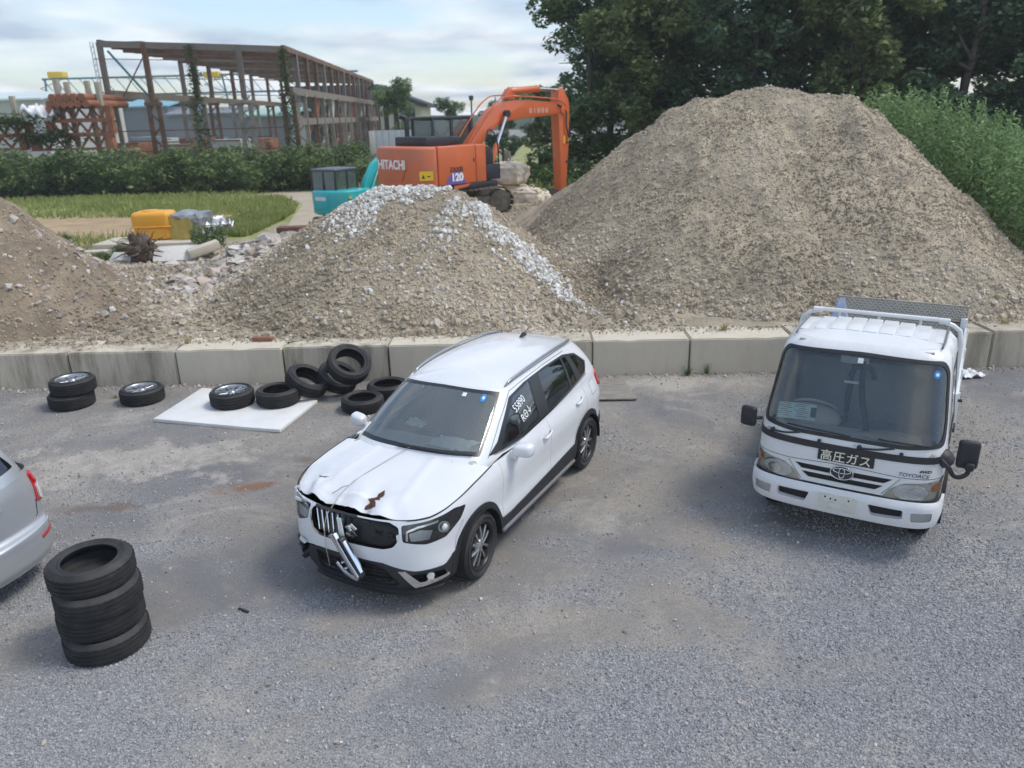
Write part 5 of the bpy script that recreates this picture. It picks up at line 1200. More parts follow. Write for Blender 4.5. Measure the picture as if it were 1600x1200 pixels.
    checker('lift_panel', 1.235, 1.465, -4.66); checker('lift_panel', .95, 1.22, -4.66)
    bar('lift_hinge', (-4.655, -.80, 1.228), (-4.655, .80, 1.228), .02, 'rusty_steel', tl)
    for sd in (1, -1): box('lift_mast', (-4.62, sd * .80, .95), (.09, .08, .70), 'truck_white', tl, .008)
    # wheels
    for x in (-.72, -3.25):
        for sd in (1, -1):
            lathe('wheel_housing', [(.38, -.20), (.40, .08), (.2, .12), (0, .12)], 'gap_black', tr, 24, 'Y', loc=(x, sd * .68, .36), rot=(0, 0, 0 if sd < 0 else math.pi), half=True)
            wheel_parts(tr, .335, .19, .205, 'twin', (x, sd * .60, .335), (R_(-90 * sd), 0, 0))
    return tr
material('checker_bright', (.68, .66, .60), .45)
material('checker_steel', (.36, .34, .29), .6, metal=.2, var=.15, vscale=6, dirt=(.30, .22, .15), dscale=5, damt=.5)
material('rusty_steel', (.16, .075, .045), .8, var=.4, vscale=8)
truck = build_truck()
# crumpled plastic sheeting lying in the truck bed
def crumple(name, c, sx, sy, h, seed, mat, k=18, rz=0., label=None, cat=None, group=None, thick=.006):
    V = []; F = []
    for i in range(k):
        for j in range(k):
            a, b = i / (k - 1) * 2 - 1, j / (k - 1) * 2 - 1; q = Vector((a * 1.3, b * 1.3, seed))
            e = 1 + .25 * mn.noise(q)
            V.append((a * sx * e, b * sy * e, h * (.5 + mn.noise(q * 1.6)) * (1.1 - .5 * max(abs(a), abs(b))) + .25 * h * mn.noise(q * 4.)))
    for i in range(k - 1):
        for j in range(k - 1): F.append((i * k + j, (i + 1) * k + j, (i + 1) * k + j + 1, i * k + j + 1))
    zmin = min(v[2] for v in V); V = [(a, b, z - zmin + .002) for a, b, z in V]
    o = link(name, mesh_from(name, V, F, True), mat, None, c, (0, 0, rz)); md = o.modifiers.new('thickness', 'SOLIDIFY'); md.thickness = thick
    return tag(o, label, cat, group)
material('blue_grey_plastic', (.20, .25, .34), .35, var=.2, vscale=6)
def on_truck(x, y, z): return truck.matrix_basis @ Vector((x, y, z)) if False else Matrix.Translation(truck.location) @ Matrix.Rotation(truck.rotation_euler.z, 4, 'Z') @ Vector((x, y, z))
def plastic_panel(name, pts_, label):
    bm = bmesh.new(); V = [bm.verts.new(on_truck(*p)) for p in pts_]
    bm.faces.new(V); bmesh.ops.subdivide_edges(bm, edges=bm.edges[:], cuts=4, use_grid_fill=True)
    for v in bm.verts: v.co += Vector((.02 * mn.noise(v.co * 5), .02 * mn.noise(v.co * 5 + Vector((9, 0, 0))), .02 * mn.noise(v.co * 4)))
    o = link(name, bm_mesh(name, bm, True), 'blue_grey_plastic'); md = o.modifiers.new('thickness', 'SOLIDIFY'); md.thickness = .008
    return tag(o, label, 'plastic sheet', 'blue-grey plastic pieces in the truck bed')
plastic_panel('plastic_sheeting', [(-3.2, -.80, 1.15), (-3.1, -.35, 1.14), (-3.9, -.66, 1.60), (-3.95, -.74, 1.58)], 'pointed blue-grey plastic panel standing up in the truck bed')
plastic_panel('plastic_sheeting', [(-3.0, -.42, 1.14), (-2.9, .22, 1.12), (-3.5, -.12, 1.42), (-3.55, -.40, 1.44)], 'flatter blue-grey plastic panel lying in the truck bed')
# ---------------------------------------------------------------- silver hatchback at the left edge
def build_silver():
    car = empty('silver_hatchback', (-6.52, 6.50, 0), R_(160), 'silver hatchback cut off by the left edge, red and clear tail lamp showing', 'car')
    outl = [(2.05, 0), (2.02, .33), (1.93, .60), (1.78, .76), (1.55, .835), (1.2, .865), (.7, .872), (0, .875), (-.7, .875), (-1.25, .87), (-1.62, .85), (-1.88, .775), (-2.02, .56), (-2.08, .28), (-2.09, 0)]
    ef = [(.2, .08), (.3, .0), (.5, .0), (.66, .02), (.82, .07), (.9, .14), (1.0, .25)]
    es = [(.2, .06), (.3, .02), (.45, .006), (.6, .012), (.75, .0), (.9, .012), (1.0, .05), (1.08, .07), (1.16, .09)]
    er = [(.20, .05), (.26, .012), (.285, .0), (.30, .012), (.40, .0), (.50, -.004), (.555, .0), (.575, .05), (.60, .085), (.8, .085), (.95, .10), (1.05, .125), (1.14, .16)]
    sh = Shell(outl, ef, es, er); S = sh.S; mir = lambda p: [(-a, b) for a, b in p][::-1]
    sx = [1.78, 1.2, .9, .3, -.6, -1.3, -1.8]; sz = [.88, .96, 1.0, 1.0, 1.03, 1.07, 1.09]
    ss = [0., .6] + [sh.s_at(x) for x in sx] + [S - .3, S]; zz = [.85, .86] + sz + [1.07, 1.06]
    top = lambda s: interp(abs(s), ss, zz); swf, swr = sh.s_at(1.25), sh.s_at(-1.25); WR = .31
    def low(s):
        a = abs(s); z = .24
        for c in (swf, swr):
            if abs(a - c) < .37: z = max(z, WR + math.sqrt(.37 ** 2 - (a - c) ** 2))
        return z
    g = np.unique(np.r_[np.arange(0, S, .04), swf + np.linspace(-.37, .37, 25), swr + np.linspace(-.37, .37, 25), S])
    lamp = rpoly([(S - .98, .74), (S - .84, .73), (S - .74, .76), (S - .79, 1.03), (S - .90, 1.045), (S - .96, .95)], .02)
    al = np.r_[-g[::-1], g[1:]]
    sheet('body', [(s, top(s)) for s in al] + [(s, low(s)) for s in al[::-1]], sh, 'silver_paint', car, [lamp, mir(lamp)], .06, edge=.04)
    for m_ in ((lambda p: p), mir):
        tl = empty('tail_lamp'); tl.parent = car
        sheet('lamp_body', m_(lamp), sh, 'red_lens', tl, (), .04, off=.008, thick=.02)
        sheet('stop_lens', m_(rpoly([(S - .955, .93), (S - .805, .92), (S - .80, 1.025), (S - .895, 1.035), (S - .95, .955)], .015)), sh, 'bright_red_lens', tl, (), .03, off=.02, thick=.012)
        sheet('clear_lens', m_(rpoly([(S - .965, .755), (S - .845, .745), (S - .79, .78), (S - .80, .905), (S - .955, .915)], .015)), sh, 'clear_lens', tl, (), .03, off=.02, thick=.012)
        for z in (.79, .83, .87): ribbon('lens_line', m_([(S - .95, z), (S - .81, z - .005)]), sh, .006, 'lamp_reflector', tl, .014)
        sheet('bumper_reflector', m_(rpoly([(S - .88, .50), (S - .58, .475), (S - .58, .44), (S - .86, .455)], .01)), sh, 'red_lens', car, (), .04, off=.006, thick=.006)
        ribbon('tailgate_seam', m_([(S, .592), (S - .62, .60), (S - .72, .64), (S - .735, .78)]), sh, .009, 'gap_black', car, .002)
        ribbon('bumper_crease', m_([(sh.s_at(-1.62), .575), (S - .8, .56), (S, .555)]), sh, .012, 'silver_paint', car, .006)
        ribbon('door_seam', m_([(sh.s_at(-.1), .32), (sh.s_at(-.12), .98)]), sh, .005, 'gap_black', car, .002)
    sheet('plate_recess', [(S, .66), (S, .86)][::-1] + [(S - .26, .86), (S - .30, .66)][::1] if False else rpoly([(S - .30, .655), (S, .655), (S, .86), (S - .26, .86)], .02), sh, 'silver_paint', car, (), .05, off=.006, thick=.01)
    sheet('plate_recess', mir(rpoly([(S - .30, .655), (S, .655), (S, .86), (S - .26, .86)], .02)), sh, 'silver_paint', car, (), .05, off=.006, thick=.01)
    sheet('number_plate', rpoly([(S - .17, .68), (S, .68), (S, .83), (S - .17, .83)], .008), sh, 'plate_white', car, (), .05, off=.010); sheet('number_plate', mir(rpoly([(S - .17, .68), (S, .68), (S, .83), (S - .17, .83)], .008)), sh, 'plate_white', car, (), .05, off=.010)
    tube('tailgate_handle', [sh(s, .885) + Vector((-.012, 0, 0)) for s in np.linspace(S - .28, S, 10)] + [sh(-s, .885) + Vector((-.012, 0, 0)) for s in np.linspace(S, S - .28, 10)][1:], .02, 'silver_paint', car, 8)
    p = sh(-(S - .50), .90); ex = (sh(-(S - .45), .90) - sh(-(S - .55), .90)).normalized(); ey = (sh(-(S - .50), .92) - sh(-(S - .50), .88)).normalized()
    text('badge', 'SX4', .075, 'lamp_dark', car, frame_m(p + ex.cross(ey).normalized() * .012, ex, ey), .001, .0, sx=1.5, shear=.3)
    base = [(1.10, 0, 1.05), (1.08, .35, 1.045), (1.0, .58, 1.03), (.86, .73, 1.01), (.4, .79, .99), (0, .80, 1.0), (-.6, .80, 1.025), (-1.2, .785, 1.06), (-1.6, .745, 1.08), (-1.82, .66, 1.08), (-1.93, .42, 1.07), (-1.96, 0, 1.055)]
    roof = [(.30, 0, 1.54), (.285, .25, 1.535), (.23, .45, 1.52), (.12, .565, 1.495), (-.1, .585, 1.515), (-.35, .59, 1.53), (-.75, .585, 1.53), (-1.15, .57, 1.515), (-1.45, .545, 1.50), (-1.60, .48, 1.49), (-1.67, .30, 1.49), (-1.69, 0, 1.49)]
    ho = House(base, roof, .022); n = ho.n
    ws = rpoly([(-2.7, .05), (0, .03), (2.7, .05), (2.7, .95), (0, .97), (-2.7, .95)], .05)
    dlo = rpoly([(3.35, .05), (7.9, .08), (7.7, .86), (5, .9), (3.5, .82)], .05); rw = rpoly([(n - 1.75, .16), (n, .13), (n, .88), (n - 1.55, .86)], .05)
    al = np.linspace(-n, n, 70)
    sheet('pillars', [(u, -.05) for u in al] + [(u, 1.) for u in al[::-1]], ho, 'silver_paint', car, [ws, dlo, mir(dlo), rw, mir(rw)], .1, edge=.06)
    sheet('windscreen', ws, ho, 'windscreen_glass', car, (), .14)
    for m_ in ((lambda p: p), mir):
        sheet('side_window', m_(dlo), ho, 'privacy_glass', car, (), .14); w_ = sheet('rear_window', m_(rw), ho, 'privacy_glass', car, (), .14, off=.001)
        for (u, t, r) in ((n - 1.45, .27, 1.0), (n - 1.35, .42, 1.0), (n - 1.25, .56, .8)): sheet('window_sticker', [(u + .12 * r * math.cos(a), t + .058 * r * math.sin(a)) for a in np.linspace(0, 6.283, 18)[:-1]], ho, 'sticker_white', w_, (), .06, off=.005)
    V = []; F = []; us = np.linspace(-n, n, 81); ks = np.linspace(1, 0, 9)
    for k in ks:
        for u in us:
            q = ho(u, 1.0); cx_ = min(max(q.x, -1.2), -.15); V.append((q.x * k + cx_ * (1 - k), q.y * k, q.z + (1.585 - .03 * ((cx_ + .6) / .6) ** 2 - q.z) * (1 - k ** 1.8)))
    m = len(us)
    for a in range(len(ks) - 1):
        for b in range(m - 1): F.append((a * m + b, a * m + b + 1, (a + 1) * m + b + 1, (a + 1) * m + b))
    link('roof', mesh_from('roof', V, F, True), 'silver_paint', car)
    tops = [sh(s, top(s)) for s in np.linspace(0, sh.s_at(.8), 60)]; tx = np.array([p.x for p in tops]); ty = np.array([p.y for p in tops]); tz = np.array([p.z for p in tops])
    def hood(x, y): yb = max(.02, float(np.interp(-x, -tx, ty))); zs = float(np.interp(-x, -tx, tz)); return Vector((x, y, zs + max(0, interp(-x, [-2, -1.5, -1], [.87, .98, 1.06]) - zs) * (1 - min(1, abs(y) / yb) ** 2.6)))
    e = [(p.x, p.y) for p in tops if p.x > .95]
    sheet('bonnet', e + [(1.05, .3), (1.07, 0), (1.05, -.3)] + [(a, -b) for a, b in e[::-1]], hood, 'silver_paint', car, (), .08, edge=.06)
    box('underbody', (0, 0, .27), (3.6, 1.3, .10), 'gap_black', car); box('seats', (-.5, 0, .85), (1.6, 1.2, .7), 'interior_dark', car, .1)
    for x in (1.25, -1.25):
        for sd in (1, -1):
            lathe('wheel_housing', [(.35, -.16), (.36, .05), (.2, .12), (0, .12)], 'gap_black', car, 24, 'Y', loc=(x, sd * .72, WR), rot=(0, 0, 0 if sd < 0 else math.pi), half=True)
            wheel_parts(car, .31, .19, .205, 'twin', (x, sd * .66, WR), (R_(-90 * sd), 0, 0))
    return car
material('bright_red_lens', (.62, .02, .03), .15, coat=.8)
build_silver()
# ---------------------------------------------------------------- loose wheels and tyres
GW = 'alloy wheels lying by the wall'; GT = 'loose tyres by the wall'; GS = 'four stacked tyres'
def loose_wheel(loc, rz, label):
    w_ = wheel_parts(None, .325, .215, .225, 'split', loc, (R_(rng.uniform(-1, 1)), R_(rng.uniform(-1, 1)), rz), name='alloy_wheel'); return tag(w_, label, 'wheel', GW)
loose_wheel((-6.80, 11.17, 0), .4, 'alloy wheel at the bottom of the pair by the wall')
loose_wheel((-6.75, 11.20, .217), 1.1, 'alloy wheel on top of the pair by the wall')
loose_wheel((-5.77, 11.30, 0), .2, 'alloy wheel lying alone between the pair and the white board')
loose_wheel((-4.22, 10.90, .065), .9, 'alloy wheel lying on the white board')
TM = [tyre_mesh(.325, .215, .215), tyre_mesh(.315, .195, .205), tyre_mesh(.335, .225, .22)]
def loose_tyre(k, loc, rot, label, group=GT):
    o = bpy.data.objects.new('tyre', TM[k]); COL.objects.link(o); o.location = loc; o.rotation_euler = rot; return tag(o, label, 'tyre', group)
loose_tyre(0, (-3.53, 10.90, .066), (0, 0, .3), 'tyre lying on the right corner of the white board')
loose_tyre(0, (-3.2, 11.20, .20), (R_(14), R_(27), .2), 'tyre tilted against the tyre on the white board')
loose_tyre(1, (-2.78, 11.50, .16), (R_(20), R_(24), .1), 'tilted tyre under the tyre leaning highest on the wall')
loose_tyre(2, (-2.55, 11.36, .42), (R_(40), R_(6), .5), 'tyre leaning against the wall on top of the heap')
loose_tyre(1, (-2.22, 10.68, 0), (0, 0, 1.0), 'tyre lying flat in front of the heap, red mark on its side')
loose_tyre(0, (-1.92, 11.22, 0), (0, R_(1), 2.0), 'tyre lying flat nearest the windscreen of the white car')
mk = box('tread_label', (.0, 0, 0), (.075, .006, .05), 'label_red', None) if False else None
TS = tyre_mesh(.328, .197, .21)
for i, (dx_, dy_, a) in enumerate([(0, 0, .2), (-.03, .035, 1.4), (-.005, .02, 2.9), (-.045, .06, 4.1)]):
    o = bpy.data.objects.new('tyre', TS); COL.objects.link(o); o.location = (-3.41 + dx_, 5.36 + dy_, .197 * i); o.rotation_euler = (R_(rng.uniform(-.6, .6)), R_(rng.uniform(-.6, .6)), a)
    tag(o, ['bottom tyre of the stack of four in the foreground', 'second tyre up in the stack of four in the foreground', 'third tyre up in the stack of four in the foreground', 'topmost tyre of the stack of four in the foreground'][i], 'tyre', GS)
# ---------------------------------------------------------------- boards and litter
material('white_board', (.72, .72, .70), .6, var=.05, vscale=2, dirt=(.52, .49, .43), dscale=3, damt=.35, bump=.1, bscale=30)
material('old_ply', (.24, .22, .19), .9, var=.3, vscale=6, bump=.5, bscale=30, stretch=(1, 5, 1), dirt=(.33, .29, .23), dscale=3, damt=.6)
material('thin_plastic', (.70, .71, .72), .35, var=.1, vscale=10)
material('brick_red', (.26, .13, .085), .9, var=.3, vscale=12)
material('dark_scrap', (.02, .02, .022), .6)
def slab(name, pts_, z0, th, mat, label, cat, warp=.01):
    bm = bmesh.new(); a = [bm.verts.new((x, y, z0)) for x, y in pts_]; b = [bm.verts.new((x, y, z0 + th)) for x, y in pts_]; n = len(pts_)
    bm.faces.new(a[::-1]); bm.faces.new(b)
    for i in range(n): bm.faces.new((a[i], a[(i + 1) % n], b[(i + 1) % n], b[i]))
    bmesh.ops.subdivide_edges(bm, edges=[e for e in bm.edges if e.calc_length() > .2], cuts=6, use_grid_fill=True)
    for v in bm.verts: v.co.z += warp * (mn.noise(Vector((v.co.x * 1.7, v.co.y * 1.7, 3.3))) + .5)
    return tag(link(name, bm_mesh(name, bm, True, .005, 2), mat), label, cat)
slab('foam_board', [(-5.20, 10.36), (-3.21, 9.80), (-2.96, 10.95), (-4.98, 11.68)], .004, .05, 'white_board', 'large white board lying on the ground under a wheel and a tyre', 'board', .008)
slab('plywood_sheet', [(.70, 10.72), (1.86, 10.70), (1.78, 11.62), (.74, 11.66)], .02, .022, 'old_ply', 'weathered grey plywood sheet behind the white car', 'plywood', .012)
crumple('plastic_bag', (7.18, 11.40, .0), .19, .14, .10, 4.4, 'thin_plastic', 16, .2, 'crumpled clear plastic bag on the ground behind the truck', 'plastic bag')
tag(box('rubber_strip', (-2.42, 5.75, .012), (.12, .022, .02), 'dark_scrap', None, .006, rz=-.5), 'short black rubber strip on the gravel by the tyre stack', 'scrap')
tag(box('brick_piece', (-4.15, 12.42, .64), (.34, .10, .07), 'brick_red', None, .012, rz=-.05), 'reddish brick piece lying on top of the wall', 'brick')
# weeds in the wall joints
material('weed_green', (.10, .17, .045), .8, var=.4, vscale=9)
material('straw', (.42, .33, .17), .9, var=.3, vscale=9)
def tuft(name, c, n, h, spread, mat, label, wd=.012, cat='weed', group=None):
    V = []; F = []
    for i in range(n):
        a = rng.uniform(0, 6.28); l = h * rng.uniform(.5, 1.1); s = spread * rng.uniform(.2, 1); bx0, by0 = rng.uniform(-.5, .5) * spread * .5, rng.uniform(-.5, .5) * spread * .3; p = Vector((bx0, by0, 0)); d = Vector((math.cos(a), math.sin(a), 0)); sd = Vector((-d.y, d.x, 0)) * wd; b0 = len(V)
        for t in (0, .4, .75, 1.): q = p + d * s * t ** 1.6 + Vector((0, 0, l * (t - .25 * t * t))); wv = sd * (1 - t * .9); V += [q - wv, q + wv]
        for k in range(3): F.append((b0 + 2 * k, b0 + 2 * k + 1, b0 + 2 * k + 3, b0 + 2 * k + 2))
    return tag(link(name, mesh_from(name, V, F), mat, None, c), label, cat, group)
tuft('weed_tuft', (2.86, 11.80, 0), 34, .22, .16, 'weed_green', 'small green weed at the joint of the wall blocks', .007)
tuft('weed_tuft', (3.18, 11.84, 0), 26, .28, .12, 'weed_green', 'thin tall weed just right of the first weed at the wall', .006)
tuft('dry_grass_tuft', (3.55, 12.35, .6), 46, .18, .2, 'straw', 'dry straw-coloured tuft on the wall top left of the truck', .007)
tuft('dry_grass_tuft', (-5.4, 12.38, .6), 26, .22, .16, 'straw', 'dry straw-coloured tuft on the wall top above the lone wheel', .006)
tuft('dry_grass_tuft', (8.2, 12.3, .6), 40, .16, .2, 'straw', 'dry straw-coloured tuft on the wall top right of the truck', .007)
tuft('weed_tuft', (-6.27, 11.45, 0), 16, .09, .12, 'weed_green', 'tiny weed between the wheel pair and the lone wheel', .006)
# ---------------------------------------------------------------- machines and things behind the wall
_pt, _rl = R_(19.35), R_(-1.5)
_B = cam.matrix_world.to_3x3()
def at(px, py, Y):
    """world point at distance Y seen at photo pixel px, py"""
    v = _B @ Vector(((px - 800) / 1200, (600 - py) / 1200, -1)); t = Y / v.y; return Vector((v.x * t, Y, CAM_H + v.z * t))
material('orange_paint', (.62, .13, .035), .42, coat=.25, var=.06, vscale=3, dirt=(.34, .17, .10), dscale=2.5, damt=.55)
material('orange_faded', (.56, .15, .065), .55, var=.08, vscale=3, dirt=(.36, .20, .14), dscale=2.5, damt=.6)
material('teal_paint', (.03, .42, .44), .4, coat=.3, var=.06, vscale=4)
material('machine_black', (.028, .03, .038), .55, var=.2, vscale=5)
material('track_steel', (.13, .115, .095), .8, metal=.2, var=.3, vscale=6, dirt=(.26, .225, .17), dscale=3, damt=.8)
material('warning_yellow', (.78, .50, .02), .5)
material('decal_white', (.80, .80, .80), .5)
material('decal_violet', (.16, .10, .34), .5)
material('faded_mark', (.58, .30, .22), .6)
material('sack_cloth', (.60, .48, .33), .9, var=.15, vscale=5, bump=.6, bscale=9, bdist=.05)
material('sack_pale', (.66, .58, .46), .9, var=.15, vscale=5, bump=.6, bscale=9, bdist=.05)
def track(parent, y, L_, H_, W_, nshoe=44):
    tk = empty('crawler_track'); tk.parent = parent
    r = H_ / 2; a = L_ / 2 - r
    def loop(s):
        per = 4 * a + 2 * math.pi * r; s = (s % 1) * per
        if s < 2 * a: return (-a + s, H_, 0.)
        s -= 2 * a
        if s < math.pi * r: t = s / r; return (a + r * math.sin(t), r + r * math.cos(t), t)
        s -= math.pi * r
        if s < 2 * a: return (a - s, 0., math.pi)
        t = (s - 2 * a) / r; return (-a - r * math.sin(t), r - r * math.cos(t), math.pi + t)
    bm = bmesh.new()
    for i in range(nshoe):
        x, z, t = loop(i / nshoe); sag = -.05 * math.sin(math.pi * (x + a) / (2 * a)) if (t == 0 and abs(x) < a) else 0
        bm_box(bm, (x, y, z + sag), (.14, W_, .035), rot=Matrix.Rotation(t, 4, 'Y')); bm_box(bm, (x + .03 * math.cos(t), y, z + sag + .02 * math.cos(t)), (.02, W_, .03), rot=Matrix.Rotation(t, 4, 'Y'))
    ch = link('track_chain', bm_mesh('track_chain', bm), 'track_steel', tk); ch['kind'] = 'stuff'
    box('track_frame', (0, y, H_ * .48), (L_ - H_ * .9, W_ * .72, H_ * .42), 'track_steel', tk, .03)
    for x in (-a, a): cyl('idler' if x > 0 else 'sprocket', (x, y - W_ * .42, r), (x, y + W_ * .42, r), r - .06, 'track_steel', tk, n=24, bevel=.02)
    for i in range(6): cyl('roller', (-a + .3 + i * (2 * a - .6) / 5, y - W_ * .4, .14), (-a + .3 + i * (2 * a - .6) / 5, y + W_ * .4, .14), .09, 'track_steel', tk, n=12)
    return tk
def build_excavator():
    ex = empty('orange_excavator', (-1.82, 24.9, 1.20), R_(45), 'large orange crawler excavator with its boom arched over to the right', 'excavator')
    und = empty('undercarriage', (0, 0, 0), R_(-30)); und.parent = ex
    for y in (-1.0, 1.0): track(und, y, 3.5, .78, .5)
    box('centre_frame', (0, 0, .55), (1.6, 1.6, .35), 'track_steel', und, .05); cyl('slew_ring', (0, 0, .7), (0, 0, .9), .62, 'machine_black', und, n=32)
    # counterweight
    plan = [(-1.42, -1.22), (-1.62, -1.22), (-1.95, -1.0), (-2.12, -.70), (-2.16, 0), (-2.12, .70), (-1.95, 1.0), (-1.62, 1.22), (-1.42, 1.22)]
    cw = prism('counterweight', plan, 'Z', .84, 2.06, 'orange_faded', ex, .09, 3)
    rec = [(-.66, 1.62), (.66, 1.62), (.66, 1.50), (.42, 1.10), (-.42, 1.10), (-.66, 1.50)]
    prism('counterweight_panel', [(y, z) for y, z in rec], 'X', -2.178, -2.10, 'orange_faded', cw, .012)
    text('maker_lettering', 'HITACHI', .36, 'decal_white', cw, frame_m(Vector((-2.186, .0, 1.56)), (0, -1, 0), (0, 0, 1)), .004, .011, sx=.92)
    fm = frame_m(Vector((-2.01, -.93, 1.28)), Vector((.42, -.70, 0)).normalized() * 1., (0, 0, 1))
    fm = frame_m(Vector((-2.055, -.855, 1.26)), Vector((.5, -.87, 0)), (0, 0, 1))
    def decal(nm, m, pts_, mat, par, h=.004):
        bm = bmesh.new(); bm.faces.new([bm.verts.new(m @ Vector((a, b, h))) for a, b in pts_]); return link(nm, bm_mesh(nm, bm), mat, par)
    fm = frame_m(Vector((-1.79, -1.10, 1.26)) + Vector((-.22, -.33, 0)).normalized() * .02, Vector((.33, -.22, 0)), (0, 0, 1))
    d = decal('warning_label', fm, [(-.2, -.13), (.2, -.13), (.2, .13), (-.2, .13)], 'warning_yellow', cw); decal('warning_mark', fm, [(-.14, -.07), (-.04, -.07), (-.09, .05)], 'machine_black', cw, .008); decal('warning_mark', fm, [(.02, -.03), (.12, -.03), (.12, .0), (.02, .0)], 'machine_black', cw, .008)
    # right side panels
    for nm, x0, x1 in (('engine_panel', -1.415, .06), ('pump_door', .075, .50)):
        box(nm, ((x0 + x1) / 2, -.80, 1.50), (x1 - x0, .84, 1.10), 'orange_paint', ex, .035, seg=3)
    box('left_panel', (-.6, .80, 1.40), (1.62, .84, .90), 'orange_paint', ex, .035)
    box('engine_deck', (-.7, 0, 1.75), (1.42, .9, .58), 'orange_paint', ex, .03)
    sm = frame_m(Vector((-.72, -1.222, 1.18)), (1, 0, 0), (0, 0, 1))
    decal('model_fan', sm, [(-.46, -.21), (-.30, .04), (-.05, .16), (.16, .13), (.36, -.21)], 'decal_violet', ex)
    text('model_lettering', '120', .30, 'decal_white', ex, sm @ Matrix.Translation((0, -.03, .010)), .004, .014, sx=1.05); text('model_lettering', 'ZAXIS', .19, 'machine_black', ex, sm @ Matrix.Translation((-.02, .20, .008)), .002, .003)
    box('door_latch', (-.02, -1.225, 1.62), (.05, .02, .10), 'machine_black', ex, .008)
    box('side_skirt', (.05, -.82, .86), (1.85, .80, .20), 'machine_black', ex, .04); prism('skirt_flash', [(-.86, .80), (-.30, .86), (-.22, .94), (-.86, .90)], 'Y', -1.236, -1.20, 'orange_paint', ex, .004)
    box('tool_box', (.82, -.80, 1.22), (.60, .80, .46), 'machine_black', ex, .03)
    prism('fuel_tank', [(.50, 1.45), (.86, 1.45), (.86, 1.75), (.74, 1.95), (.50, 2.02)], 'Y', -1.18, -.45, 'machine_black', ex, .05, 3)
    tube('handrail', smooth_path([(1.12, -1.12, 1.40), (1.10, -1.12, 2.0), (.95, -1.12, 2.35), (.72, -1.12, 2.45), (.6, -1.10, 2.10)], 6), .022, 'machine_black', ex, 8)
    box('engine_hood', (-1.0, -.05, 2.18), (.95, 1.5, .28), 'machine_black', ex, .06); box('air_cleaner', (-.25, -.30, 2.18), (.50, .7, .24), 'machine_black', ex, .05)
    tube('exhaust', smooth_path([(-1.15, .48, 2.2), (-1.15, .48, 2.7), (-1.18, .50, 2.85), (-1.32, .58, 2.90)], 5), .075, 'machine_black', ex, 12)
    # cab
    cab = empty('operator_cab'); cab.parent = ex
    x0, x1, y0, y1, z0, z1 = -.35, 1.30, .22, 1.20, 1.05, 2.80
    posts = [((x0, y0), (x0, y0)), ((x0, y1), (x0, y1)), ((.40, y0), (.40, y0)), ((.40, y1), (.40, y1)), ((x1, y0), (x1 - .12, y0)), ((x1, y1), (x1 - .12, y1))]
    for a, b in posts: bar('cab_post', (*a, z0), (*b, z1), .08, 'machine_black', cab, .08, .01)
    box('cab_roof', ((x0 + x1) / 2 - .05, (y0 + y1) / 2, z1 + .02), (x1 - x0 + .02, y1 - y0 + .08, .10), 'machine_black', cab, .04); box('cab_base', ((x0 + x1) / 2, (y0 + y1) / 2, 1.30), (x1 - x0, y1 - y0 - .02, .66), 'machine_black', cab, .02)
    for y in (y0, y1):
        for a, b in ((x0 + .03, .37), (.43, x1 - .06)): box('cab_window', ((a + b) / 2, y, 2.18), (b - a, .012, 1.12), 'cab_glass', cab)
        bar('cab_rail', (x0, y, 1.64), (x1, y, 1.64), .06, 'machine_black', cab)
    box('cab_window', (x0, (y0 + y1) / 2, 2.2), (.012, y1 - y0 - .08, 1.1), 'cab_glass', cab); box('cab_window', (x1 - .06, (y0 + y1) / 2, 2.0), (.012, y1 - y0 - .08, 1.4), 'cab_glass', cab)
    prism('cab_seat', [(.1, 1.6), (.55, 1.6), (.55, 1.75), (.25, 1.75), (.15, 2.35), (.02, 2.35)], 'Y', .45, .97, 'machine_black', cab, .04)
    # boom, arm, cylinders
    boom = prism('boom', [(.28, 1.50), (.55, 1.40), (.95, 1.78), (1.45, 2.36), (2.1, 2.66), (3.1, 2.74), (4.80, 2.84), (5.0, 3.0), (4.75, 3.22), (3.2, 3.32), (2.3, 3.29), (1.62, 3.03), (.95, 2.38), (.35, 1.80)], 'Y', -.42, -.02, 'orange_paint', ex, .03)
    for i in range(5):
        fb = frame_m(Vector((3.35 + .20 * i, -.42, 2.98)), (1, .0, 0), (0, 0, 1)); decal('faded_lettering', fb, [(-.07, -.08), (.07, -.08), (.07, .08), (-.07, .08)] if i != 1 else [(-.03, -.08), (.03, -.08), (.03, .08), (-.03, .08)], 'faded_mark', boom)
    tube('hydraulic_line', smooth_path([(.4, -.46, 1.95), (1.0, -.46, 2.62), (1.7, -.46, 3.22), (2.4, -.46, 3.42), (4.6, -.46, 3.32), (5.1, -.46, 3.1)], 8), .022, 'orange_paint', boom, 6)
    tube('hydraulic_line', smooth_path([(.3, .02, 1.95), (.95, .02, 2.68), (1.65, .02, 3.3), (2.4, .02, 3.47), (4.6, .02, 3.36)], 8), .022, 'orange_paint', boom, 6)
    prism('cylinder_bracket', [(2.2, 3.34), (2.75, 3.34), (2.62, 3.66), (2.48, 3.66)], 'Y', -.32, -.12, 'orange_paint', boom, .015)
    cyl('arm_cylinder', (2.55, -.22, 3.58), (3.95, -.22, 3.66), .11, 'orange_paint', ex, n=18, bevel=.015); cyl('arm_rod', (3.95, -.22, 3.66), (4.92, -.22, 3.62), .055, 'chrome', ex, n=14)
    arm = prism('arm', [(4.80, 3.62), (5.02, 3.70), (5.32, 3.30), (5.38, 3.0), (5.30, 1.6), (5.18, .28), (4.92, .28), (4.86, 1.6), (4.78, 2.75), (4.72, 3.05)], 'Y', -.40, -.04, 'orange_paint', ex, .025)
    cyl('arm_pin', (4.95, -.48, 2.98), (4.95, .04, 2.98), .12, 'orange_paint', arm, n=18, bevel=.01)
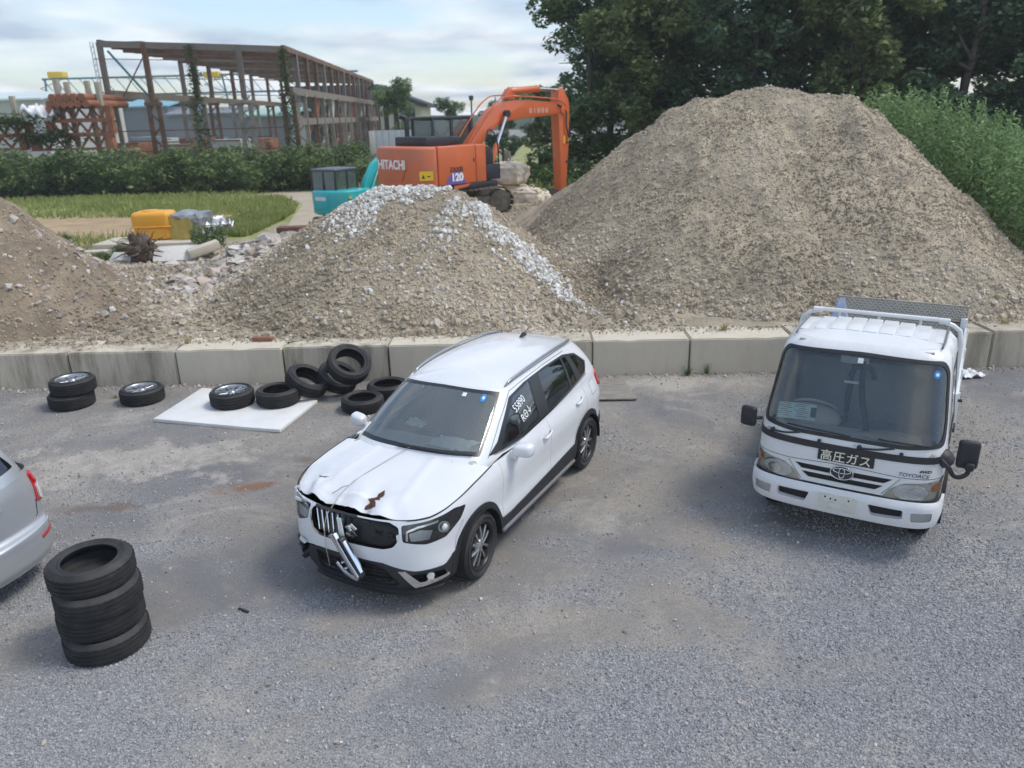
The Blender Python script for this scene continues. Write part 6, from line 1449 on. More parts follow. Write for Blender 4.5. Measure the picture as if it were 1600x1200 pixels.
    tube('arm_hose', smooth_path([(4.7, -.44, 3.15), (5.1, -.46, 2.95), (5.12, -.46, 2.5), (5.25, -.46, 2.1), (5.35, -.44, 2.35)], 6), .025, 'machine_black', arm, 6)
    cyl('bucket_cylinder', (5.42, -.22, 2.9), (5.40, -.22, 1.75), .08, 'orange_paint', ex, n=14); cyl('bucket_rod', (5.40, -.22, 1.75), (5.36, -.22, .75), .045, 'chrome', ex, n=12)
    for z in (1.9, 1.25): cyl('arm_boss', (5.2, -.43, z), (5.2, -.02, z), .04, 'machine_black', arm, n=10)
    decal('arm_label', frame_m(Vector((5.08, -.402, 2.0)), (1, 0, 0), (0, 0, 1)), [(-.05, -.13), (.05, -.13), (.05, .13), (-.05, .13)], 'warning_yellow', arm)
    for y in (-.56, .12):
        cyl('boom_cylinder', (1.10, y, 1.02), (1.62, y, 1.98), .095, 'orange_paint', ex, n=16, bevel=.01); cyl('boom_rod', (1.62, y, 1.98), (2.10, y, 2.88), .055, 'chrome', ex, n=12); cyl('cylinder_pin', (2.1, y - .07, 2.9), (2.1, y + .07, 2.9), .11, 'machine_black', ex, n=14)
    bk = prism('bucket', [(4.95, .32), (5.25, .35), (5.45, .1), (5.35, -.35), (5.0, -.6), (4.55, -.55), (4.75, -.1)], 'Y', -.72, .28, 'track_steel', ex, .03)
    return ex
build_excavator()
def build_mini():
    p = at(534, 333, 27.4)
    ex = empty('teal_mini_excavator', (p.x, 27.6, p.z - .53), R_(62), 'small teal excavator with a dark cab, left of the orange excavator', 'excavator')
    und = empty('undercarriage', (0, 0, 0), R_(20)); und.parent = ex
    for y in (-.72, .72): track(und, y, 2.3, .52, .36, 34)
    bl = prism('dozer_blade', [(-1.35, .02), (-1.30, .42), (-1.24, .42), (-1.26, .02)], 'Y', -.98, .98, 'track_steel', und, .01)
    plan = [(.75, -.98), (-.2, -1.02), (-.75, -.88), (-1.0, -.5), (-1.05, 0), (-1.0, .5), (-.75, .88), (-.2, 1.02), (.75, .98)]
    hs = prism('house', plan, 'Z', .62, 1.56, 'teal_paint', ex, .09, 3)
    def quad_(nm, m, w, h, mat, dz=.004):
        bm = bmesh.new(); bm.faces.new([bm.verts.new(m @ Vector(q)) for q in ((-w, -h, dz), (w, -h, dz), (w, h, dz), (-w, h, dz))]); return link(nm, bm_mesh(nm, bm), mat, hs)
    rear = frame_m(Vector((-1.056, .18, 1.12)), (0, -1, 0), (0, 0, 1))
    box('rear_hatch', (-1.045, .18, 1.13), (.03, .66, .58), 'teal_paint', hs, .02); quad_('name_label', frame_m(Vector((-1.062, .18, 1.26)), (0, -1, 0), (0, 0, 1)), .26, .065, 'decal_white')
    text('maker_lettering', 'KOBELCO', .105, 'faded_ink', hs, frame_m(Vector((-1.068, .18, 1.26)), (0, -1, 0), (0, 0, 1)), .001, .001)
    sidep = frame_m(Vector((-.48, -.955, 1.10)), Vector((.55, -.14, 0)), (0, 0, 1)); box('side_door', (-.46, -.945, 1.10), (.50, .03, .62), 'teal_paint', hs, .02, rot=Matrix.Rotation(R_(-14.3), 4, 'Z'))
    quad_('yellow_label', frame_m(Vector((-.60, -.948, 1.30)), Vector((.55, -.14, 0)), (0, 0, 1)), .07, .05, 'warning_yellow', .012); quad_('white_label', frame_m(Vector((-.38, -1.005, 1.10)), Vector((.55, -.14, 0)), (0, 0, 1)), .09, .06, 'decal_white', .012)
    quad_('yellow_label', frame_m(Vector((-.99, .62, 1.28)), Vector((-.25, -.38, 0)), (0, 0, 1)), .05, .05, 'warning_yellow', .03)
    cab = empty('operator_cab'); cab.parent = ex
    x0, x1, y0, y1 = -.62, .75, -.28, .92
    for x, y in ((x0, y0), (x0, y1), (x1, y0), (x1, y1), (.1, y0), (.1, y1), (x0, .32)): bar('cab_post', (x, y, 1.5), (x * .96, y * .98 + .005, 2.30), .075, 'machine_black', cab, .075, .01)
    box('cab_roof', ((x0 + x1) / 2, (y0 + y1) / 2, 2.32), (x1 - x0 + .06, y1 - y0 + .06, .11), 'cab_roof_grey', cab, .05, seg=3)
    for y in (y0, y1): box('cab_window', ((x0 + x1) / 2, y, 1.92), (x1 - x0 - .06, .012, .68), 'cab_glass', cab)
    for x in (x0, x1): box('cab_window', (x, (y0 + y1) / 2, 1.92), (.012, y1 - y0 - .06, .68), 'cab_glass', cab)
    prism('cab_seat', [(-.2, 1.5), (.2, 1.5), (.2, 1.62), (-.08, 1.62), (-.15, 2.0), (-.25, 2.0)], 'Y', .1, .5, 'machine_black', cab, .03)
    bo = prism('boom', [(.85, 1.35), (1.1, 1.2), (1.75, 2.0), (2.2, 2.45), (2.1, 2.7), (1.6, 2.45), (.95, 1.75)], 'Y', -.55, -.32, 'teal_paint', ex, .02)
    cyl('boom_cylinder', (1.0, -.63, 1.15), (1.45, -.63, 1.75), .06, 'teal_paint', ex, n=12); cyl('boom_rod', (1.45, -.63, 1.75), (1.8, -.63, 2.25), .035, 'chrome', ex, n=10)
    prism('arm', [(2.05, 2.75), (2.3, 2.6), (2.5, 1.2), (2.35, 1.15), (2.1, 2.2)], 'Y', -.52, -.35, 'teal_paint', ex, .02)
    ex.scale = (.86, .86, .86)
    return ex
material('faded_ink', (.45, .47, .62), .6); material('cab_roof_grey', (.11, .12, .15), .5)
build_mini()
# bulk bags behind the excavator
def bulk_bag(c, sx, sy, sz, seed, label, mat='sack_cloth', rz=0.):
    bm = bmesh.new(); bmesh.ops.create_cube(bm, size=1); bmesh.ops.subdivide_edges(bm, edges=bm.edges[:], cuts=14, use_grid_fill=True)
    for v in bm.verts:
        q = v.co.copy(); r = Vector((q.x, q.y, q.z)).normalized() * .5 * 1.15; q = q.lerp(r, .55); n_ = mn.noise(q * 3 + Vector((seed, 0, 0))) * .10 + mn.noise(q * 7 + Vector((seed, 3, 0))) * .07
        q += q.normalized() * n_; v.co = Vector((q.x * sx, q.y * sy, max(-.42, q.z) * sz + .42 * sz))
        if v.co.z > sz * .75: v.co.x *= .85; v.co.y *= .85
    o = link('bulk_bag', bm_mesh('bulk_bag', bm, True), mat, None, c, (0, 0, rz)); tag(o, label, 'bag', 'bulk bags by the orange excavator')
    for a in (.4, 2.4): tube('lifting_loop', smooth_path([(sx * .25 * math.cos(a), sy * .25 * math.sin(a), sz * .80), (sx * .32 * math.cos(a), sy * .32 * math.sin(a), sz * 1.02), (sx * .12 * math.cos(a), sy * .12 * math.sin(a), sz * 1.05), (sx * .05 * math.cos(a), sy * .05 * math.sin(a), sz * .8)], 4), .025, mat, o, 6)
    return o
def gz(x, y): return float(h_all(np.array([x]), np.array([y]))[0])
def put(px, Y): q = at(px, 300, Y); return q.x, Y
for px, Y, sx, sy, sz, lab, mt, up in ((798, 28.5, 1.5, 1.3, .85, 'lower sagging cream bulk bag of the tall pair', 'sack_cloth', 0), (796, 28.5, 1.25, 1.2, .80, 'upper cream bulk bag of the tall pair, pale tied top', 'sack_pale', .78), (765, 27.6, 1.1, 1.1, .72, 'cream bulk bag slumped left of the tall pair', 'sack_cloth', 0), (738, 27.8, 1.1, 1.0, .62, 'flat tan bulk bag showing between body and track', 'sack_cloth', .1), (826, 27.2, .95, .9, .66, 'cream bulk bag just beyond the track end', 'sack_pale', 0), (845, 27.6, .7, .7, .6, 'small cream bulk bag nearest the boom arm', 'sack_pale', 0), (877, 25.4, .5, .4, .36, 'small white sack on the heap right of the boom arm', 'thin_plastic', 0)):
    x, y = put(px, Y); bulk_bag((x, y, max(gz(x, y) - .05, .95) + up), sx, sy, sz, px * .37, lab, mt, px)
q = at(793, 236, 30); tag(box('wooden_board', (q.x, 30, q.z - .9), (.24, .06, 1.8), 'old_ply', None, .01), 'grey upright board standing behind the bulk bags', 'board')
q = at(503, 344, 24.6); tag(box('steel_plate', (q.x - .2, 24.6, gz(q.x, 24.6) + .12), (2.4, .5, .18), 'rusty_steel', None, .02, rz=.05), 'dark rusty steel plate on the ground before the teal excavator', 'steel plate')
# ---------------------------------------------------------------- junk beside the soil heap
material('tank_orange', (.80, .38, .03), .45, var=.06, vscale=3, dirt=(.62, .36, .12), dscale=3, damt=.4)
material('foil_metal', (.42, .43, .44), .4, metal=.7, var=.3, vscale=7)
material('mustard_sheet', (.50, .38, .10), .6, var=.2, vscale=5)
material('root_wood', (.13, .095, .075), .95, var=.4, vscale=9, bump=.8, bscale=20)
material('old_white', (.62, .61, .57), .7, var=.08, vscale=4, dirt=(.40, .34, .25), dscale=4, damt=.5)
material('red_bar', (.35, .06, .04), .6)
def ground_at(px, py, lo=13., hi=32.):
    """walk along the ray until it meets the ground behind the wall"""
    Y = lo
    while Y < hi:
        q = at(px, py, Y)
        if q.z < gz(q.x, Y): return Vector((q.x, Y, gz(q.x, Y)))
        Y += .1
    return at(px, py, hi)
JY = 25.6
def jp(px, py, Y=JY): return at(px, py, Y)
zs_ = jp(240, 374).z
tk = empty('plastic_tank', (jp(240, 372).x, JY + .3, zs_ - .02), .08, 'big orange-yellow plastic tank lying behind the heaps', 'tank')
TW = 1.42; tk.scale = (.86, .86, .84)
def half(nm, z0, z1, s):
    bm = bmesh.new(); bm_box(bm, (0, 0, (z0 + z1) / 2), (TW * s, 1.1 * s, z1 - z0)); return link(nm, bm_mesh(nm, bm, True, .17, 4), 'tank_orange', tk)
half('tank_lower', .0, .56, .97); half('tank_upper', .42, 1.08, 1.0); box('tank_flange', (0, 0, .52), (TW * 1.07, 1.18, .055), 'tank_orange', tk, .02)
cyl('tank_lid', (-.1, 0, 1.05), (-.1, 0, 1.12), .3, 'tank_orange', tk, n=24, bevel=.02)
for x in (-.45, .45): box('tank_rib', (x, -.53, .25), (.06, .06, .42), 'tank_orange', tk, .02)
q = Vector((jp(296, 372).x, JY + .4, zs_ - .05))
jb = empty('crushed_metal_box', q, -.25, 'crushed metal box with a mustard-yellow side, right of the orange tank', 'scrap metal')
bm = bmesh.new(); bm_box(bm, (0, 0, .45), (1.0, .8, .8)); bmesh.ops.subdivide_edges(bm, edges=bm.edges[:], cuts=6, use_grid_fill=True)
for v in bm.verts: v.co += Vector((mn.noise(v.co * 2.2), mn.noise(v.co * 2.2 + Vector((5, 0, 0))), mn.noise(v.co * 2.2 + Vector((0, 9, 0))))) * .13
link('box_shell', bm_mesh('box_shell', bm), 'foil_metal', jb)
bm = bmesh.new(); bm.faces.new([bm.verts.new(p) for p in ((-.46, -.56, .02), (.30, -.54, .04), (.44, -.56, .55), (.30, -.58, .78), (-.1, -.57, .66), (-.44, -.58, .80))]); link('yellow_side', bm_mesh('yellow_side', bm), 'mustard_sheet', jb)
crumple('foil_sheet', Vector((jp(325, 365).x, JY + .6, zs_ - .1)), .6, .45, .75, 2.2, 'foil_metal', 20, .3, 'crumpled silvery metal sheet at the right end of the junk', 'scrap metal', None, .01)
xa, xb = jp(150, 380, 25.2).x, jp(335, 380, 25.2).x
tag(box('concrete_beam', ((xa + xb) / 2, 25.7, zs_ / 2 - .2), (xb - xa, 1.6, zs_ + .36), 'concrete_pale', None, .03, rz=.02), 'long pale concrete slab lying under the orange tank', 'concrete slab')
q = jp(135, 392, 24.4); tag(box('concrete_beam', (q.x, 24.4, q.z / 2 - .05), (2.2, .4, q.z + .1), 'concrete_pale', None, .02, rz=.12), 'shorter concrete beam beside the soil heap', 'concrete beam')
# root stump
q = jp(228, 420, 23.6); st = empty('tree_stump', q, .3, 'upturned brown root stump in front of the orange tank', 'stump')
bm = bmesh.new(); bmesh.ops.create_icosphere(bm, subdivisions=4, radius=.5, matrix=Matrix.Translation((0, 0, .5)) @ Matrix.Diagonal((.8, .7, 1.1, 1)))
for v in bm.verts: v.co += (v.co - Vector((0, 0, .45))) * (.5 * mn.noise(v.co * 4) + .3 * mn.noise(v.co * 11))
link('root_ball', bm_mesh('root_ball', bm, True), 'root_wood', st)
for i in range(34):
    a = rng.uniform(0, 6.28); e_ = rng.uniform(-.3, 1.3); d = Vector((math.cos(a) * math.cos(e_), math.sin(a) * math.cos(e_), math.sin(e_))); p0 = Vector((0, 0, .5)) + d * .35; L_ = rng.uniform(.25, .75)
    P = [p0]; 
    for k in range(4): d = (d + Vector((rng.uniform(-.5, .5), rng.uniform(-.5, .5), rng.uniform(-.5, .2)))).normalized(); P.append(P[-1] + d * L_ / 4)
    tube('root', P, [.035, .028, .02, .013, .006], 'root_wood', st, 5)
q = jp(272, 408, 23.4); o = tag(box('white_board', q + Vector((0, .2, .20)), (1.25, .75, .05), 'old_white', None, .008, rot=Matrix.Rotation(.25, 4, 'Z') @ Matrix.Rotation(R_(28), 4, 'X')), 'dirty white panel leaning right of the root stump', 'panel')
q = jp(198, 410, 23.6); tag(box('white_board', q + Vector((-.1, .1, .16)), (.85, .35, .05), 'old_white', None, .01, rot=Matrix.Rotation(-.2, 4, 'Z') @ Matrix.Rotation(R_(35), 4, 'X')), 'small white board left of the root stump', 'panel')
q = jp(168, 420, 23.0); tag(bar('red_pipe', q + Vector((-.4, 0, .08)), q + Vector((.35, .25, .10)), .06, 'red_bar', None), 'short red bar lying left of the root stump', 'pipe')
q = jp(318, 400, 23.6); tag(box('concrete_chunk', q + Vector((.0, .1, .2)), (.95, .5, .26), 'concrete_pale', None, .04, rot=Matrix.Rotation(.5, 4, 'Z') @ Matrix.Rotation(R_(-14), 4, 'Y')), 'pale concrete chunk right of the white panel', 'concrete')
# broken slabs between the heaps
n = 520; x = nrg.normal(-6.6, 1.0, n); y = nrg.uniform(17.2, 24, n); s = sizes(n, .16, .55, 1.5)
scatter('broken_slabs', np.stack([x, y, h_all(x, y) + s * .10], -1), s, nrg.random(n), 'rubble_stone', fill, 1, .38, .5)
n = 420; x = nrg.uniform(-10, -5, n); y = nrg.uniform(13.5, 22, n); s = sizes(n, .08, .24, 1.8)
scatter('rubble_chunks', np.stack([x, y, h_all(x, y) + s * .1], -1), s, nrg.random(n), 'rubble_stone', fill, 1, .6, .8)
# ---------------------------------------------------------------- vegetation
def leaf_material(name, dark, light, trans=.3):
    m = bpy.data.materials.new(name); m.use_nodes = True; t = m.node_tree; t.nodes.clear(); M[name] = m; l = t.links.new
    o = t.nodes.new('ShaderNodeOutputMaterial'); g = t.nodes.new('ShaderNodeNewGeometry'); r = t.nodes.new('ShaderNodeValToRGB')
    r.color_ramp.elements[0].color = (*dark, 1); r.color_ramp.elements[1].color = (*light, 1)
    tcn = t.nodes.new('ShaderNodeTexCoord'); nn = t.nodes.new('ShaderNodeTexNoise'); nn.inputs['Scale'].default_value = .55; nn.inputs['Detail'].default_value = 2; l(tcn.outputs['Object'], nn.inputs['Vector'])
    oi = t.nodes.new('ShaderNodeObjectInfo')
    a = t.nodes.new('ShaderNodeMath'); a.operation = 'MULTIPLY_ADD'; a.inputs[1].default_value = .45; l(g.outputs['Random Per Island'], a.inputs[0])
    b2 = t.nodes.new('ShaderNodeMath'); b2.operation = 'MULTIPLY_ADD'; b2.inputs[1].default_value = .9; b2.inputs[2].default_value = -.32; l(nn.outputs[0], b2.inputs[0]); 
    c2 = t.nodes.new('ShaderNodeMath'); c2.operation = 'MULTIPLY_ADD'; c2.inputs[1].default_value = .35; l(oi.outputs['Random'], c2.inputs[0]); l(b2.outputs[0], c2.inputs[2]); l(c2.outputs[0], a.inputs[2])
    l(a.outputs[0], r.inputs[0])
    d = t.nodes.new('ShaderNodeBsdfPrincipled'); d.inputs['Roughness'].default_value = .55; d.inputs['Specular IOR Level'].default_value = .3; l(r.outputs[0], d.inputs['Base Color'])
    tr = t.nodes.new('ShaderNodeBsdfTranslucent'); l(r.outputs[0], tr.inputs[0])
    mx_ = t.nodes.new('ShaderNodeMixShader'); mx_.inputs[0].default_value = trans; l(d.outputs[0], mx_.inputs[1]); l(tr.outputs[0], mx_.inputs[2]); l(mx_.outputs[0], o.inputs[0])
leaf_material('tree_leaf', (.055, .105, .055), (.235, .34, .145)); leaf_material('tree_leaf_dark', (.045, .09, .056), (.18, .28, .145)); leaf_material('tree_leaf_yellow', (.08, .12, .055), (.32, .385, .15))
leaf_material('hedge_leaf', (.045, .085, .03), (.22, .30, .095)); leaf_material('thicket_leaf', (.09, .16, .06), (.27, .40, .16)); leaf_material('grass_blade', (.15, .22, .05), (.46, .47, .17), .4); leaf_material('vine_leaf', (.02, .05, .012), (.10, .15, .03))
material('bark', (.085, .075, .062), .95, var=.35, vscale=6, bump=.6, bscale=14)
def leaves(C, size, up=.35, asp=.55):
    """one four-sided leaf on each centre"""
    C = np.asarray(C, np.float32); n = len(C); d = nrg.standard_normal((n, 3)); d /= np.linalg.norm(d, axis=1)[:, None]; nn = nrg.standard_normal((n, 3)); nn[:, 2] = np.abs(nn[:, 2]) + up * 3; nn /= np.linalg.norm(nn, axis=1)[:, None]
    d -= nn * (d * nn).sum(1)[:, None]; d /= np.linalg.norm(d, axis=1)[:, None]; e = np.cross(nn, d); s = (size * nrg.uniform(.6, 1.25, n))[:, None]
    V = np.stack([C - d * s * .5, C + e * s * asp * .5, C + d * s * .5, C - e * s * asp * .5], 1).reshape(-1, 3); F = np.arange(4 * n).reshape(n, 4); return V, F
def blob_points(clusters, n, shell=.55):
    """points near the surface of many small ellipsoids: (cx,cy,cz,r)"""
    cl = np.asarray(clusters); w_ = cl[:, 3] ** 2; k = nrg.choice(len(cl), n, p=w_ / w_.sum()); d = nrg.standard_normal((n, 3)); d /= np.linalg.norm(d, axis=1)[:, None]
    r = cl[k, 3] * (shell + (1 - shell) * nrg.random(n)) * nrg.uniform(.85, 1.12, n); return cl[k, :3] + d * r[:, None] * np.array([1, 1, .75])
def tree_variant(seed, H_, Rr, nleaf, lsize, z0=.16):
    r = random.Random(seed); V, F = [], []; cl = []
    def addtube(P, rad):
        v, f = tube_data(P, rad, 7); b = len(V); V.extend(v); F.extend([tuple(i + b for i in q) for q in f])
    lean = Vector((r.uniform(-.06, .06), r.uniform(-.06, .06), 1)); tr_ = [Vector((0, 0, 0)) + lean * (H_ * .75 * t) + Vector((.15 * math.sin(t * 5 + seed), .15 * math.cos(t * 4 + seed), 0)) for t in np.linspace(0, 1, 8)]
    trunk = tube_data(tr_, [H_ * .018 * (1 - .75 * t) for t in np.linspace(0, 1, 8)], 9)
    for i in range(17):
        t = r.uniform(z0, 1.0); b0 = tr_[0].lerp(tr_[-1], min(t, .98)); a = r.uniform(0, 6.28); ln = Rr * r.uniform(.5, 1.0) * (1.15 - .55 * abs(t - .45) * 1.3)
        d = Vector((math.cos(a), math.sin(a), r.uniform(.25, .95))); P = [b0]; 
        for k in range(4): d = (d + Vector((r.uniform(-.25, .25), r.uniform(-.25, .25), r.uniform(-.15, .2)))).normalized(); P.append(P[-1] + d * ln / 4)
        addtube(P, [H_ * .006, H_ * .0048, H_ * .0036, H_ * .0024, H_ * .001])
        for k in range(5):
            q = P[min(4, 2 + k % 3)] + Vector((r.gauss(0, .5), r.gauss(0, .5), r.gauss(0, .4))) * Rr * .32; cl.append((q.x, q.y, q.z, Rr * r.uniform(.14, .27)))
        for k in range(2):
            j = r.randint(1, 3); d2 = Vector((r.uniform(-1, 1), r.uniform(-1, 1), r.uniform(0, .8))).normalized(); addtube([P[j], P[j] + d2 * ln * .25, P[j] + d2 * ln * .42 + Vector((0, 0, .1))], [H_ * .0028, H_ * .0018, H_ * .0008])
    return mesh_from('trunk', *trunk, True), mesh_from('limbs', V, F, True), quick_mesh('crown', *leaves(blob_points(cl, nleaf), lsize))
TV = [tree_variant(s, h, r, 15000, .29, z) for s, h, r, z in ((1, 13.5, 3.4, .12), (2, 12.5, 3.0, .2), (5, 14.5, 3.6, .1), (9, 11, 2.9, .15), (14, 13, 3.2, .25))]
for v in TV: v[0].materials.append(M['bark']); v[1].materials.append(M['bark'])
for i, v in enumerate(TV): v[2].materials.append(M[['tree_leaf', 'tree_leaf_dark', 'tree_leaf', 'tree_leaf_yellow', 'tree_leaf_dark'][i]])
def tree(k, x, y, s, rz, label, z=-.1, group='trees of the wood behind the heaps'):
    t = empty('broadleaf_tree', (x, y, z), rz, label, 'tree', group); t.scale = (s, s, s)
    link('trunk', TV[k][0], None, t); link('limbs', TV[k][1], None, t); link('crown', TV[k][2], None, t); return t
row = [(3.9, 38.5, 0, .95), (5.6, 35.0, 3, .98), (7.8, 37, 1, 1.0), (9.6, 33.2, 4, .95), (11.6, 36, 2, 1.0), (13.4, 32.0, 3, 1.02), (15.4, 34.6, 0, 1.0), (17.4, 31.2, 1, 1.0), (19.4, 34.0, 2, .95), (21.5, 31.0, 4, 1.05), (24.0, 33.0, 0, 1.0), (26.5, 30.5, 3, 1.1), (22.5, 27.2, 2, .85)]
words = ['leftmost tall tree of the wood, its edge against the sky', 'yellow-green tree just right of the boom arm', 'tree whose crown rises left of the tall heap', 'slender-limbed tree over the left shoulder of the tall heap', 'tree directly behind the peak of the tall heap', 'yellow-green tree right of the peak of the tall heap', 'tree above the right shoulder of the tall heap', 'dark tree above the left end of the green thicket', 'tree over the middle of the green thicket', 'dark tree above the cab of the truck', 'tree above the right half of the truck, sky gaps through it', 'yellow-green tree at the top right corner', 'nearest tree at the right edge, above the thicket']
for (x, y, k, s), wd in zip(row, words): tree(k, x, y, s, rng.uniform(0, 6.28), wd)
back = [(2.2 + 2.9 * i + rng.uniform(-.6, .6), 42.5 + rng.uniform(-1, 2), rng.choice([1, 4, 2]), rng.uniform(1.0, 1.15)) for i in range(1, 11)]
for i, (x, y, k, s) in enumerate(back): tree(k, x, y, s, rng.uniform(0, 6.28), 'tree deep in the wood, seen only through the front crowns', group='trees deep in the wood')
# smaller trees left of the wood, lone tree by the far house
tree(3, 1.9, 46, .62, 1., 'low tree at the left foot of the wood, above the excavator boom'); tree(1, -.2, 60, .58, 2., 'far rounded tree just left of the wood'); tree(0, -4.6, 74, .50, .4, 'far tree behind the cab of the orange excavator'); tree(3, -7.6, 74, .46, .4, 'far low tree right of the white-walled house')
tree(0, at(622, 200, 62).x, 62, .60, 2.2, 'tree standing in front of the white-walled house')
# shrubs
def shrub_variant(seed, rx, ry, h, nleaf, ls, ncl=26):
    r = random.Random(seed); cl = []
    for i in range(ncl):
        a = r.uniform(0, 6.28); q = math.sqrt(r.random()); z = r.uniform(.12, .82) * h * (1 - .25 * q); cl.append((math.cos(a) * q * rx * .8, math.sin(a) * q * ry * .8, z, r.uniform(.22, .42) * min(rx, h)))
    P = blob_points(cl, nleaf, .5); P = P[P[:, 2] > .02]
    V, F = [], []
    for i in range(7):
        a = r.uniform(0, 6.28); v, f = tube_data([(0, 0, 0), (math.cos(a) * rx * .3, math.sin(a) * ry * .3, h * .45), (math.cos(a) * rx * .55, math.sin(a) * ry * .55, h * .85)], [.05, .035, .01], 6); b = len(V); V.extend(v); F.extend([tuple(j + b for j in q_) for q_ in f])
    s = mesh_from('stems', V, F, True); s.materials.append(M['bark']); return s, quick_mesh('foliage', *leaves(P, ls))
SV = [shrub_variant(21 + i, 2.1, 1.7, h, 3600, .24) for i, h in enumerate((2.9, 3.3, 2.6))]
for i, v in enumerate(SV): v[1].materials.append(M['hedge_leaf'])
def shrub(k, x, y, s, label, group, z=-.05, sz=None):
    t = empty('shrub', (x, y, z), rng.uniform(0, 6.28), label, 'shrub', group); t.scale = (s, s, sz or s); link('stems', SV[k][0], None, t); link('foliage', SV[k][1], None, t); return t
ords = ['first', 'second', 'third', 'fourth', 'fifth', 'sixth', 'seventh', 'eighth', 'ninth', 'tenth', 'eleventh', 'twelfth']
for i in range(12): shrub(i % 3, -33.5 + 2.25 * i, 48.6 + rng.uniform(-.5, .5), rng.uniform(.98, 1.15), '%s big shrub from the left in the hedge below the steel frame' % ords[i], 'hedge shrubs below the steel frame', sz=rng.uniform(.95, 1.12) * (1 - .012 * i))
for i in range(10): shrub((i + 1) % 3, -32.4 + 2.5 * i, 51.5, 1.1, 'shrub in the back row of the hedge, its top showing above the front row', 'rear hedge shrubs', sz=1.02)
for i, (px, Y, s, lab) in enumerate(((705, 40, .75, 'shrub half hidden by the cab of the orange excavator'), (775, 38, .8, 'shrub between the boom and the board behind the bags'), (812, 36, .7, 'shrub behind the tall pair of bulk bags'), (842, 34.5, .75, 'shrub left of the vertical boom arm'), (885, 33, .85, 'shrub right of the vertical boom arm'), (915, 31.5, .75, 'shrub at the left foot of the tall heap'))): shrub(i % 3, at(px, 300, Y).x, Y, s, lab, 'shrubs behind the excavator')
q = jp(330, 388, 24.6); shrub(1, q.x, q.y, .30, 'small round green bush at the right end of the junk', None, q.z - .05)
q = jp(155, 412, 23.8); shrub(2, q.x, q.y, .2, 'small leafy plant beside the soil heap', None, q.z - .05); q = jp(100, 392, 24); shrub(0, q.x, q.y, .22, 'small plant behind the soil heap', None, q.z - .05)
q = jp(190, 400, 24.2); shrub(0, q.x, q.y, .16, 'tiny plant left of the orange tank', None, q.z - .05)
# tall weeds on the bank right of the big heap
def h_bank(x, y): return np.interp(x, [8.2, 9.4, 11, 13, 16, 20, 30], [1.4, 2.3, 1.95, 1.1, .7, .5, .5]) * np.interp(y, [13.2, 15.5, 19, 30], [.1, .6, 1, 1]) + .1 * fbm(x, y, .6, 3)
material('bank_soil', (.10, .105, .05), .95, var=.4, vscale=2)
bank = heightmesh('bank', h_bank, 8.2, 32, 13.0, 31, .5, 'bank_soil', kind='structure')
n = 3400; x = nrg.uniform(8.8, 20, n); y = nrg.uniform(14.2, 22.5, n); k = h_big(x, y) < h_bank(x, y) + .35; x, y = x[k], y[k]; z = h_bank(x, y); n = len(x)
hgt = nrg.uniform(1.5, 2.3, n) * np.interp(y, [14, 17], [.7, 1]); nl = 34; t = (np.arange(nl) + .5) / nl
lean = nrg.normal(0, .10, (n, 2)); C = np.zeros((n, nl, 3), np.float32); tt = .18 + .84 * t; aa = nrg.uniform(0, 6.28, (n, 1)) + np.arange(nl)[None] * 2.4; rr_ = (.15 * (1.15 - t))[None] * nrg.uniform(.7, 1.3, (n, nl))
C[..., 0] = x[:, None] + lean[:, :1] * tt * hgt[:, None] + np.cos(aa) * rr_; C[..., 1] = y[:, None] + lean[:, 1:] * tt * hgt[:, None] + np.sin(aa) * rr_; C[..., 2] = z[:, None] + tt * hgt[:, None]
th = link('weed_thicket', quick_mesh('weed_thicket', *leaves(C.reshape(-1, 3), .135, .1, .34)), 'thicket_leaf'); tag(th, 'tall dense green weeds on the bank right of the big heap', 'weeds', kind='stuff')
# grass, field, track beyond the heaps
material('dry_field', (.40, .29, .17), .95, var=.3, vscale=1.2, bump=.6, bscale=8, bdist=.1, dirt=(.30, .25, .13), dscale=.6, damt=.5)
material('turf', (.28, .30, .11), .95, var=.4, vscale=.9, bump=.4, bscale=10, bdist=.1, dirt=(.28, .25, .11), dscale=.5, damt=.6)
material('sandy_track', (.42, .36, .27), .95, var=.15, vscale=.7, bump=.3, bscale=12)
def flat(name, pts_, z, mat): V = [(x, y, z) for x, y in pts_]; o = link(name, mesh_from(name, V, [tuple(range(len(V)))]), mat); o['kind'] = 'structure'; return o
flat('meadow', [(-120, 27.5), (60, 27.5), (60, 140), (-120, 140)], .006, 'turf'); flat('dry_field', [(-40, 27.6), (-10.6, 27.6), (-11.6, 37.0), (-60, 38.0)], .012, 'dry_field')
flat('dirt_track', [(-30, 46.4), (-13.2, 45.6), (-10.4, 40), (-9.4, 34), (-8.6, 30), (4, 30), (4, 46), (-10, 47.2), (-30, 47.2)], .018, 'sandy_track')
n = 30000; x = nrg.uniform(-42, -9, n); y = nrg.uniform(36.2, 46.5, n); k = (x < np.interp(y, [36, 40, 43, 46], [-9.9, -10.6, -12, -14])) & (nrg.random(n) < .6 + 1.6 * fbm(x, y, .3, 3)); x, y = x[k], y[k]
def blades(x, y, z, h, wd):
    n = len(x); a = nrg.uniform(0, 6.28, n); hh = h * nrg.uniform(.5, 1.3, n); dx_, dy_ = np.cos(a) * wd, np.sin(a) * wd; lx, ly = nrg.normal(0, .35, n) * hh, nrg.normal(0, .35, n) * hh
    V = np.stack([np.stack([x - dx_, y - dy_, z + 0 * x], -1), np.stack([x + dx_, y + dy_, z + 0 * x], -1), np.stack([x + lx + dx_ * .3, y + ly + dy_ * .3, z + hh], -1), np.stack([x + lx - dx_ * .3, y + ly - dy_ * .3, z + hh], -1)], 1).reshape(-1, 3); return quick_mesh('grass', V, np.arange(4 * n).reshape(n, 4))
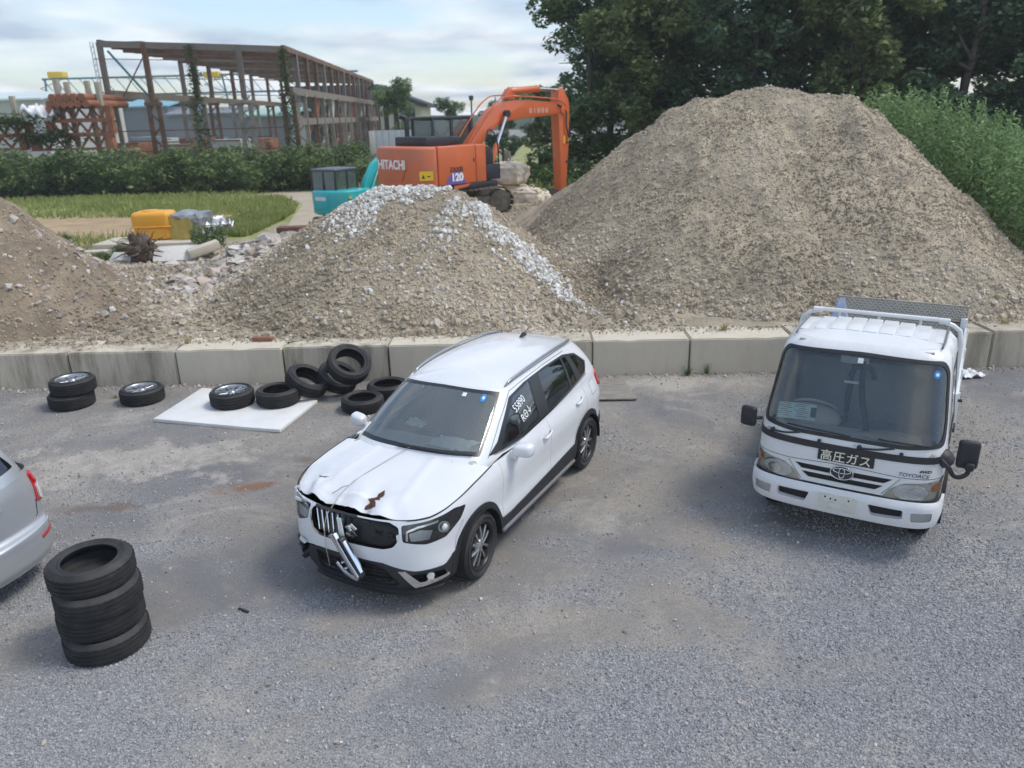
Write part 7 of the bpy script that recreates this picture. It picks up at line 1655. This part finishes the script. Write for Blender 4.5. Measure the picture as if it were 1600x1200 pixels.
_x = nrg.uniform(-11.9, -9.7, 5000); _y = nrg.uniform(29, 36.5, 5000); _k = _x < np.interp(_y, [29, 36], [-9.2, -9.9]); x = np.r_[x, _x[_k]]; y = np.r_[y, _y[_k]]
tag(link('meadow_grass', blades(x, y, 0 * x, .26, .04), 'grass_blade'), 'strip of rough green and yellow grass in front of the hedge', 'grass', kind='stuff')
n = 5000; x = nrg.uniform(-26, -10.5, n); y = nrg.uniform(26, 29.5, n); k = nrg.random(n) < .35; x, y = x[k], y[k]
tag(link('field_edge_grass', blades(x, y, 0 * x, .3, .03), 'grass_blade'), 'sparse grass along the near edge of the dry field', 'grass', kind='stuff')
n = 5200; x = nrg.uniform(-6, 3.5, n); y = nrg.uniform(29.5, 37, n); tag(link('slope_grass', blades(x, y, 0 * x, 1.3, .05), 'grass_blade'), 'tall yellow-green grass behind the bulk bags', 'grass', kind='stuff')
# ---------------------------------------------------------------- derelict steel hall and yard beyond the hedge
material('rust_steel', (.15, .075, .045), .85, var=.4, vscale=1.1, dirt=(.20, .16, .13), dscale=.8, damt=.7)
material('grey_steel', (.20, .18, .155), .8, var=.35, vscale=.9, dirt=(.16, .08, .05), dscale=.9, damt=.8)
material('stained_concrete', (.27, .25, .21), .9, var=.3, vscale=.8, dirt=(.14, .09, .06), dscale=.7, damt=.8)
material('orange_rust', (.30, .12, .06), .85, var=.4, vscale=1.2, dirt=(.16, .08, .05), dscale=1., damt=.7)
material('dark_cladding', (.03, .034, .04), .8, var=.2, vscale=.5)
material('cream_wall', (.55, .53, .45), .85, var=.1, vscale=.6)
material('pale_roof', (.60, .68, .66), .5, var=.06, vscale=.3)
material('grey_wall', (.42, .44, .45), .8, var=.08, vscale=.3)
material('teal_steel', (.10, .22, .24), .6); material('crane_yellow', (.70, .46, .03), .5); material('timber_post', (.34, .31, .24), .9, var=.15, vscale=2); material('white_cloth', (.78, .79, .80), .8); material('sheet_metal', (.44, .47, .50), .6, var=.08)
hall = empty('steel_hall', (0, 0, 0), 0, 'rusting roofless steel hall frame standing behind the hedge', 'steel frame')
Y0, BAY, NB, SK = 58., 8.0, 8, -.052
X = [at(px, 70, Y0).x for px in (155, 224, 297, 371, 441)]; ZT = [9.45, 9.30, 9.15, 8.98, 8.80]
def hx(i, Y): return X[i] + SK * (Y - Y0)
def roofz(i, Y): return ZT[i]
cols = [(i, Y0) for i in range(5)] + [(0, Y0 + BAY * j) for j in range(1, NB)] + [(4, Y0 + BAY * j / 2) for j in range(1, 2 * NB - 1)]
for n_, (i, Y) in enumerate(cols):
    x = hx(i, Y); zt = roofz(i, Y); cz = 6.0 if i in (0, 4) else 5.6
    bm = bmesh.new(); bm_bar(bm, (x, Y, cz - .3), (x, Y, zt + .1), .20, .26); bm_bar(bm, (x - .14, Y, cz), (x - .14, Y, zt), .04, .32); bm_bar(bm, (x + .14, Y, cz), (x + .14, Y, zt), .04, .32)
    c = link('column', bm_mesh('column', bm), 'rust_steel' if n_ % 3 else 'grey_steel', hall)
    if i in (0, 4) or Y == Y0:
        bm = bmesh.new(); w_ = .42
        for s in (-1, 1): bm_bar(bm, (x + s * w_, Y, 0), (x + s * w_ * .8, Y, cz - .2), .16, .30)
        for k in range(6):
            z = .4 + k * .9; s = 1 if k % 2 else -1; bm_bar(bm, (x - s * w_, Y, z), (x + s * w_ * .9, Y, z + .85), .07, .10)
        bm_box(bm, (x, Y, cz - .22), (1.1, .5, .22)); link('column_foot', bm_mesh('column_foot', bm), ['stained_concrete', 'rust_steel', 'stained_concrete'][n_ % 3], c)
for i in range(4): bar('eaves_beam', (hx(i, Y0), Y0, ZT[i] - .1), (hx(i + 1, Y0), Y0, ZT[i + 1] - .1), .2, 'grey_steel', hall, .42)
YE = Y0 + BAY * (NB - 1)
for i in (0, 4): bar('wall_plate', (hx(i, Y0), Y0, ZT[i]), (hx(i, YE), YE, ZT[i]), .3, 'rust_steel', hall, .35)
for i in (1, 2, 3): bar('rafter', (hx(i, Y0), Y0, ZT[i] - .1), (hx(i, YE), YE, ZT[i] - .1), .18, 'rust_steel', hall, .25)
for j in range(1, 4 * NB - 3):
    Y = Y0 + BAY / 4 * j; bar('purlin', (hx(0, Y), Y, ZT[0] - .12), (hx(4, Y), Y, ZT[4] - .12), .20 if j % 2 else .26, 'rust_steel' if j % 3 else 'grey_steel', hall, .34 if j % 2 else .5)
for j in range(0, 2 * NB - 3, 2):
    for i in range(4):
        if (i + j // 2) % 2: bar('roof_brace', (hx(i, Y0 + BAY / 2 * j), Y0 + BAY / 2 * j, ZT[i] - .15), (hx(i + 1, Y0 + BAY / 2 * (j + 2)), Y0 + BAY / 2 * (j + 2), ZT[i + 1] - .15), .10, 'orange_rust', hall)
        if (i * 3 + j) % 4 == 0: box('roof_sheet', ((hx(i, Y0 + BAY / 2 * j) + hx(i + 1, Y0)) / 2, Y0 + BAY / 2 * j + 2, ZT[i] + .08), (2.2, 2.4, .04), 'orange_rust', hall)
for i, z in ((0, 6.1), (4, 6.0)): bar('crane_girder', (hx(i, Y0 - .3) + .35, Y0 - .3, z), (hx(i, YE) + .35, YE, z), .25, 'grey_steel', hall, .5)
bar('gallery_beam', (hx(4, Y0) + .3, Y0, 3.95), (hx(4, YE) + .3, YE, 3.95), .25, 'grey_steel', hall, .5)
for j in range(NB - 1):
    a, b = Y0 + BAY * j, Y0 + BAY * (j + 1); bar('gallery_strut', (hx(4, a), a, .3), (hx(4, b), b, 3.6), .14, ['orange_rust', 'stained_concrete'][j % 2], hall); bar('gallery_strut', (hx(4, a + 2), a + 2, 4.2), (hx(4, a + 3.4), a + 3.4, 6.0), .5, ['stained_concrete', 'orange_rust', 'cream_wall'][j % 3], hall, .1)
bar('cross_brace', (hx(0, Y0) + .5, Y0, 8.9), (hx(1, Y0), Y0, 5.6), .13, 'teal_steel', hall); bar('cross_brace', (hx(1, Y0) - .2, Y0, 8.4), (hx(0, Y0) + 1.0, Y0, 5.9), .07, 'rust_steel', hall)
for z in (8.4, 7.2, 6.2): bar('girt', (hx(0, Y0) - .4, Y0 - .2, z), (hx(4, Y0), Y0 - .2, z - .5), .05, 'grey_steel', hall)
for z in (3.6, 2.2, 1.2): bar('girt', (hx(0, Y0), Y0 - .2, z), (hx(4, Y0), Y0 - .2, z), .07, 'rust_steel', hall)
bm = bmesh.new(); x = hx(0, Y0) - .42
for s in (-.1, .1): bm_bar(bm, (x + s, Y0 - .1, 3.2), (x + s - .05, Y0 - .1, 9.5), .06)
for k in range(16): bm_bar(bm, (x - .1, Y0 - .1, 3.4 + k * .38), (x + .1, Y0 - .1, 3.6 + k * .38), .05)
link('ladder', bm_mesh('ladder', bm), 'white_cloth', hall)
def vine(i, Y, label, dens=1500, top=1.):
    zt = ZT[i] * top; z = nrg.random(dens) ** .8 * zt; a = nrg.uniform(0, 6.28, dens); r_ = np.abs(nrg.normal(.32, .14, dens)) * np.interp(z, [0, 4, 9], [1.5, 1.1, .8]); o = link('climbing_vine', quick_mesh('vine', *leaves(np.stack([hx(i, Y) + np.cos(a) * r_, Y + np.sin(a) * r_, z], -1), .22)), 'vine_leaf'); return tag(o, label, 'vine', 'vines on the steel hall')
vine(2, Y0 - .25, 'green vine covering the third column of the steel hall'); vine(4, Y0 - .25, 'green vine on the corner column of the steel hall', 1300)
# dark warehouse closing the hall, house with white walls
wh = empty('dark_warehouse', (0, 0, 0), 0, 'dark warehouse seen through the far bays of the steel hall', 'warehouse')
bx0, bx1 = at(452, 170, 122).x, at(592, 170, 122).x
box('wall', ((bx0 + bx1) / 2, 132, 4.4), (bx1 - bx0, 18, 8.8), 'dark_cladding', wh)
for k in range(5): box('window', (bx0 + 2 + k * 2.9, 122.9, 6.2), (.7, .2, .6), 'sheet_metal', wh)
hs = empty('white_walled_house', (0, 0, 0), 0, 'white-walled house with a long dark sloping roof right of the steel hall', 'house')
p0, p1, p2 = at(590, 134, 92), at(660, 162, 92), at(655, 200, 92)
prism('wall', [(p0.x, 0), (p1.x - .2, 0), (p1.x - .2, p1.z - .3), (p0.x, p0.z - .3)], 'Y', 92.3, 104, 'cream_wall', hs); prism('roof', [(p0.x - 1.2, p0.z - .35), (p0.x - .5, p0.z + .15), (p1.x + .6, p1.z - .05), (p1.x + .6, p1.z - .4)], 'Y', 91.4, 105, 'dark_cladding', hs)
box('doorway', (at(640, 180, 92).x, 92.2, p1.z - 1.8), (1.2, .3, 2.8), 'dark_cladding', hs)
for px in (603, 618, 630): box('wall_batten', (at(px, 180, 92).x, 92.25, 3.4), (.5, .15, 5.5), 'dark_cladding', hs)
q = at(612, 232, 52); sf = empty('sheet_fence', (q.x, 52, 0), 0, 'short grey metal sheet fence left of the excavator cab', 'fence')
for k in range(7): box('fence_sheet', (-1.2 + .42 * k, .02 * (k % 2), 1.65), (.40, .05, 3.3), 'sheet_metal' if k else 'cream_wall', sf, .01)
# stacked rusty lattice girders on the left
tg = 'stacked rusty lattice girders left of the steel hall'
def girder(x0, x1, Y, z, h, label):
    g = empty('lattice_girder', ((x0 + x1) / 2, Y, z), 0, label, 'girder', tg); L_ = x1 - x0
    for zz in (0, h): box('chord', (0, 0, zz), (L_, .35, .16), 'orange_rust', g)
    n = max(3, int(L_ / (h * 1.1)))
    for k in range(n):
        a = -L_ / 2 + L_ * k / n; b = a + L_ / n / 2; c = a + L_ / n
        bar('diagonal', (a, 0, .08), (b, 0, h - .08), .12, 'orange_rust', g); bar('diagonal', (b, 0, h - .08), (c, 0, .08), .12, 'orange_rust', g)
    for s in (-.5, .5): box('end_block', (s * L_ * .9, .1, h / 2), (L_ * .09, .5, h - .1), 'orange_rust', g)
def gx_(px): return at(px, 200, 54).x
girder(gx_(-40), gx_(38), 54, 2.7, .8, 'lowest lattice girder at the left edge of the photo'); girder(gx_(44), gx_(175), 54, 2.6, .85, 'lowest lattice girder next to the steel hall'); girder(gx_(-40), gx_(45), 54.2, 3.6, .75, 'upper lattice girder at the left edge of the photo'); girder(gx_(72), gx_(178), 54.1, 3.55, .8, 'middle lattice girder next to the steel hall'); girder(gx_(75), gx_(176), 54.3, 4.45, .75, 'topmost lattice girder under the rusty pipes')
pg = 'rusty pipes on top of the girder stack'
for k, (px, z) in enumerate([(92, 5.42), (103, 5.42), (114, 5.42), (125, 5.42), (136, 5.42), (148, 5.42), (98, 5.82), (109, 5.82), (120, 5.82), (131, 5.82), (143, 5.82)]):
    x = gx_(px); bm = bmesh.new(); bm_cyl(bm, (x, 53.4, z), (x, 59, z), .24, n=14); tag(link('steel_pipe', bm_mesh('steel_pipe', bm, True), 'orange_rust'), '%s rusty pipe from the left in the %s row on the girder stack' % (ords[k if k < 6 else k - 6], 'lower' if k < 6 else 'upper'), 'pipe', pg)
for k, (px, py, lab) in enumerate(((18, 150, 'pale post standing alone at the far left'), (86, 124, 'tallest pale post rising below the yellow crane hoist'), (103, 128, 'pale post second from the hoist'), (135, 126, 'third pale post above the girder stack'), (151, 128, 'pale post nearest the steel hall'))):
    q = at(px, py, 55); tag(bar('timber_post', (q.x, 55, 1.5), (q.x, 55, q.z), .30, 'timber_post', None, None, .03), lab, 'post', 'pale posts by the girder stack')
crumple('white_sheet', (gx_(70), 53.8, 4.3), 1.0, .6, 1.3, 3.3, 'white_cloth', 16, .2, 'crumpled white sheeting on the girder stack', 'sheeting')
for k, (px, z) in enumerate(((20, 4.4), (75, 3.4))):
    n = 1300; C = np.stack([gx_(px) + nrg.normal(0, 1.1, n), 53.7 + nrg.normal(0, .3, n), z + nrg.normal(0, .28, n)], -1); tag(link('creeper', quick_mesh('creeper', *leaves(C, .24)), 'vine_leaf'), ['green creeper over the girders at the far left', 'green creeper hanging over the middle girder'][k], 'creeper')
# far gantry crane and warehouses
gc = empty('gantry_crane', (0, 0, 0), 0, 'teal lattice gantry crane far behind the hall with a yellow hoist', 'crane')
YG = 130.; a, b = at(66, 124, YG), at(560, 124, YG)
zb = a.z; 
for z in (0, -2.6): bar('main_beam', (a.x, YG, zb + z), (b.x, YG, zb + z), .28, 'teal_steel', gc)
for k in range(26):
    x0, x1 = a.x + (b.x - a.x) * k / 26, a.x + (b.x - a.x) * (k + 1) / 26; bar('beam_lattice', (x0, YG, zb), (x1, YG, zb - 2.6) if k % 2 else (x1, YG, zb - 2.6), .10, 'teal_steel', gc)
for px in (80, 338):
    c = at(px, 124, YG)
    for s in (-1.6, 1.6): bar('leg', (c.x + s * .6, YG, zb), (c.x + s * 1.4, YG, 0), .22, 'teal_steel', gc)
    for k in range(8): z = zb * k / 8; s = 1 if k % 2 else -1; bar('leg_lattice', (c.x - s * 2, YG, z), (c.x + s * 2, YG, z + zb / 8), .09, 'teal_steel', gc)
for px in (90, 332): c = at(px, 117, YG); box('hoist', (c.x, YG, c.z), (2.4, 1.6, .9), 'crane_yellow', gc, .1)
def shed(px0, px1, pyr, pye, Y, label, roofm, wallm, name='warehouse'):
    l, r = at(px0, pye, Y), at(px1, pye, Y); zr = at((px0 + px1) / 2, pyr, Y + 8).z; ze = l.z; g = empty(name, ((l.x + r.x) / 2, Y, 0), 0, label, 'warehouse'); w_ = (r.x - l.x) / 2
    box('wall', (0, 8, ze / 2), (2 * w_, 15.6, ze), wallm, g); prism('roof', [(-.4, ze - .1), (8, max(zr, ze + .8)), (16.4, ze - .1), (16.4, ze + .15), (8, max(zr, ze + .8) + .3), (-.4, ze + .15)], 'X', -w_ - .5, w_ + .5, roofm, g); return g
shed(-60, 62, 148, 158, 118, 'far pale-roofed warehouse at the left edge', 'pale_roof', 'grey_wall'); shed(66, 165, 146, 160, 150, 'far pale-roofed warehouse behind the pale posts', 'pale_roof', 'cream_wall'); shed(188, 262, 154, 162, 140, 'far blue-roofed warehouse seen through the first bays of the hall', 'roof_blue', 'grey_wall') if False else None
material('roof_blue', (.20, .42, .50), .5); material('roof_green', (.35, .55, .47), .5); material('slate_wall', (.20, .22, .25), .8)
shed(190, 260, 158, 168, 140, 'far blue-roofed warehouse seen through the first bays of the hall', 'roof_blue', 'slate_wall'); shed(262, 372, 172, 180, 125, 'far slate-grey warehouse seen through the middle bays of the hall', 'slate_wall', 'slate_wall'); shed(380, 452, 172, 182, 112, 'far green-roofed warehouse seen through the last front bay', 'roof_green', 'slate_wall')
rg = 'stored rusty steel inside the hall yard'
r9 = random.Random(9)
for k in range(9):
    px = 205 + k * 26; Y = 72 + (k * 7) % 20; q = at(px, 215, Y); o = box('steel_stack', (q.x, Y, 1.4), (r9.uniform(1.8, 3), 3, r9.uniform(1.6, 3.2)), ['orange_rust', 'slate_wall', 'grey_wall', 'rust_steel'][k % 4], None, .06)
    for j in range(5): box('stack_layer', (q.x, Y - 1.55, .5 + j * .5), (2.6, .1, .10), 'cream_wall' if j % 2 else 'rust_steel', None).parent = o
    for ch in o.children: ch.matrix_parent_inverse = Matrix()
    tag(o, '%s steel stack from the left stored inside the roofless hall' % ords[k], 'steel stack', rg)
q = at(736, 150, 92); lp = empty('lamp_post', (q.x, 92, 0), 0, 'thin dark lamp post far off between the house and the wood', 'lamp post'); cyl('pole', (0, 0, 0), (0, 0, q.z - .4), .09, 'dark_cladding', lp, n=8); box('lamp_head', (0, 0, q.z - .2), (.5, .3, .5), 'dark_cladding', lp, .05)
# low wooded rise along the horizon
hx_ = np.linspace(-420, 300, 90); hz = 7 + 5 * fbm(hx_ * .01, hx_ * .003, 1., 4) * 2; V = []; F = []
for i, (x, z) in enumerate(zip(hx_, hz)): V += [(x, 225, -1), (x, 229, max(2, z * .6) * .75), (x, 236, max(2.5, z * .6)), (x, 275, -1)]
for i in range(len(hx_) - 1):
    for j in range(3): F.append((4 * i + j, 4 * i + 4 + j, 4 * i + 5 + j, 4 * i + 1 + j))
material('far_wood', (.05, .075, .055), .95, var=.3, vscale=.05); o = link('hills', mesh_from('hills', V, F, True), 'far_wood'); o['kind'] = 'structure'
# ---------------------------------------------------------------- hazy air
hz = box('haze', (-60, 140, 14), (1200, 320, 30.), 'white_cloth', None); hz.data.materials.clear()
hm = bpy.data.materials.new('haze_air'); hm.use_nodes = True; ht = hm.node_tree; ht.nodes.clear()
ho_ = ht.nodes.new('ShaderNodeOutputMaterial'); pv = ht.nodes.new('ShaderNodeVolumePrincipled'); pv.inputs['Density'].default_value = .0009; pv.inputs['Color'].default_value = (.90, .94, .98, 1); pv.inputs['Anisotropy'].default_value = .3
ht.links.new(pv.outputs[0], ho_.inputs['Volume']); hz.data.materials.append(hm); hz['kind'] = 'stuff'; hz.display_type = 'WIRE'
